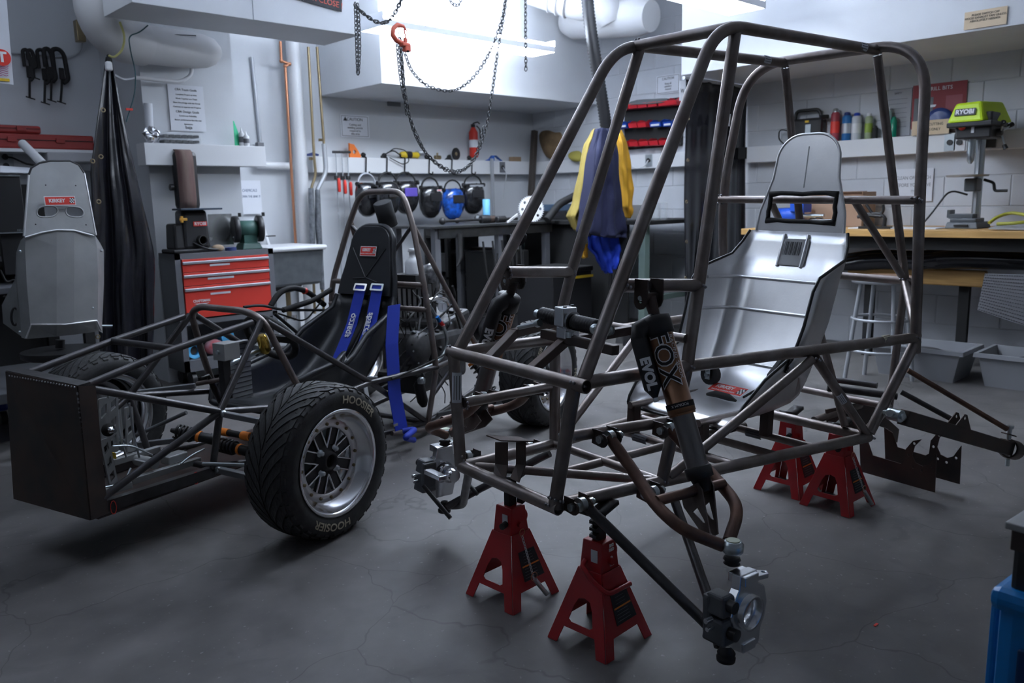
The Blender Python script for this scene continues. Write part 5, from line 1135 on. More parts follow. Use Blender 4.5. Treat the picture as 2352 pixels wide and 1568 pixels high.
# ================================================================ TOOL CABINET AND WHAT STANDS ON IT
cx0, cx1, cy0, cy1, cz0, cz1 = 1.93, 2.575, 4.95, 5.20, .10, .83
t = thing('tool_cabinet', ((cx0+cx1)/2, 5.08, 0), 'grey steel tool cabinet with red drawers behind the race car', 'cabinet')
sh = MB().box2((cx0, cy0, cz1-.035), (cx1, cy1, cz1)).box2((cx0, cy0, .10), (cx0+.035, cy1, cz1)).box2((cx1-.035, cy0, .10), (cx1, cy1, cz1)).box2((cx0, cy1-.01, .1), (cx1, cy1, cz1)).box2((cx0, cy0, .10), (cx1, cy1, .17)).box2((cx0, cy0+.0, cz0+.29), (cx1, cy1, cz0+.32))
part('cabinet_body', sh, M_grey, t)
zz = [.790, .700, .610, .515, .415]
for i, (a, b) in enumerate(((.794, .715), (.712, .632), (.629, .43))):
    d_ = part('drawer', MB().box2((cx0+.04, cy0-.006, b), (cx1-.04, cy0+.02, a)), M_cred, t, bevel=.002)
    part('drawer_handle', MB().box2((cx0+.04, cy0-.018, a-.030), (cx1-.04, cy0-.006, a-.013)), mat('handle_trim', (.55, .56, .6), .3, .6), d_, bevel=.003)
    part('label_strip', MB().box2((2.14-.02*i+.03*(i == 2), cy0-.0085, a-.05-.012*(i == 2)), (2.14-.02*i+.13+.03*(i == 2)+.04*(i == 1), cy0-.007, a-.038-.012*(i == 2))), M_paper, d_)
    if i == 2: text('CRAFTSMAN', .022, V((2.07, cy0-.008, .535)), EX, EZ, M_wht, d_, bold=.0006, sx=.85); part('badge_swoosh', MB().prism([(-.05, 0), (.05, 0), (0, -.012)], .001, V((2.07, cy0-.0075, .52)), EX, EZ), M_wht, d_)
for x in (cx0+.06, cx1-.06): 
    for y in (cy0+.04, cy1-.05): part('caster', MB().cyl((x-.014, y, .045), (x+.014, y, .045), .045, 16).box((x, y, .08), (.03, .03, .04)), M_blk, t) 
# shelf contents
zs = .172
solo('blue_tape_ring', MB().lathe((2.02, 4.99, zs+.05), (0, 1, 0), [(0, .05), (.04, .05), (.04, .03), (0, .03), (0, .05)], 24, caps=False), mat('sky_blue', (.08, .42, .75), .5), 'sky blue ring standing on the cabinet lower shelf', 'tape')
solo('parts_bag', MB().sphere((2.16, 5.03, zs+.05), .05, 14, (1.3, .9, 1)), mat('bag_clear', (.55, .5, .58), .3, noise=.6, nscale=9, col2=(.6, .05, .05)), 'clear and red plastic bag on the cabinet lower shelf', 'bag')
solo('blue_box', MB().box((2.27, 5.07, zs+.075), (.09, .07, .11), (V((.9, .1, .3)).normalized(), EY, V((-.3, 0, .9)).normalized())), mat('sky_blue', (0, 0, 0)), 'tilted sky blue box on the cabinet lower shelf', 'box', bevel=.004)
# belt sander
sx_, sy_ = at(440, 575, Y=5.08).x, 5.08
t = thing('belt_sander', (sx_, sy_, cz1), 'black belt and disc sander with tall brown sanding belt on the cabinet', 'sander')
part('base', MB().box((sx_, sy_, cz1+.012), (.30, .2, .024)), M_blk, t, bevel=.008)
part('motor_housing', MB().box((sx_+.01, sy_-.01, cz1+.14), (.17, .14, .24), taper=.92), M_blk, t, bevel=.02)
part('side_housing', MB().box((sx_-.095, sy_, cz1+.10), (.07, .15, .16), taper=.85), M_blk, t, bevel=.015)
part('work_table', MB().box((sx_+.03, sy_-.07, cz1+.265), (.26, .14, .012)), mat('sander_table', (.05, .07, .10), .4), t, bevel=.003)
tz = cz1+.27; part('belt_frame', MB().box((sx_+.01, sy_+.02, tz+.17), (.15, .07, .36)), M_blk, t, bevel=.03)
M_belt = mat('sanding_belt', (.10, .045, .045), .8, noise=.5, nscale=8, col2=(.17, .12, .10), stretch=(3, 1, .3))
part('sanding_belt', MB().grid([[V((sx_-.055+.105*i, sy_+.02-(.045 if 0 < j < 7 else .03), tz+.0+.345*j/7)) for i in (0, 1)] for j in range(8)]+[[V((sx_-.055+.105*i, sy_+.02, tz+.362)) for i in (0, 1)]], True), M_belt, t, solid=.003)
part('lock_knob', MB().box((sx_-.075, sy_-.10, cz1+.205), (.045, .02, .016)).box((sx_-.085, sy_-.10, cz1+.205), (.016, .02, .04)), mat('knob_orange', (.8, .40, .05), .45), t, bevel=.004)
part('tension_knob', MB().cyl((sx_-.09, sy_+.02, tz+.13), (sx_-.07, sy_+.02, tz+.13), .02, 12), M_blk, t)
text('RYOBI', .026, V((sx_+.035, sy_-.0835, cz1+.175)), EX, EZ, M_wht, t, bold=.0008); part('brand_plate', MB().box((sx_+.035, sy_-.081, cz1+.175), (.085, .002, .028)), M_stk, t)
part('dust_port', MB().lathe((sx_+.035, sy_-.08, cz1+.075), (0, -1, 0), [(0, .032), (.03, .03), (.03, .024), (0, .024)], 22), M_blkm, t)
part('power_cord', MB().tube([V((sx_-.02, sy_-.09, cz1+.06)), V((sx_+.05, sy_-.11, cz1+.02)), V((sx_+.13, sy_-.10, cz1+.012))], .005, 8, .04), M_blk, t)
# bench grinder
gx, gy = at(572, 572, Y=5.06).x, 5.06
M_gg = mat('grinder_green', (.045, .12, .10), .45)
t = thing('bench_grinder', (gx, gy, cz1), 'green bench grinder with black wheel guards on the cabinet', 'grinder')
part('foot', MB().box((gx, gy, cz1+.02), (.14, .12, .04), taper=.8), M_gg, t, bevel=.006)
ax_ = V((1, -.25, 0)).normalized(); c_ = V((gx, gy, cz1+.13)); part('motor', MB().lathe(c_-ax_*.06, ax_, [(0, .045), (.01, .055), (.11, .055), (.12, .045)], 24), M_gg, t); part('neck', MB().box((gx, gy, cz1+.06), (.09, .08, .06)), M_gg, t)
for s in (-1, 1):
    g_ = part('wheel_guard', MB().lathe(c_+ax_*(.075*s)-ax_*.018, ax_, [(0, .08), (.004, .086), (.034, .086), (.038, .078), (.038, .02), (.045, .0)], 30), M_blk, t)
    part('spark_bracket', MB().box(c_+ax_*(.075*s)+V((.02, -.03, .092)), (.012, .02, .025)), M_blk, g_); part('guard_screw', MB().sphere(c_+ax_*(.075*s+.02)+V((-.04, 0, -.05)), .005, 8), M_zinc, g_)
part('tool_rest', MB().box(c_+ax_*.1+V((.02, -.06, -.05)), (.05, .04, .006)), M_blk, t)
solo('metal_plate', MB().box((at(508, 520, Y=5.16).x, 5.17, cz1+.13), (.16, .006, .20)), mat('bright_sheet', (.7, .72, .72), .25, .9, noise=.2, nscale=4), 'bright metal sheet leaning behind the sander', 'plate')
solo('rag', MB().sphere((at(500, 566, Y=5.0).x, 5.0, cz1+.02), .028, 12, (1.5, 1, .8)), mat('rag_tan', (.35, .26, .18), .9, bump=1, bscale=30), 'crumpled tan rag between sander and grinder', 'rag')
solo('tape_reel', MB().lathe((at(530, 570, Y=4.99).x, 4.99, cz1), EZ, [(0, .035), (.02, .035)], 20), M_dkblue, 'small dark blue tape reel between rag and grinder', 'tape')
# ================================================================ SINK
t = thing('laundry_sink', (2.98, 5.55, 0), 'old white-rimmed stone sink between the cabinet and the pipes', 'sink')
part('rim', MB().box((2.93, 5.52, .80), (.50, .5, .035)), M_white, t, bevel=.015); part('basin', MB().box((2.92, 5.53, .66), (.44, .42, .26), taper=1.12), mat('slate_basin', (.10, .11, .12), .5, noise=.3, nscale=12), t, bevel=.02)
part('backsplash', MB().tube([at(565, 510, Y=5.84), at(600, 505, Y=5.84), at(612, 545, Y=5.84), at(625, 585, Y=5.7)], .012, 10, .06), M_white, t); part('drain_bowl', MB().sphere((2.92, 5.45, .53), .10, 16, (1.2, 1, .55)), M_blk, t); part('drain_pipe', MB().cyl((2.93, 5.45, .28), (2.93, 5.45, .5), .018, 12), M_brass, t)
for x in (2.72, 3.12): part('leg', MB().box((x, 5.62, .26), (.035, .035, .52)), M_white, t)
for x in (2.86, 2.94): part('tap_fitting', MB().cyl((x, 5.4, .27), (x, 5.4, .31), .02, 12), M_chr, t)
# ================================================================ LEFT SHELF TOP
zt = 1.492
solo('poster_tube', MB().cyl((at(343, 300, Y=5.19).x-.0, 5.195, zt), (at(340, 232, Y=5.19).x, 5.195, zt+.24), .024, 20), M_paper, 'upright white paper roll at the left end of the column shelf', 'roll')
rr = random.Random(2); mb = MB().sphere((at(347, 318, Y=5.14).x, 5.135, zt+.05), .05, 16, (1.0, .75, .95))
mb.v = [v+V((rr.uniform(-.008, .008), rr.uniform(-.008, .008), rr.uniform(-.008, .008))) for v in mb.v]; mb.sm = [False]*len(mb.f)
solo('foil_ball', mb, M_chr, 'crumpled ball of aluminium foil on the column shelf', 'foil')
c_ = at(412, 320, Y=5.15); t = thing('parts_organiser', (c_.x, 5.15, zt), 'clear compartment box of small black parts on the column shelf', 'box'); part('clear_case', MB().box((c_.x, 5.15, zt+.035), (.235, .10, .066)), M_glass, t, bevel=.004)
for i in range(6):
    for j in range(2): part('small_parts', MB().box((c_.x-.095+.038*i, 5.15, zt+.016+.032*j), (.028, .08, .016)), M_blkm, t, bevel=.003)
q = at(545, 300, Y=5.15); solo('set_square', MB().prism([(0, 0), (.05, 0), (.035, .07), (.005, .16), (0, .16)], .004, V((q.x-.02, 5.16, zt)), EX, EZ), mat('bright_green', (.05, .62, .30), .4), 'bright green plastic triangle standing at the shelf end', 'set square')
for k, (x, h_, l) in enumerate(((556, .12, 'taller white squeeze bottle behind the green triangle'), (566, .095, 'shorter white squeeze bottle at the very end of the shelf'))):
    q = at(x, 325, Y=5.14-.02*k); t = thing('squeeze_bottle', (q.x, q.y, zt), l, 'bottle', 'bottles on the column shelf'); part('bottle_body', MB().lathe((q.x, q.y, zt), EZ, [(0, .017), (.01, .019), (h_*.65, .019), (h_*.75, .010)], 16), M_white, t); part('nozzle', MB().lathe((q.x, q.y, zt+h_*.75), EZ, [(0, .008), (h_*.25, .002)], 10), M_wht, t); part('bottle_label', MB().lathe((q.x, q.y, zt+h_*.2), EZ, [(0, .0195), (h_*.3, .0195)], 16, caps=False), M_grey, t)
# ================================================================ LEFT CORNER: toolboxes, clamps, monitor, seat
M_dred = mat('toolbox_red', (.30, .022, .018), .45, noise=.15, nscale=10)
zl = 1.492
def toolbox(xa, xb, z0, h_, lab):
    t = thing('toolbox', ((xa+xb)/2, 5.78, z0), lab, 'toolbox', 'red cases on the left shelf'); part('case', MB().box2((xa, 5.62, z0), (xb, 5.86, z0+h_)), M_dred, t, bevel=.012)
    part('seam', MB().box2((xa+.005, 5.615, z0+h_*.58), (xb-.005, 5.62, z0+h_*.62)), M_blkm, t)
    for x in (xa+(xb-xa)*.3, xa+(xb-xa)*.7): part('catch', MB().box((x, 5.612, z0+h_*.6), (.05, .008, .03)), M_dred, t, bevel=.002)
xa = at(-60, 330, Y=5.62).x; xb = at(217, 330, Y=5.62).x; zb_ = at(100, 343, Y=5.62).z; zm = at(100, 308, Y=5.62).z; zt2 = at(60, 288, Y=5.62).z
solo('left_shelf', bx2((xa-.3, 5.58, zb_-.02), (xb+.05, YW, zb_)), M_white, 'narrow white shelf carrying the red cases in the left corner', 'shelf')
toolbox(xa, xb, zb_, zm-zb_, 'long red case lying under the smaller red case'); toolbox(xa, at(95, 300, Y=5.62).x, zm, zt2-zm, 'smaller red case lying on top of the long red case')
def clampw(x, y0, y1, w_, lab, k):
    a, b = at(x, y0, Y=5.86), at(x+10, y1, Y=5.86); t = thing('hand_clamp', b, lab, 'clamp', 'clamps hanging on the left wall'); H_ = a.z-b.z
    part('clamp_frame', MB().tube([V((a.x-.01, 5.85, a.z-H_*.35)), V((a.x-.012, 5.85, a.z-.01)), V((a.x+w_*.5, 5.85, a.z)), V((a.x+w_, 5.85, a.z-.03)), V((a.x+w_+.012, 5.85, a.z-H_*.55)), V((a.x+w_*.6, 5.85, a.z-H_*.62))], .011+.003*(k > 2), 8, .02), M_blkm, t)
    part('clamp_screw', MB().cyl((a.x+w_*.6, 5.85, a.z-H_*.5), (b.x+w_*.3, 5.85, b.z+.01), .007, 8), M_blkm, t); part('clamp_jaw', MB().box((a.x+w_*.55, 5.85, a.z-H_*.45), (.028, .02, .07)), M_blkm, t, bevel=.004); part('tommy_bar', MB().cyl((b.x+w_*.3-.02, 5.85, b.z+.015), (b.x+w_*.3+.03, 5.85, b.z), .004, 6), M_blkm, t)
for k, (x, y0, y1, w_, l) in enumerate(((55, 113, 228, .02, 'first clamp from the left, thin bar clamp with pale handle'), (66, 114, 182, .02, 'second clamp from the left, the shortest one on the wall'), (88, 113, 240, .03, 'third clamp from the left, long with a bent handle'), (103, 111, 234, .03, 'fourth clamp from the left, heavy straight frame'), (122, 111, 238, .055, 'rightmost clamp, widest C shape'))): clampw(x, y0, y1, w_, l, k)
pipe('wall_cable', [at(25, 122, Y=5.88), at(60, 124, Y=5.88), at(160, 132, Y=5.88), at(185, 120, Y=5.88), at(190, 90, Y=5.88)], .006, M_cond, 'thin grey cable along the wall behind the clamps', 'cable')
q = at(183, 72, Y=5.8); solo('switch_box', MB().box(q, (.05, .06, .13)), M_brass, 'dark brown box on the wall beside the duct elbow', 'box', bevel=.004)
# outlet, cable, papers under the red cases
q = at(12, 370, Y=5.79); t = thing('wall_outlet', q, 'grey twin power outlet at the left edge under the red cases', 'outlet'); part('plate', MB().box(q, (.09, .01, .13)), M_cond, t, bevel=.003)
for dz in (.025, -.028): part('socket', MB().cyl(q+V((0, -.006, dz)), q+V((0, -.012, dz)), .018, 14), M_blk, t)
part('plug_cable', MB().tube([q+V((0, -.01, .025)), q+V((.03, -.04, .02)), at(60, 376, Y=5.6), at(85, 380, Y=5.2)], .006, 8, .05), M_blkm, t)
solo('paper_stack', MB().box(at(160, 363, Y=5.66), (.30, .2, .06)), mat('paper_grey', (.42, .42, .44), .8), 'stack of grey papers below the red cases', 'papers', bevel=.008)
solo('white_tube', MB().tube([at(52, 330, Y=5.3), at(100, 378, Y=5.0)], .024, 14), M_white, 'white plastic tube leaning diagonally behind the left seat', 'tube')
solo('loose_papers', MB().grid([[at(0, 381, Y=5.1), at(70, 386, Y=5.1)], [at(0, 396, Y=4.95), at(66, 397, Y=4.95)]], False), M_paper, 'loose papers lying on top of the monitor', 'papers', solid=.004)
# monitor
t = thing('monitor', at(20, 540, Y=4.5), 'flat black computer monitor cut off by the left edge', 'monitor')
a, b = at(-70, 403, Y=4.5), at(62, 533, Y=4.5); part('screen', MB().box2((a.x, 4.5, b.z), (b.x, 4.54, a.z)), M_blk, t, bevel=.004); part('bezel', MB().box2((a.x, 4.494, b.z), (b.x, 4.5, b.z+.018)), M_blk, t)
for z_ in (b.z, a.z): part('bezel_edge', MB().box2((a.x, 4.492, z_-.003), (b.x, 4.5, z_+.003)), M_zinc, t)
part('stand', MB().box2((a.x+.1, 4.53, b.z-.20), (a.x+.2, 4.57, b.z)), M_blk, t); text('DELL', .012, V((b.x-.03, 4.492, b.z+.01)), EX, EZ, M_zinc, t)
# desk with shelf
dz_ = at(100, 560, Y=4.5).z
t = thing('desk', (0.95, 4.8, 0), 'dark grey steel desk behind the left racing seat', 'desk')
xr_ = at(196, 570, Y=4.5).x; part('desk_top', MB().box2((.1, 4.42, .72), (xr_, 5.2, .75)), M_grey, t, bevel=.004); part('upper_shelf', MB().box2((.1, 4.6, .84), (xr_, 5.2, .865)), M_blkm, t)
part('lower_shelf', MB().box2((.1, 4.3, .22), (xr_+.05, 5.1, .27)), M_grey, t, bevel=.004)
for x in (.14, xr_-.04):
    for y in (4.46, 5.15): part('leg', MB().box((x, y, .36), (.045, .045, .72)), M_blkm, t)
part('back_panel', MB().box2((.1, 5.15, .2), (xr_, 5.18, 1.25)), M_blkm, t)
solo('desk_speaker', MB().box((xr_-.02, 4.6, .80), (.12, .12, .10)), M_blk, 'small black box at the right end of the desk', 'speaker', bevel=.006) if False else None
pipe('desk_cable', [at(0, 620, Y=4.4), at(15, 650, Y=4.4), at(35, 640, Y=4.4), at(28, 690, Y=4.4), at(8, 680, Y=4.4)], .005, M_blkm, 'black cable looping at the left edge in front of the desk', 'cable', fil=.06)
# spare aluminium seat seen from behind
SF_ = 3.95
def S(x, y, dy=0): return at(x, y, Y=SF_+dy)
t = thing('racing_seat', S(140, 790), 'bare aluminium racing seat seen from behind with red sticker and two oval holes', 'seat')
hp = [(38, 545), (55, 540), (66, 400), (72, 385), (90, 375), (115, 369), (160, 369), (180, 378), (193, 396), (220, 540), (231, 555)]
O = S(140, 545); X = EX; Yv = V((0, .16, 1)).normalized(); N_ = X.cross(Yv)
def S2(x, y):
    r = ray(x, y); k = (O-CO).dot(N_)/r.dot(N_); q = CO+r*k-O; return (q.dot(X), q.dot(Yv))
PO = [S2(*p) for p in ((55, 542), (66, 402), (72, 386), (90, 375), (115, 370), (160, 370), (180, 379), (193, 398), (220, 540), (205, 534), (170, 529), (130, 528), (90, 535))]
def oval(cx, cy, w_, h_, s): 
    out = []
    for k in range(16):
        a = 2*PI*k/16; out.append((cx+w_*abs(math.cos(a))**.6*math.copysign(1, math.cos(a)), cy+h_*math.sin(a)+s*math.cos(a)*3))
    return [S2(x, y) for x, y in out]
h1, h2 = oval(108, 486, 24, 13, -.6), oval(171, 487, 21, 12, .9)
sp_ = part('headrest_panel', MB().prism(PO, .003, O, X, Yv, holes=[h1, h2]), M_alu2, t)
for h_ in (h1, h2): part('hole_rim', MB().tube([O+X*p[0]+Yv*p[1]-N_*-.001 for p in h_], .004, 8, closed=True), M_alu2, t)
part('edge_trim', MB().tube([O+X*p[0]+Yv*p[1] for p in PO[1:8]], .005, 8), M_blk, t)
for i0, i1 in ((0, 1), (7, 8)): part('edge_bead', MB().tube([O+X*PO[i][0]+Yv*PO[i][1] for i in (i0, i1)], .005, 8), M_alu, t)
part('back_panel', MB().grid([[S(48, 552, .03), S(60, 540, 0), S(130, 528, -.015), S(170, 529, -.015), S(218, 541, 0), S(228, 556, .03)], [S(38, 580, .06), S(58, 570, 0), S(130, 565, -.02), S(170, 565, -.02), S(222, 568, 0), S(238, 575, .06)], [S(40, 650, .06), S(62, 650, -.01), S(130, 650, -.03), S(170, 650, -.03), S(225, 650, -.01), S(238, 650, .06)], [S(48, 740, .05), S(70, 745, -.02), S(130, 742, -.04), S(170, 740, -.04), S(224, 735, -.02), S(234, 745, .05)], [S(50, 775, .04), S(62, 778, .0), S(130, 772, .0), S(170, 768, .0), S(228, 760, .0), S(235, 765, .04)]], False), M_alu2, t, solid=.003)
part('fold_bead', MB().tube([S(58, 545, -.012), S(95, 534, -.015), S(130, 528, -.02), S(170, 529, -.02), S(215, 541, -.012)], .004, 8), M_alu, t); part('fold_bead', MB().tube([S(60, 776, -.01), S(72, 745, -.03), S(150, 745, -.05), S(222, 736, -.03), S(232, 758, -.01)], .004, 8), M_alu, t)
part('side_wing', MB().grid([[S(38, 585, .06), S(36, 640, .12)], [S(48, 740, .05), S(5, 700, .25)], [S(58, 778, .02), S(8, 742, .25)]], False), M_alu2, t, solid=.003)
part('wing_hole_rim', MB().tube([S(34+8*math.cos(a), 727+20*math.sin(a), .10) for a in [2*PI*k/16 for k in range(16)]], .005, 8, closed=True), M_blk, t)
for x, y in ((46, 577), (233, 576), (147, 624), (213, 707), (45, 762)): part('rivet', MB().sphere(S(x, y, -.02), .006, 8), M_zinc, t)
part('bolt', MB().cyl(S(234, 748, 0), S(258, 748, 0), .005, 8), M_zinc, t)
for x, y in ((105, 425), (174, 426), (82, 515), (198, 516)): part('screw_hole', MB().sphere(S(x, y, -.01), .003, 6), M_ink, t)
sticker(None, S(138, 461, -.014)+V((0, 0, 0)), X, Yv, (S(172, 461)-S(104, 461)).length, .034, 'KIRKEY', t)
part('seat_base', MB().tube([S(138, 780, .1), S(138, 799, .1)], .02, 12), M_blk, t)
t2 = thing('work_stool', V((S(138, 800, .1).x, SF_+.1, 0)), 'low black stool base under the spare aluminium seat', 'stool')
x_, y_ = S(138, 800, .1).x, SF_+.1; zt_ = at(138, 800, Y=y_).z; part('stool_seat', MB().lathe((x_, y_, zt_-.04), EZ, [(0, .14), (.01, .16), (.035, .16)], 24), M_blk, t2); part('stool_column', MB().cyl((x_, y_, .05), (x_, y_, zt_-.04), .025, 12), M_zinc, t2)
for k in range(5):
    a = 2*PI*k/5+.3; part('stool_foot', MB().tube([V((x_, y_, .08)), V((x_+.22*math.cos(a), y_+.22*math.sin(a), .05))], .014, 8), M_blk, t2); part('caster', MB().cyl((x_+.22*math.cos(a)-.01, y_+.22*math.sin(a), .025), (x_+.22*math.cos(a)+.01, y_+.22*math.sin(a), .025), .025, 12), M_blk, t2)
# blue tub and casters at the left edge
q = at(0, 915, Z=.12); t = thing('blue_tub', (q.x-.1, q.y, .0), 'dark blue tub on casters at the left edge below the desk', 'tub'); part('tub_body', MB().box((q.x-.09, q.y-.06, .17), (.2, .2, .18), taper=1.1), mat('tub_blue', (.01, .03, .22), .4), t, bevel=.02)
for dx, dy in ((0, -.1), (-.05, .08)):
    part('caster', MB().cyl((q.x+dx-.03, q.y+dy, .035), (q.x+dx, q.y+dy, .035), .035, 14), M_blk, t)
# ================================================================ BACK WALL: THINGS ON AND UNDER THE RAIL
ZR = 1.482
def onr(x, dy=.05): p = at(x, 362, Y=YW-dy-.02); return V((p.x, YW-dy-.02, ZR))
for k, (x, l) in enumerate(((771, 'left red-handled bar clamp hooked over the white rail'), (785, 'middle red-handled bar clamp, its handle hanging slightly lower'), (798, 'right red-handled bar clamp next to the orange square'))):
    a = at(x, 352, Y=5.77); b = at(x+14, 640, Y=5.77); t = thing('bar_clamp', b, l, 'clamp', 'bar clamps on the rail')
    part('clamp_bar', MB().tube([a, b], .005, 8), M_cond, t); part('fixed_jaw', MB().box(a+V((.0, 0, .01)), (.055, .02, .02)), M_blk, t, bevel=.003)
    j = at(x+2, 408, Y=5.76); part('sliding_jaw', MB().box(j, (.03, .025, .03)), M_blk, t, bevel=.004)
    if k < 3: h = at(x+8, 425+4*k, Y=5.74); part('red_handle', MB().lathe(h-EZ*.055, EZ, [(0, .008), (.01, .013), (.09, .013), (.11, .008)], 12), M_stk, t)
p = onr(812); t = solo('magnet_square', MB().prism([(-.045, 0), (.06, 0), (.06, .02), (.0, .105), (-.03, .11), (-.045, .115)], .02, p+V((0, .0, .0)), EX, EZ, holes=[circ(.0, .045, .017, 6)]), mat('bright_orange', (.75, .17, .02), .45), 'bright orange magnetic welding square on the rail', 'magnet', bevel=.001)
def hook(x, lab, y1=398):
    p = at(x, 362, Y=5.79); q = at(x, y1, Y=5.785); t = thing('rail_hook', p, lab, 'hook', 'black hooks over the rail'); part('hook_rod', MB().tube([V((p.x, 5.86, ZR+.004)), V((p.x, 5.788, ZR+.004)), V((q.x, 5.788, q.z)), V((q.x, 5.74, q.z-.01)), V((q.x, 5.735, q.z+.012))], .006, 8, .01), M_blkm, t); part('hook_pad', MB().sphere((p.x, 5.83, ZR+.025), .025, 10, (1, .6, .8)), M_blkm, t)
M_hel = mat('helmet_black', (.014, .014, .016), .18, coat=.5)
HEL = [(845, 440, 'welding helmet with silver strap, leftmost under the rail', mat('silver_strap', (.42, .44, .48), .4), 0, .18), (893, 438, 'black welding helmet hanging second from the left', M_blkm, 0, .1), (934, 436, 'black welding helmet with a violet lens behind the roll hoop top', M_blkm, 1, -.1), (990, 447, 'black welding helmet with a small red label', M_blkm, 2, .05), (1042, 452, 'glossy helmet with a bright blue patterned shell', M_blkm, 3, .0), (1088, 440, 'black helmet with grey visor, rightmost under the rail', M_blkm, 4, -.1)]
for x, y, l, ms, kind, rot in HEL:
    c = at(x, y, Y=5.62-(.14 if x == 893 else 0)); t = thing('welding_helmet', c-EZ*.12, l, 'helmet', 'helmets under the rail'); X = V((math.cos(rot), math.sin(rot), 0)); Yb = V((-math.sin(rot), math.cos(rot), 0))
    hook(x-4, l.split(',')[0].replace('welding helmet', 'hook of the helmet').replace('glossy helmet', 'hook of the glossy helmet').replace('black helmet', 'hook of the black helmet')[:80])
    rows = []
    prof = [(.07, .075), (.045, .10), (.0, .115), (-.06, .118), (-.12, .105), (-.165, .08), (-.19, .05), (-.20, .02)]
    mm = M_hel if kind != 3 else mat('helmet_blue', (.01, .03, .12), .15, noise=.9, nscale=22, col2=(.02, .14, .7), coat=.6)
    for z_, r in prof: rows.append([c+EZ*z_+X*(r*math.sin(a))-Yb*(r*.75*math.cos(a)-.02) for a in [(-.5+k/10)*PI*1.05 for k in range(11)]])
    part('shell', MB().grid(rows), mm, t, solid=.005)
    part('lens_window', MB().box(c-EZ*.02-Yb*.070, (.12, .012, .07), (X, Yb, EZ)), M_blk if kind != 1 else mat('violet_lens', (.10, .07, .35), .15), t, bevel=.004)
    part('headband', MB().tube([c+EZ*(.06+.085*math.sin(a))+X*(.095*math.cos(a))+Yb*.01 for a in [PI*k/10 for k in range(11)]], .008, 8), ms, t)
    part('ratchet_knob', MB().cyl(c+EZ*.06+X*.10, c+EZ*.06+X*.12, .018, 12), M_blk, t); part('ratchet_knob', MB().cyl(c+EZ*.06-X*.10, c+EZ*.06-X*.12, .018, 12), M_blk, t)
    part('neck_strap', MB().tube([c+EZ*.07+X*.07+Yb*.04, c+EZ*.04+Yb*.10, c+EZ*.07-X*.07+Yb*.04], .009, 8, .03), ms, t)
    if kind == 2: part('red_label', MB().box(c+EZ*.035-Yb*.076+X*.03, (.05, .003, .016), (X, Yb, EZ)), M_wht, t); part('label_stripe', MB().box(c+EZ*.035-Yb*.078+X*.03, (.04, .003, .006), (X, Yb, EZ)), M_stk, t)
    if kind == 4: part('visor_edge', MB().box(c+EZ*.05-Yb*.05, (.15, .012, .02), (X, Yb, EZ)), M_cond, t, bevel=.003)
# grinders and odds on the rail
p = onr(935); t = thing('angle_grinder', p, 'yellow and black angle grinder lying on the rail', 'grinder'); part('body', MB().lathe(p+V((-.07, 0, .035)), EX, [(0, .02), (.02, .028), (.09, .03), (.14, .024), (.18, .03), (.20, .02)], 16), mat('tool_yellow', (.62, .44, .02), .45), t); part('motor_band', MB().lathe(p+V((-.01, 0, .035)), EX, [(0, .031), (.05, .031)], 16), M_blk, t); part('power_cord', MB().tube([p+V((-.07, 0, .03)), p+V((-.14, -.0, .07)), p+V((-.2, 0, .05)), p+V((-.26, 0, .012))], .006, 8, .06), M_blk, t)
part('plug', MB().cyl(p+V((-.27, 0, .012)), p+V((-.24, 0, .014)), .012, 10), M_blk, t)
pipe('looped_cable', [onr(885)+V((0, -.06, .05)), at(905, 340, Y=5.72), at(935, 345, Y=5.7), at(940, 372, Y=5.74), at(925, 378, Y=5.77), at(895, 362, Y=5.78)], .004, M_blkm, 'thin black cable looping in front of the rail by the grinder', 'cable', fil=.08)
p = onr(966); solo('paint_tin', MB().lathe(p+V((0, 0, .04)), EZ, [(-.04, .035), (-.0, .035), (.0, .045), (.03, .045), (.035, .03)], 20), M_cond, 'round grey tin behind the yellow grinder', 'tin')
p = onr(1005); solo('air_fitting', MB().cyl(p+V((-.03, 0, .02)), p+V((.03, 0, .02)), .018, 12).cyl(p+V((0, 0, .02)), p+V((0, 0, .06)), .008, 8), M_brass, 'small brass air fitting on the rail', 'fitting')
p = onr(1026); solo('black_bracket', MB().prism([(-.03, 0), (.03, 0), (.03, .045)], .02, p, EX, EZ), M_blkm, 'small black wedge bracket on the rail', 'bracket')
p = onr(1047); t = thing('grinding_disc', p, 'dark grinding disc standing upright on the rail', 'disc'); part('disc', MB().lathe(p+V((0, 0, .055)), V((.2, -1, 0)), [(0, .055), (.008, .055)], 28), M_blkm, t); part('disc_hub', MB().lathe(p+V((0, -.008, .055)), V((.2, -1, 0)), [(0, .018), (.004, .014)], 16), M_brass, t)
t = thing('fire_extinguisher', at(1087, 362, Y=5.78), 'red fire extinguisher hanging on the back wall above the rail', 'extinguisher')
a, b = at(1087, 362, Y=5.83), at(1085, 292, Y=5.83); H_ = b.z-a.z; a.x = b.x
part('cylinder', MB().lathe(V((b.x, 5.82, a.z)), EZ, [(0, .03), (.01, .042), (H_*.82, .042), (H_*.95, .022), (H_, .015)], 22), M_cred, t); part('valve_head', MB().box(V((b.x, 5.82, b.z+.012)), (.03, .03, .03)), M_blk, t, bevel=.004)
part('handle', MB().tube([V((b.x-.02, 5.80, b.z+.03)), V((b.x+.03, 5.79, b.z+.045)), V((b.x+.055, 5.79, b.z+.03))], .006, 8), M_blk, t); part('instruction_label', MB().lathe(V((b.x, 5.82, a.z+H_*.33)), EZ, [(0, .0428), (H_*.25, .0428)], 22, caps=False), M_paper, t); part('hose', MB().tube([V((b.x+.015, 5.79, b.z+.01)), V((b.x+.05, 5.78, b.z-.02)), V((b.x+.06, 5.79, b.z-.1))], .006, 8, .03), M_blk, t)
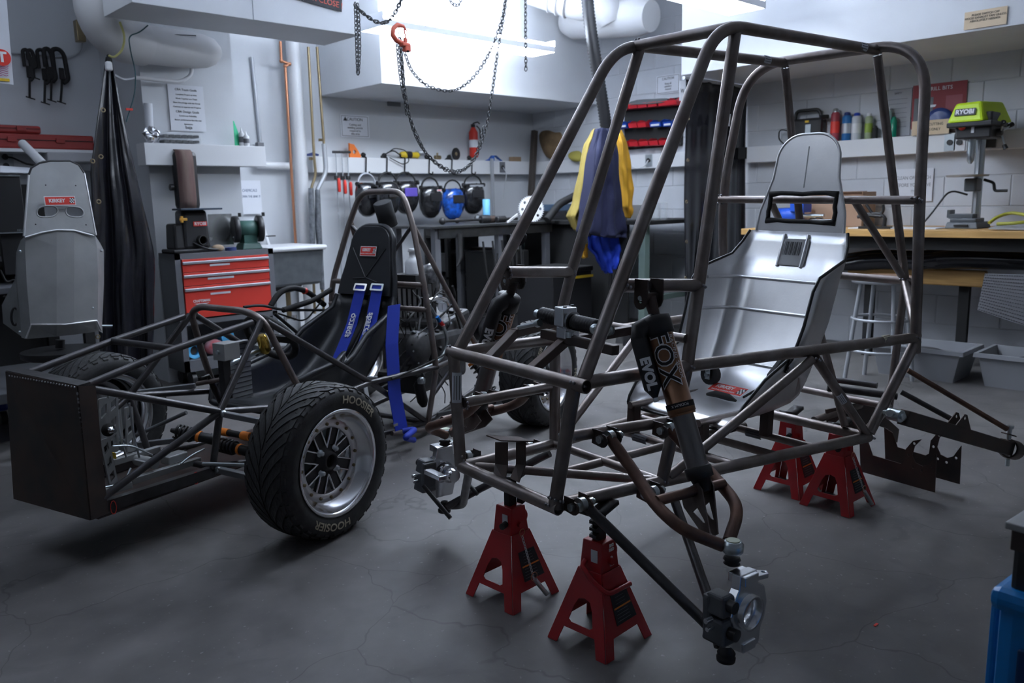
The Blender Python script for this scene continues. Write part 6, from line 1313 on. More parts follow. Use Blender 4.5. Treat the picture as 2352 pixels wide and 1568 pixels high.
for x, l, f in ((1122, 'left blue curved wedge standing on the rail', 1), (1141, 'right blue curved wedge standing on the rail', -1)):
    p = onr(x); solo('blue_wedge', MB().prism([(-.05, 0), (.05, 0), (.05*f, .05), (.03*f, .05), (0, .02), (-.04*f, .006)], .03, p, EX, EZ), mat('wedge_blue', (.02, .10, .42), .4), l, 'wedge', 'blue wedges')
p = onr(1183); solo('tan_box', MB().box(p+V((0, 0, .022)), (.11, .06, .044)), mat('box_tan', (.28, .19, .12), .8), 'small brown box near the corner end of the rail', 'box', bevel=.003)
p = onr(718); solo('pliers', MB().tube([p+V((-.05, 0, .012)), p+V((0, 0, .02)), p+V((.05, -.01, .014))], [.008, .014, .006], 8).tube([p+V((-.05, .03, .012)), p+V((0, 0, .02)), p+V((.06, .02, .012))], [.008, .01, .006], 8), M_dkblue, 'dark blue pliers at the left end of the rail', 'pliers')
q = at(1154, 384, Y=5.798); t = thing('rail_outlet', q, 'dark power outlet in the rail near the corner', 'outlet'); part('plate', MB().box(q, (.07, .006, .10)), M_grey, t, bevel=.002); part('socket', MB().cyl(q-EY*.004, q-EY*.008, .02, 12), M_blk, t); part('plug_cable', MB().tube([q-EY*.006, q+V((.02, -.04, -.06)), q+V((.0, -.03, -.16)), q+V((-.02, -.02, -.3))], .004, 8, .05), M_cond, t)
# slotted upright strut and leaning bar in the corner
solo('strut_channel', MB().box2((at(1131, 400, Y=5.76).x-.012, 5.75, .9), (at(1131, 400, Y=5.76).x+.012, 5.775, 1.50)), M_cond, 'thin grey steel strut crossing the rail near the corner', 'strut')
a, b = at(1228, 300, Y=5.75), at(1217, 500, Y=5.66); b = a+(b-a)*(a.z/(a.z-b.z)); X = (b-a).normalized(); solo('leaning_bar', MB().box((a+b)/2, ((b-a).length, .05, .05), (X, EY, X.cross(EY))), mat('rust_bar', (.05, .04, .035), .6), 'dark square bar leaning in the room corner', 'bar', bevel=.003)
M_lea = mat('leather_brown', (.22, .14, .07), .85, noise=.5, nscale=8, bump=.5, bscale=40)
xw = lambda x, y, dx=.06: at(x, y, X=XW-dx)
rows = [[xw(1238, 300), xw(1262, 296), xw(1276, 306), xw(1290, 298)], [xw(1236, 320), xw(1255, 322, .12), xw(1278, 325, .10), xw(1296, 325)], [xw(1245, 345), xw(1260, 350, .14), xw(1276, 350, .12), xw(1292, 346)], [xw(1254, 360), xw(1262, 366, .10), xw(1272, 368, .10), xw(1280, 360)]]
solo('leather_apron', MB().grid(rows), M_lea, 'brown leather apron hanging on the wall right of the corner', 'apron', solid=.012, sub=2)
rows = [[xw(1305, 352, .1), xw(1320, 345, .1), xw(1338, 346, .1)], [xw(1303, 362, .16), xw(1320, 364, .2), xw(1336, 362, .16)], [xw(1316, 370, .14), xw(1326, 372, .16), xw(1336, 370, .14)]]
solo('work_gloves', MB().grid(rows), mat('glove_yellow', (.30, .26, .05), .85, bump=.6, bscale=30), 'yellow work gloves lying on the rail beside the jackets', 'gloves', solid=.03, sub=2)
# ---- steel table with parts
TZ = .93
t = thing('steel_table', (4.45, 5.05, 0), 'grey steel-topped welding table behind the race car', 'table')
part('table_top', MB().box2((3.72, 4.72, TZ-.018), (5.03, 5.32, TZ)), M_tread, t, bevel=.002); part('apron', MB().box2((3.80, 4.74, TZ-.09), (5.02, 4.76, TZ-.018)), M_tread, t)
for x in (3.80, 4.44, 4.98):
    for y in (4.78, 5.26): part('leg', MB().box((x, y, (TZ-.02)/2), (.05, .05, TZ-.02)), M_grey, t)
part('lower_shelf', MB().box2((4.2, 4.78, .18), (5.0, 5.26, .20)), M_blkm, t)
def ta(x, y): p = at(x, y, Z=TZ); return p
def tb_(x, Yp=5.0, z=0): p = at(x, 505, Y=Yp); return V((p.x, Yp, TZ+z))
a, b = tb_(1016, 4.95, .03), tb_(1125, 4.95, .03); t = thing('drive_shaft', a, 'black drive shaft with ribbed boots lying on the steel table', 'shaft', 'shafts on the table'); part('shaft', MB().cyl(a, b, .011, 12), M_blk, t); part('joint_ball', MB().sphere(a, .028, 12), M_blk, t); part('rubber_boot', boot(b-EX*.10, EX, .09, .036, 5), M_blk, t); part('joint_cup', MB().cyl(b-EX*.01, b+EX*.05, .03, 16), M_dksteel, t)
a, b = tb_(1140, 4.9, .028), tb_(1188, 4.88, .028); t = thing('drive_shaft', a, 'short drive shaft joint near the sprocket on the table', 'shaft', 'shafts on the table'); part('shaft', MB().cyl(a, b, .012, 12), M_blk, t); part('rubber_boot', boot(a, EX, .10, .028, 5), M_blk, t)
a = tb_(1050, 5.1, .025); solo('axle_stub', MB().sphere(a, .022, 10).cyl(a, a+V((.05, .02, 0)), .012, 10), M_dksteel, 'small dark ball joint on the table behind the shaft', 'joint')
a = tb_(1095, 5.15, .04); t = thing('dial_gauge', a, 'small dark round gauge beside the blue roll', 'gauge'); part('gauge_case', MB().lathe(a, -EY, [(0, .028), (.015, .028), (.016, .02)], 20), M_blk, t); part('gauge_face', MB().lathe(a-EY*.016, -EY, [(0, .021), (.001, .021)], 18), M_cond, t)
a = tb_(1118, 5.12); solo('blue_roll', MB().lathe(a, EZ, [(0, .030), (.002, .031), (.19, .031), (.192, .026)], 24), mat('pale_blue', (.16, .45, .72), .6), 'light blue roll standing upright on the steel table', 'roll')
c = at(1220, 480, Y=4.80); n_ = V((-.5, -.85, .12)).normalized(); X = V((.85, -.5, 0)).normalized(); Yv = n_.cross(X)
teeth = []
for k in range(38):
    a0 = 2*PI*k/38
    for da, r in ((0, .100), (.03, .110), (.075, .110), (.105, .100)): teeth.append((r*math.cos(a0+da), r*math.sin(a0+da)))
t = thing('sprocket', (c.x, c.y, TZ), 'white toothed sprocket with round holes standing on the table', 'sprocket')
part('toothed_disc', MB().prism(teeth, .006, c, X, Yv, holes=[circ(.076*math.cos(2*PI*k/8), .076*math.sin(2*PI*k/8), .012, 10) for k in range(8)]+[circ(0, 0, .012, 12)]), M_wht, t)
part('sprocket_hub', MB().lathe(c+n_*.0, -n_, [(0, .03), (.02, .028)], 20), M_alub, t)
solo('forked_lever', MB().prism([(0, 0), (.11, .03), (.11, .05), (0, .018), (-.01, .009)], .01, at(1166, 512, Y=4.76), V((1, 0, .22)), EZ, holes=[[(.02, .01), (.08, .026), (.08, .034), (.02, .016)]]), M_wht, 'white forked metal lever leaning against the sprocket', 'lever', bevel=.001)
# ---- green workbench in the corner by the right wall
BZ2 = .93
t = thing('green_workbench', (5.5, 4.45, 0), 'green-legged workbench with dark steel top in the corner behind the jackets', 'workbench')
part('bench_top', MB().box2((5.05, 3.75, BZ2-.03), (5.88, 5.25, BZ2)), M_blkm, t, bevel=.003)
for y in (3.82, 5.15): part('leg_frame', MB().box2((5.08, y, 0), (5.14, y+.06, BZ2-.03)).box2((5.78, y, 0), (5.84, y+.06, BZ2-.03)).box2((5.08, y, .30), (5.84, y+.06, .34)), M_green, t)
part('shade_panel', MB().box2((5.10, 4.0, .05), (5.12, 5.15, BZ2-.03)), M_blkm, t)  # panel blackened and lengthened to imitate the shade under the bench
p = at(1290, 440, X=5.6); solo('blue_case', MB().box((5.55, p.y, BZ2+.045+.06), (.25, .22, .06)), mat('case_blue', (.06, .10, .16), .5), 'flat blue-grey case lying on the black box', 'case', bevel=.004)
solo('black_tool_box', MB().box((5.55, p.y-.03, BZ2+.037), (.32, .40, .072)), M_blk, 'flat black box beneath the blue-grey case', 'box', bevel=.006)
pipe('black_tubing', [at(1256, 505, Y=4.7), at(1285, 468, Y=4.7), at(1325, 447, Y=4.65)], .032, M_blkm, 'thick black tubing sloping up behind the jackets', 'tube')
for k, (x, h_) in enumerate(((1506, .14), (1524, .14))):
    p = at(x, 497, X=5.35); t = thing('plastic_tube', (p.x, p.y, BZ2), ('left', 'right')[k]+' clear plastic tube standing on the dark bench end', 'tube', 'clear tubes on the bench'); part('tube_wall', MB().lathe((5.35, p.y, BZ2), EZ, [(0, .032), (.13, .032), (.13, .029), (.0, .029)], 20, caps=False), M_glass, t)
p = at(1468, 480, X=5.4); solo('clear_sheet_stack', MB().box((5.4, p.y, BZ2+.06), (.12, .16, .12)), mat('hazy_acrylic', (.35, .38, .42), .3), 'stack of hazy clear plastic sheets by the yellow jacket', 'sheets', bevel=.003)
t = thing('storage_tote', (4.75, 4.1, 0), 'black tote with a yellow handle strip under the green bench', 'tote'); a = at(1365, 640, Y=4.15); a.x -= .12; part('tote_body', MB().box((a.x, 4.47, .27), (.46, .4, .54)), M_blk, t, bevel=.01); part('yellow_strip', MB().box((a.x+.08, 4.26, .50), (.30, .012, .02)), M_yel, t); part('tote_lid', MB().box((a.x, 4.47, .56), (.48, .42, .04)), M_blkm, t, bevel=.008)
rr = random.Random(6)
for k in range(5):
    x = 1425+26*k; p = at(x, 700+8*(k % 2), X=4.9); t = solo('scrap_casting', MB().box((4.92-.05*(k % 2), p.y, .06), (.13, .07, .12), (V((.9, .3, .2)).normalized(), V((-.3, .9, 0)).normalized(), EZ), .7).sphere((4.90, p.y, .12), .035, 8), rr.choice((M_blk, M_dksteel, M_eng)), ('first', 'second', 'third', 'fourth', 'fifth')[k]+' dark metal part from the left on the floor under the green bench', 'metal part', 'scrap under the green bench', bevel=.01)
p = at(1566, 751, X=4.6); solo('yellow_case', MB().box((p.x, p.y, .06), (.12, .18, .12)), M_yel, 'small yellow case on the floor beside the curtain', 'case', bevel=.004)
# welding machine between the benches
p = at(1080, 640, Y=5.35); t = thing('welding_machine', (4.45, 5.0, 0), 'dark machine with cables and a wheel standing under the steel table', 'machine'); part('machine_body', MB().box((4.62, 5.0, .45), (.40, .36, .5)), M_blkm, t, bevel=.01); part('machine_wheel', MB().cyl((4.30, 4.74, .10), (4.30, 4.78, .10), .10, 20), M_blk, t)
for k in range(5): part('hanging_cable', MB().tube([V((4.2+.1*k, 4.70, .8)), V((4.22+.1*k, 4.68, .5-.05*k)), V((4.3+.08*k, 4.69, .35)), V((4.35+.07*k, 4.70, .7))], .008, 8, .08), M_blkm, t)
p = at(1060, 590, Y=4.72); solo('hanging_clamp', MB().tube([at(1056, 536, Y=4.715), at(1058, 590, Y=4.70), at(1050, 612, Y=4.69)], [.02, .018, .008], 8), M_blkm, 'dark clamp hanging from the steel table edge', 'clamp')  # a clamp at the table edge, built as a tapering tube
t = thing('dark_filler_rack', (4.75, 5.5, 0), 'added black filler rack standing for the shade behind the steel table', 'rack')  # added rack; its black shapes stand in for shade under the table
for x in (4.42, 5.0): part('rack_post', MB().box2((x, 5.40, 0), (x+.04, 5.44, .9)), M_blkm, t)
for z_ in (.1, .45, .8): part('rack_shelf', MB().box2((4.42, 5.40, z_), (5.04, 5.70, z_+.02)), M_blkm, t)
rr = random.Random(12)
for z_ in (.12, .47):
    for k in range(4): part('filler_part', MB().box((4.50+.14*k, 5.52, z_+.12), (.12, .22, rr.uniform(.16, .26)), taper=rr.uniform(.7, 1)), rr.choice((M_blkm, M_blk, M_dksteel)), t, bevel=.01)
part('rack_back', MB().box2((4.42, 5.70, .1), (5.04, 5.72, .9)), M_blkm, t)
# ---- jackets on the hook
def cloth(name, rows, m, label, cat='jacket', sol=.02):
    R0 = [[at(x, y, Y=yy) for x, y, yy in r] for r in rows]; nr, nc = len(R0), len(R0[0]); R = []; ph = len(name)*1.7+rows[0][0][0]
    W_ = (R0[0][-1]-R0[0][0]).length
    for j in range(6*(nr-1)+1):
        v = j/6; a = min(int(v), nr-2); fv = v-a; row = []
        for i in range(28+1):
            u = i/28*(nc-1); b = min(int(u), nc-2); fu = u-b; fu_ = fu*fu*(3-2*fu); fv_ = fv*fv*(3-2*fv)*.5+fv*.5
            p = R0[a][b].lerp(R0[a][b+1], fu_*.5+fu*.5).lerp(R0[a+1][b].lerp(R0[a+1][b+1], fu_*.5+fu*.5), fv_)
            k = .012+.022*v/(nr-1)
            off = k*(math.sin(i*.75+ph+.5*math.sin(j*.35))+.5*math.sin(i*1.6+ph*2+j*.12)+.35*math.sin(j*.8+i*.4+ph))
            row.append(p+V((-.4*off, -.9*off, .004*math.sin(i*.9+ph) if j else 0)))
        R.append(row)
    return solo(name, MB().grid(R), m, label, cat, 'jackets hanging by the ribbed hose' if cat == 'jacket' else None, solid=sol*.5)
M_cl1 = mat('jacket_tan', (.36, .27, .06), .85, bump=.5, bscale=25, noise=.2, nscale=5); M_cl2 = mat('jacket_navy', (.010, .012, .045), .85, bump=.5, bscale=25); M_cl3 = mat('jacket_yellow', (.62, .32, .02), .8, bump=.5, bscale=25); M_cl4 = mat('cloth_royal', (.01, .05, .50), .8, bump=.5, bscale=25)
cloth('work_jacket', [[(1362, 300, 4.2), (1366, 296, 4.15), (1372, 298, 4.2)], [(1345, 330, 4.2), (1352, 330, 4.1), (1362, 330, 4.2)], [(1332, 400, 4.2), (1340, 400, 4.1), (1350, 400, 4.2)], [(1320, 460, 4.2), (1330, 460, 4.12), (1345, 470, 4.2)], [(1306, 495, 4.2), (1318, 497, 4.12), (1334, 500, 4.2)], [(1316, 520, 4.2), (1324, 532, 4.15), (1338, 530, 4.2)]], M_cl1, 'tan jacket sleeve hanging on the left of the navy jacket')
cloth('work_jacket', [[(1410, 300, 4.2), (1420, 296, 4.16), (1426, 300, 4.2)], [(1412, 330, 4.2), (1428, 330, 4.08), (1440, 330, 4.2)], [(1414, 380, 4.2), (1430, 385, 4.06), (1448, 385, 4.2)], [(1420, 430, 4.2), (1436, 430, 4.08), (1453, 430, 4.2)], [(1424, 470, 4.2), (1436, 475, 4.1), (1450, 475, 4.2)], [(1434, 495, 4.2), (1440, 500, 4.15), (1448, 498, 4.2)]], M_cl3, 'bright yellow jacket hanging on the right of the navy jacket')
cloth('work_jacket', [[(1368, 297, 4.0), (1380, 294, 3.97), (1396, 296, 3.97), (1410, 300, 4.0)], [(1352, 350, 4.0), (1372, 350, 3.88), (1395, 350, 3.90), (1418, 352, 4.0)], [(1342, 420, 4.0), (1368, 420, 3.86), (1392, 420, 3.94), (1425, 420, 4.0)], [(1336, 480, 4.0), (1362, 482, 3.86), (1392, 480, 3.95), (1432, 480, 4.0)], [(1330, 530, 4.0), (1356, 535, 3.88), (1395, 540, 3.92), (1438, 530, 4.0)], [(1342, 545, 4.0), (1360, 540, 3.9), (1400, 545, 3.95), (1436, 545, 4.0)]], M_cl2, 'navy work jacket hanging in front of the two yellow ones')
cloth('blue_cloth', [[(1366, 500, 4.1), (1385, 498, 4.05), (1412, 500, 4.1)], [(1348, 545, 4.1), (1380, 545, 4.0), (1420, 545, 4.1)], [(1350, 570, 4.1), (1384, 575, 4.03), (1422, 575, 4.1)], [(1368, 590, 4.1), (1390, 598, 4.04), (1418, 595, 4.1)], [(1384, 615, 4.1), (1395, 628, 4.07), (1412, 615, 4.1)]], M_cl4, 'royal blue cloth hanging below the navy jacket', 'cloth')
cloth('yellow_tail', [[(1330, 560, 4.15), (1340, 560, 4.12), (1350, 560, 4.15)], [(1332, 590, 4.15), (1338, 592, 4.12), (1348, 590, 4.15)]], M_cl3, 'end of a yellow cloth below the navy jacket hem', 'cloth')
solo('jacket_stand', MB().cyl((at(1395, 400, Y=4.15).x, 4.12, 0), (at(1395, 400, Y=4.15).x, 4.12, 1.62), .014, 12).cyl((at(1395, 400, Y=4.15).x-.15, 4.12, .01), (at(1395, 400, Y=4.15).x+.15, 4.12, .01), .014, 10), M_blk, 'black upright stand holding the jackets', 'stand')
# ---- red and blue bins on the wall
M_bred = mat('bin_red', (.55, .02, .03), .4); M_bblu = mat('bin_blue', (.01, .07, .42), .4)
pn = thing('bin_panel', xw(1500, 340, .02), 'dark louvred panel carrying rows of small red and blue bins', 'panel'); a, b = xw(1436, 236, .02), xw(1566, 342, .02); part('panel_sheet', MB().box2((XW-.03, b.y, at(1500, 340, X=XW).z), (XW-.006, a.y, at(1500, 232, X=XW).z)), M_blkm, pn)
def wbin(x, y, m, lab, w_=.085, tag_=False):
    p = xw(x, y, .03); t = thing('parts_bin', p, lab, 'bin', 'small bins on the wall panel'); X0_, y_, z_ = XW-.03, p.y, p.z
    pts = lambda yy: [V((X0_, yy, z_)), V((X0_-.10, yy, z_)), V((X0_-.115, yy, z_+.035)), V((X0_-.06, yy, z_+.06)), V((X0_, yy, z_+.06))]
    L_, R_2 = pts(y_+w_/2), pts(y_-w_/2); mb = MB(); mb.add(L_, [(0, 1, 2, 3, 4)]); mb.add(R_2, [(4, 3, 2, 1, 0)]); mb.add([L_[0], L_[1], R_2[1], R_2[0]], [(0, 1, 2, 3)]); mb.add([L_[1], L_[2], R_2[2], R_2[1]], [(0, 1, 2, 3)])
    part('bin_shell', mb, m, t, solid=.003)
    if tag_: part('bin_label', MB().box(V((X0_-.111, y_, z_+.014)), (.002, w_*.8, .016)), M_paper, t)
    part('bin_contents', MB().box(V((X0_-.05, y_, z_+.03)), (.07, w_*.8, .02)), M_dksteel, t, bevel=.004)
ordn = ('leftmost', 'second', 'third', 'fourth', 'fifth', 'sixth')
for k, x in enumerate((1448, 1470, 1492, 1515, 1539, 1560)): wbin(x, 252-2*k, M_bred, ordn[k]+' red bin from the left in the top row of the panel', .09)
for k, (x, m) in enumerate(((1430, M_bblu), (1448, M_bblu), (1470, M_bred), (1491, M_bred), (1522, M_bblu), (1550, M_bblu))): wbin(x, 296-1*k, m, ordn[k]+(' bin from the left in the middle row, red' if m == M_bred else ' bin from the left in the middle row, blue'), .085 if k != 4 else .11, m == M_bblu)
for k, x in enumerate((1448, 1472, 1495, 1518, 1541)): wbin(x, 337-1*k, M_bred, ordn[k]+' red bin from the left in the bottom row of the panel', .09)
rows = [[xw(1436, 240, .1), xw(1460, 226, .1), xw(1500, 228, .1), xw(1540, 222, .1)], [xw(1440, 244, .15), xw(1460, 240, .15), xw(1500, 240, .15), xw(1540, 234, .15)]]
solo('grey_rag', MB().grid(rows), mat('rag_grey', (.10, .105, .11), .9, bump=.8, bscale=30), 'grey rag lying along the top of the bin panel', 'rag', solid=.02, sub=1)
q = xw(1490, 368, .108); t = thing('rail_outlet', q, 'power outlet in the rail under the bin panel', 'outlet'); part('plate', MB().box(q, (.006, .07, .10)), M_zinc, t); part('socket', MB().cyl(q-EX*.004, q-EX*.01, .02, 12), M_blk, t); part('plug_cable', MB().tube([q-EX*.008, q+V((-.03, .02, -.05)), q+V((-.03, .12, -.07)), q+V((-.03, .22, -.0))], .005, 8, .06), M_white, t)
q = xw(1703, 352, .09); solo('dark_block', MB().box(q, (.04, .09, .09)), M_blkm, 'small dark block between curtain and right rail', 'block', bevel=.004)
q = xw(1327, 235, .04); solo('black_hook', MB().tube([q+V((0, 0, .03)), q, q+V((-.03, -.02, -.03)), q+V((-.05, -.04, -.01))], .012, 8, .02), M_blkm, 'short black hose end under the soffit near the corner', 'hose')
# ================================================================ RIGHT WALL BENCH
BZ = .872
WX0 = 5.22
t = thing('wooden_workbench', (5.6, 1.2, 0), 'long wooden workbench with an orange-brown front edge along the right wall', 'workbench')
for k, (y0, y1) in enumerate(((-2.2, .5), (.5, 3.08))): part('bench_top', MB().box2((WX0, y0, BZ-.042), (5.98, y1, BZ)), M_wood, t, bevel=.003)
part('bench_apron', MB().box2((WX0+.06, -2.2, BZ-.12), (WX0+.09, 3.05, BZ-.042)), M_blkm, t)
for y in (-1.8, .2, 2.95): part('bench_leg', MB().box2((WX0+.08, y, 0), (WX0+.13, y+.05, BZ-.042)), M_green, t); part('bench_leg', MB().box2((5.88, y, 0), (5.93, y+.05, BZ-.042)), M_green, t)
t = thing('wooden_beam', (5.7, 1.9, 0), 'orange-brown wooden plank stored under the bench', 'plank'); a, b = at(1945, 635, X=5.5), at(2262, 640, X=5.5); part('plank', MB().box2((5.5, b.y, b.z-.055), (5.56, a.y, b.z+.045)), M_wood, t, bevel=.01); part('support_bracket', MB().box2((5.56, b.y+.1, 0), (5.60, b.y+.16, b.z+.03)).box2((5.56, a.y-.16, 0), (5.60, a.y-.1, b.z+.03)), M_blkm, t)
for k, (y0, r, x_, l) in enumerate(((598, .05, 5.45, 'upper black sheeting roll on the plank under the bench'), (588, .045, 5.62, 'rear black sheeting roll under the bench'))):
    P = [at(x, y0+dy, X=x_) for x, dy in ((1930, 12), (2020, 0), (2100, 6), (2200, -4), (2400, 4))]; t = thing('sheeting_roll', P[2]-EZ*r, l, 'roll', 'rolls under the right bench'); part('roll', MB().tube(P, [r*.7, r*1.1, r, r*1.15, r], 16, .2), M_tarp, t); part('wrap_fold', MB().tube([p+V((-.02, 0, r*.8)) for p in P], .014, 8, .2), M_tarp, t)
M_mesh = mat('mesh_grey', (.09, .09, .10), .6); t = thing('mesh_sheet', at(2280, 745, X=5.1), 'dark perforated mesh sheet hanging from the bench at the right edge', 'mesh')
A, Bq, Cq, Dq = at(2262, 628, X=5.2), at(2420, 632, X=5.2), at(2245, 712, X=5.1), at(2352+50, 765, X=5.1); part('mesh_panel', MB().grid([[A, Bq], [Cq, Dq]], False), M_mesh, t, solid=.003)
mb = MB()
for i in range(26):
    for j in range(14):
        p = (A.lerp(Bq, (i+.5*(j % 2)+.3)/27)).lerp(Cq.lerp(Dq, (i+.5*(j % 2)+.3)/27), (j+.5)/14); mb.box(p-EX*.003, (.002, .008, .004))
o = part('mesh_holes', mb, M_ink, t); o['kind'] = 'stuff'
# stool
q = at(2030, 640, X=4.80); t = thing('shop_stool', (4.80, q.y, 0), 'round grey metal stool with wooden seat in front of the bench', 'stool'); zs_ = q.z
part('seat_ring', MB().lathe((4.80, q.y, zs_-.02), EZ, [(0, .16), (0, .172), (.03, .172), (.03, .16)], 32), M_cond, t); part('wooden_seat', MB().lathe((4.80, q.y, zs_+.004), EZ, [(0, .158), (.012, .155)], 32), mat('seat_board', (.20, .12, .08), .6), t)
for k in range(4):
    a = PI/4+PI/2*k; part('leg', MB().tube([V((4.80+.13*math.cos(a), q.y+.13*math.sin(a), zs_-.02)), V((4.80+.20*math.cos(a), q.y+.20*math.sin(a), .0))], .012, 10), M_cond, t)
for z_, r in ((.2, .18), (.38, .16)): part('foot_ring', MB().tube([V((4.80+r*math.cos(2*PI*k/24), q.y+r*math.sin(2*PI*k/24), z_)) for k in range(24)], .008, 8, closed=True), M_cond, t)
# grey bins on the floor
M_tub = mat('bin_grey', (.30, .31, .33), .5)
def tub(c, lab):
    t = thing('grey_tub', (c[0], c[1], 0), lab, 'tub', 'grey tubs on the floor'); w_, l_, h_ = .17, .25, .19
    R = []
    for z_, k in ((.012, .82), (.0, .84), (h_, 1.0), (h_, 1.08), (h_-.02, 1.09)): R.append([V((c[0]+x*k*w_/.25*.25, c[1]+y*k*l_/.25*.25, z_)) for x, y in [(p[0]*w_/w_, p[1]) for p in [(1, -1), (1, 1), (-1, 1), (-1, -1), (1, -1)]]])
    mb = MB(); rr_ = [[V((c[0]+sx_*(w_*k), c[1]+sy_*(l_*k), z_)) for sx_, sy_ in ((1, -1), (1, 1), (-1, 1), (-1, -1), (1, -1))] for z_, k in ((0, .84), (h_, 1.0), (h_, 1.07), (h_-.022, 1.08))]
    mb.grid(rr_, False); mb.add([rr_[0][i] for i in range(4)], [(0, 1, 2, 3)]); part('tub_shell', mb, M_tub, t, solid=.004)
    part('tub_contents', MB().sphere((c[0], c[1], .10), .12, 12, (1, 1.5, .6)), mat('dark_contents', (.06, .06, .065), .8, bump=1, bscale=30), t)
tub((5.18, 1.78), 'left grey plastic tub on the floor under the right bench'); tub((5.22, 1.20), 'right grey plastic tub on the floor cut off by the right edge')
# drill press
dx, dy = 5.62, at(2222, 528, X=5.62).y
t = thing('drill_press', (dx, dy, BZ), 'bench drill press with a lime green cover on the wooden bench', 'drill'); G_ = mat('press_grey', (.07, .08, .09), .45)
part('base', MB().box((dx, dy, BZ+.02), (.26, .19, .04), taper=.9).box((dx-.02, dy, BZ+.05), (.16, .15, .025)), G_, t, bevel=.006); part('base_slot', MB().box((dx-.13, dy, BZ+.02), (.01, .08, .012)), M_blkm, t)
part('vise', MB().box((dx-.04, dy+.02, BZ+.075), (.09, .14, .03)).box((dx-.04, dy+.09, BZ+.09), (.09, .02, .05)), G_, t, bevel=.004)
part('column', MB().cyl((dx+.07, dy-.02, BZ+.04), (dx+.07, dy-.02, BZ+.62), .027, 22), M_zinc, t); part('column_rack', MB().box((dx+.04, dy-.02, BZ+.33), (.012, .014, .52)), M_cond, t)
zt_ = at(2230, 402, X=dx).z; part('work_table', MB().lathe((dx-.04, dy+.01, zt_-.01), EZ, [(0, .115), (.012, .12)], 28), M_alu2, t); part('table_arm', MB().box((dx+.02, dy-.01, zt_-.06), (.14, .07, .08), taper=1.0), G_, t, bevel=.01); part('crank', MB().tube([V((dx+.05, dy-.06, zt_-.03)), V((dx+.03, dy-.12, zt_-.05)), V((dx+.02, dy-.13, zt_-.10)), V((dx+.02, dy-.20, zt_-.10))], .009, 8, .015), M_blk, t)
zh = at(2250, 330, X=dx).z; ztop = at(2250, 235, X=dx).z
part('head_body', MB().box((dx-.02, dy-.03, (zh+ztop)/2-.02), (.22, .20, (ztop-zh)*.62)), M_blk, t, bevel=.01)
cv = MB(); z0_, z1_ = ztop-.125, ztop
cv.add([V((dx+x, dy+y, z)) for x, y, z in ((-.19, .10, z0_), (-.19, -.10, z0_), (.14, -.17, z0_), (.14, .12, z0_), (-.15, .07, z1_-.01), (-.15, -.07, z1_-.005), (.10, -.12, z1_), (.10, .08, z1_))], [(0, 1, 5, 4), (1, 2, 6, 5), (2, 3, 7, 6), (3, 0, 4, 7), (4, 5, 6, 7), (3, 2, 1, 0)])
part('belt_cover', cv, mat('lime_green', (.52, .72, .02), .4), t, 'lime green belt cover', bevel=.014); part('cover_skirt', MB().box((dx-.02, dy-.02, z0_-.012), (.32, .25, .03)), M_blk, t, bevel=.006)
part('brand_plate', MB().box((dx-.178, dy+.005, z0_+.06), (.003, .115, .042), (V((.95, 0, -.3)).normalized(), EY, V((.3, 0, .95)).normalized())), M_blk, t); text('RYOBI', .038, V((dx-.184, dy+.005, z0_+.06)), -EY, V((.3, 0, .95)), M_wht, t, bold=.0015, sx=.95)
part('stop_switch', MB().sphere((dx-.135, dy+.03, zh+.10), .022, 12), M_stk, t); part('switch_flap', MB().box((dx-.15, dy+.03, zh+.105), (.01, .03, .025)), M_yel, t, bevel=.003); part('depth_scale', MB().box((dx-.133, dy-.03, zh+.10), (.004, .016, .08)), M_paper, t)
part('quill', MB().cyl((dx-.04, dy+.0, zh-.06), (dx-.04, dy, zh+.05), .024, 16), M_zinc, t); part('chuck', MB().lathe((dx-.04, dy, zh-.12), EZ, [(0, .008), (.02, .02), (.06, .02)], 16), M_zinc, t)
part('motor', MB().cyl((dx+.18, dy-.0, zh-.02), (dx+.18, dy, zh+.17), .07, 24), M_blk, t)
hub_ = V((dx-.02, dy-.14, zh+.06)); part('feed_hub', MB().cyl(hub_+V((0, .03, 0)), hub_-V((0, .02, 0)), .022, 14), M_blk, t)
for a in (.5, 2.6, 4.7):
    e = hub_+V((math.cos(a)*.10, -.045, math.sin(a)*.10)); part('feed_handle', MB().cyl(hub_-V((0, .01, 0)), e, .005, 8), M_zinc, t); part('handle_grip', MB().tube([e.lerp(hub_, .25), e], [.012, .015], 10), M_blk, t)
part('power_cord', MB().tube([V((dx+.05, dy+.03, zt_-.12)), V((dx, dy+.12, BZ+.24)), V((dx-.08, dy+.2, BZ+.08)), V((dx-.12, dy+.24, BZ+.012))], .006, 8, .1), M_blk, t)
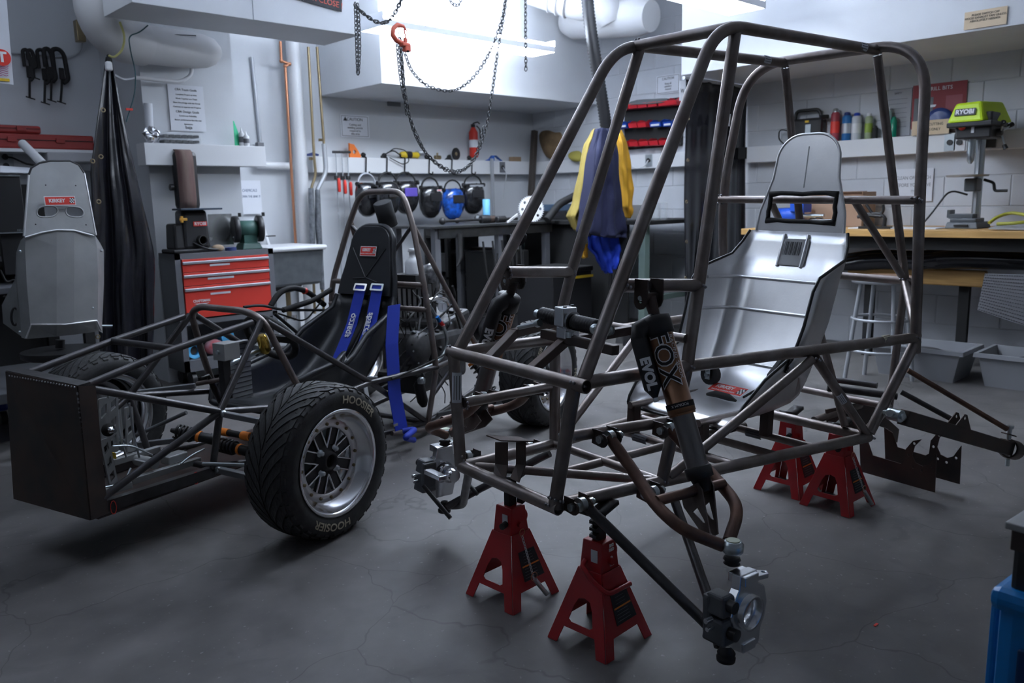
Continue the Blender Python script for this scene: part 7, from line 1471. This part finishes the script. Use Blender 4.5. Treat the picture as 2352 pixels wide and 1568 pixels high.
# bench items
p = at(1812, 515, X=5.55); c = V((5.55, p.y, BZ)); M_vb = mat('vise_blue', (.015, .09, .55), .4); t = thing('bench_vise', c, 'royal blue bench vise seen through the seat slot', 'vise')
part('vise_base', MB().lathe(c, EZ, [(0, .09), (.02, .085), (.04, .05)], 22), M_vb, t); part('vise_body', MB().lathe(c+V((.0, .10, .085)), -EY, [(0, .03), (.01, .05), (.14, .055), (.16, .04), (.2, .035)], 20), M_vb, t); part('fixed_jaw', MB().box(c+V((0, -.055, .145)), (.13, .04, .07)), M_vb, t, bevel=.006); part('sliding_jaw', MB().box(c+V((0, -.12, .14)), (.13, .035, .07)), M_vb, t, bevel=.006); part('vise_screw', MB().cyl(c+V((0, -.1, .08)), c+V((0, -.26, .08)), .014, 12), M_zinc, t)
p = at(1920, 500, X=5.75); t = thing('cardboard_box', (5.78, p.y, BZ), 'brown cardboard box on the bench behind the seat headrest', 'box'); part('carton', MB().box((5.78, p.y, BZ+.12), (.22, .44, .24)), mat('cardboard', (.34, .22, .15), .8), t, bevel=.003); part('box_flap', MB().box((5.70, p.y, BZ+.243), (.12, .42, .004)), mat('cardboard', (0, 0, 0)), t)
p = at(1880, 505, X=5.45); t = thing('spray_gun', (5.45, p.y, BZ), 'small red tool with a coiled cord on the bench', 'tool'); part('tool_body', MB().box((5.45, p.y, BZ+.02), (.06, .10, .035)), M_stk, t, bevel=.008); part('coiled_cord', MB().tube([V((5.45+.05*math.cos(a), p.y-.02+.09*math.sin(a), BZ+.05+.02*math.sin(3*a))) for a in [2*PI*k/20 for k in range(20)]], .005, 8, closed=True), M_blk, t)
t = thing('black_bracket_part', at(2000, 520, X=5.4), 'black machined linkage part with loops standing on the bench', 'bracket')
Lk = lambda x, y: at(x, y, X=5.4)
for pts, r in ((((1965, 470), (1980, 500), (1992, 512)), .012), (((1990, 470), (2010, 500), (2030, 485), (2028, 470)), .010), (((1992, 512), (2005, 522), (2030, 524), (2034, 500), (2020, 490), (1985, 492)), .011), (((1970, 498), (1990, 494), (2025, 497)), .012), (((2030, 526), (2033, 500)), .013)):
    part('link_arm', MB().tube([Lk(*q_) for q_ in pts], r, 8, .02), M_blk, t)
for x, y in ((1991, 515), (2030, 524), (1983, 498)): part('pivot_ring', MB().tube([Lk(x, y)+V((0, .018*math.cos(a), .018*math.sin(a))) for a in [2*PI*k/12 for k in range(12)]], .006, 6, closed=True), M_blk, t)
part('foot', MB().box(V((5.4, Lk(2010, 520).y, BZ+.008)), (.05, .2, .016)), M_blk, t)
solo('flat_papers', MB().box(V((5.5, at(2060, 528, X=5.5).y, BZ+.003)), (.22, .55, .006)), M_paper, 'white papers lying flat on the bench behind the hoop', 'papers')
rr = random.Random(5); P = [at(2272, 512, X=5.45), at(2290, 498, X=5.5), at(2320, 488, X=5.55), at(2352, 492, X=5.5), at(2380, 505, X=5.45), at(2340, 512, X=5.4), at(2290, 514, X=5.42)]
for q_ in P: q_.z = max(q_.z, BZ+.012)
pipe('yellow_hose', P, .010, mat('hose_olive', (.35, .34, .04), .5), 'yellow-green hose coiled on the bench at the right edge', 'hose', fil=.1)
solo('paper_scraps', MB().grid([[V((5.3, at(2270, 530, X=5.3).y, BZ+.01)), V((5.3, at(2400, 530, X=5.3).y, BZ+.006))], [V((5.52, at(2300, 520, X=5.5).y, BZ+.03)), V((5.52, at(2400, 520, X=5.5).y, BZ+.012))]], False), mat('bag_clear2', (.42, .43, .45), .4), 'crumpled grey plastic bag under the yellow hose', 'bag', solid=.006)
# things on the right rail
ZR2 = 1.478
def rr_(x, dx_=.05): p = at(x, 320, X=XW-dx_); return V((XW-dx_, p.y, ZR2))
c = rr_(1850, .06); t = thing('work_lamp', c, 'black and silver portable tool with top handle on the right rail', 'tool'); part('tool_body', MB().box(c+V((0, -.01, .10)), (.09, .26, .16)), M_blk, t, bevel=.02); part('top_handle', MB().tube([c+V((0, .09, .17)), c+V((0, .08, .24)), c+V((0, -.10, .24)), c+V((0, -.12, .17))], .013, 10, .03), M_blk, t)
for dy_ in (.10, -.04): part('silver_panel', MB().box(c+V((-.048, dy_, .07)), (.006, .045, .13)), M_zinc, t, bevel=.003)
part('yellow_logo', MB().box(c+V((-.047, -.03, .155)), (.004, .03, .014)), M_yel, t); part('side_knob', MB().cyl(c+V((-.04, -.13, .18)), c+V((0, -.17, .18)), .016, 10), M_blk, t); part('power_cord', MB().tube([c+V((0, .13, .10)), c+V((-.03, .20, .12)), c+V((-.03, .20, .04)), c+V((-.02, .16, .006))], .005, 8, .05), M_blk, t)
def can(x, r, h_, m, lab, cap=M_blk, band=None, kind='spray_can', cat='can', nz=True):
    c = rr_(x, .055); t = thing(kind, c, lab, cat, 'cans and bottles on the right rail'); part('can_body', MB().lathe(c, EZ, [(0, r*.95), (.006, r), (h_*.82, r), (h_*.88, r*.7)], 20), m, t)
    if nz: part('can_cap', MB().lathe(c+EZ*(h_*.88), EZ, [(0, r*.68), (h_*.10, r*.6), (h_*.12, r*.3)], 16), cap, t)
    if band: part('can_label', MB().lathe(c+EZ*(h_*.25), EZ, [(0, r+.001), (h_*.35, r+.001)], 20, caps=False), band, t)
can(1917, .032, .235, mat('can_dark_red', (.35, .05, .07), .4), 'tall dark red spray can, first in the row on the right rail', band=M_stk, cap=M_zinc)
can(1944, .034, .20, mat('can_blue', (.02, .14, .36), .4), 'blue spray can beside the red one', cap=M_dkblue, band=M_cond); can(1966, .034, .19, mat('can_white', (.55, .58, .62), .4), 'white can with a blue cap between blue can and green bottle', cap=mat('cap_blue', (.02, .06, .4), .4), band=M_white)
can(1994, .026, .18, mat('green_bottle', (.30, .36, .22), .35), 'small bottle with pale nozzle and lime label', cap=M_white, band=mat('lime_label', (.25, .36, .05), .5), kind='squeeze_bottle', cat='bottle'); can(2009, .018, .09, M_blkm, 'tiny dark jar next to the lime label bottle', kind='small_jar', cat='jar'); can(2037, .026, .21, mat('clear_spray', (.30, .42, .42), .2), 'pale spray bottle half hidden by the roll cage tube', cap=M_white, kind='spray_bottle', cat='bottle'); can(2051, .022, .14, mat('teal_liquid', (.0, .22, .13), .25), 'teal green bottle right of the roll cage tube', cap=mat('teal_liquid', (0, 0, 0)), kind='spray_bottle', cat='bottle')
c = rr_(2156, .06); t = thing('blue_spool', c, 'round dark blue spool standing on the right rail', 'spool'); part('spool_disc', MB().lathe(c+V((.0, 0, .085)), -EX, [(0, .085), (.02, .085), (.022, .06), (.03, .03), (.035, 0)], 30), mat('spool_blue', (.03, .06, .22), .3), t)
c = rr_(2192, .05); solo('round_clock', MB().lathe(c+V((0, 0, .04)), -EX, [(0, .04), (.02, .04), (.022, .03)], 22).box(c+V((0, -.05, .03)), (.04, .05, .06)), M_dksteel, 'small dark round timer beside the drill press', 'timer')
t, c_, W_, H_, Xr, Yr = sign(2094, 276, 2180, 309, [('METAL CUTTING', .2, .26), ('TOOLS ONLY', -.15, .26)], 'cream card sign standing on the right rail below the red poster', dict(X=5.87), m=mat('cream_card', (0, 0, 0)), sx=.85)
t, c_, W_, H_, Xr, Yr = sign(2030, 207, 2092, 312, [('SAFETY', .42, .06)]+[('---------------------------', .3-.1*k, .06) for k in range(7)], 'white printed poster on the block wall between cage tubes', dict(X=5.975), m=mat('poster_white', (.38, .39, .42), .7), sx=.8)
t, c_, W_, H_, Xr, Yr = sign(2094, 192, 2218, 292, [('DRILL BITS', .38, .12)], 'red printed poster on the block wall behind the drill press', dict(X=5.975), m=mat('poster_red', (.26, .035, .045), .6), ink=M_paper, tilt=.0)
part('poster_panel', MB().box(c_+Xr*(-W_*.28)+Yr*(-.1*H_)-EX*.001, (W_*.36, H_*.6, .001), (Xr, Yr, Xr.cross(Yr))), M_grey, t); part('poster_stripe', MB().box(c_+Xr*(-W_*.2)-EX*.002, (W_*.3, H_*.06, .001), (Xr, Yr*.9+Xr*.4, Xr.cross(Yr))), M_cond, t); part('poster_panel', MB().box(c_+Xr*(W_*.28)+Yr*(-.05*H_)-EX*.001, (W_*.3, H_*.5, .001), (Xr, Yr, Xr.cross(Yr))), mat('poster_pink', (.38, .10, .12), .6), t)
for x, r in ((2182, 1), (2204, 0)):
    q = at(x, 327, X=5.88); t = thing('rail_outlet', q, ('steel switch plate' if r else 'cream switch plate')+' on the right rail left of the drill press', 'outlet'); part('plate', MB().box(q, (.006, .07, .11)), M_zinc if r else M_white, t, bevel=.002); part('socket', MB().cyl(q-EX*.004, q-EX*.012, .018, 12), M_blk, t)
# ================================================================ NEAR RIGHT EDGE: black tank in a blue carrier
t = thing('tool_carrier', (1.5, -.05, 0), 'black tank with a metal lid in a bright blue plastic carrier at the right edge', 'carrier')
c1 = at(2330, 1198, d=1.30); Rx = V((CR.x, CR.y, 0)).normalized(); Fx = V((CF.x, CF.y, 0)).normalized()
A1, A2 = (Rx*.62-Fx*.78).normalized(), (Fx*.62+Rx*.78).normalized(); zt_ = c1.z
O = V((c1.x, c1.y, 0))+A1*.12+A2*.12
def obx(cx, cy, cz, d, **k): return MB().box(O+A1*cx+A2*cy+EZ*cz, d, (A1, A2, EZ), **k)
part('tank', obx(0, .0, zt_/2+.05, (.24, .24, zt_-.12)), M_blk, t, bevel=.01); part('metal_lid', obx(0, 0, zt_-.006, (.26, .26, .012)), M_alu2, t, bevel=.002); part('lid_band', obx(0, 0, zt_-.03, (.245, .245, .035)), M_dksteel, t, bevel=.002)
zb_ = at(2290, 1398, d=1.26).z; M_cb = mat('carrier_blue', (.0, .17, .48), .35)
part('carrier_body', obx(0, 0, zb_/2, (.27, .27, zb_)), M_cb, t, bevel=.03); part('carrier_collar', obx(0, 0, zb_-.015, (.285, .285, .04)), M_cb, t, bevel=.015)
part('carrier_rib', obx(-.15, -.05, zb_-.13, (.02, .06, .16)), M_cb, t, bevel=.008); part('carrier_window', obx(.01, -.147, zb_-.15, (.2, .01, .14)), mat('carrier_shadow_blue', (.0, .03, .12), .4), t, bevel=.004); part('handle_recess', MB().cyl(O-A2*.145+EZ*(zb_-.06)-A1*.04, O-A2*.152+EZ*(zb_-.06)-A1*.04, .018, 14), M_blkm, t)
p = at(2012, 1435, Z=.0); solo('red_scrap', MB().box(p+V((0, 0, .001)), (.018, .006, .002)), M_stk, 'tiny red scrap lying on the floor at lower right', 'scrap')
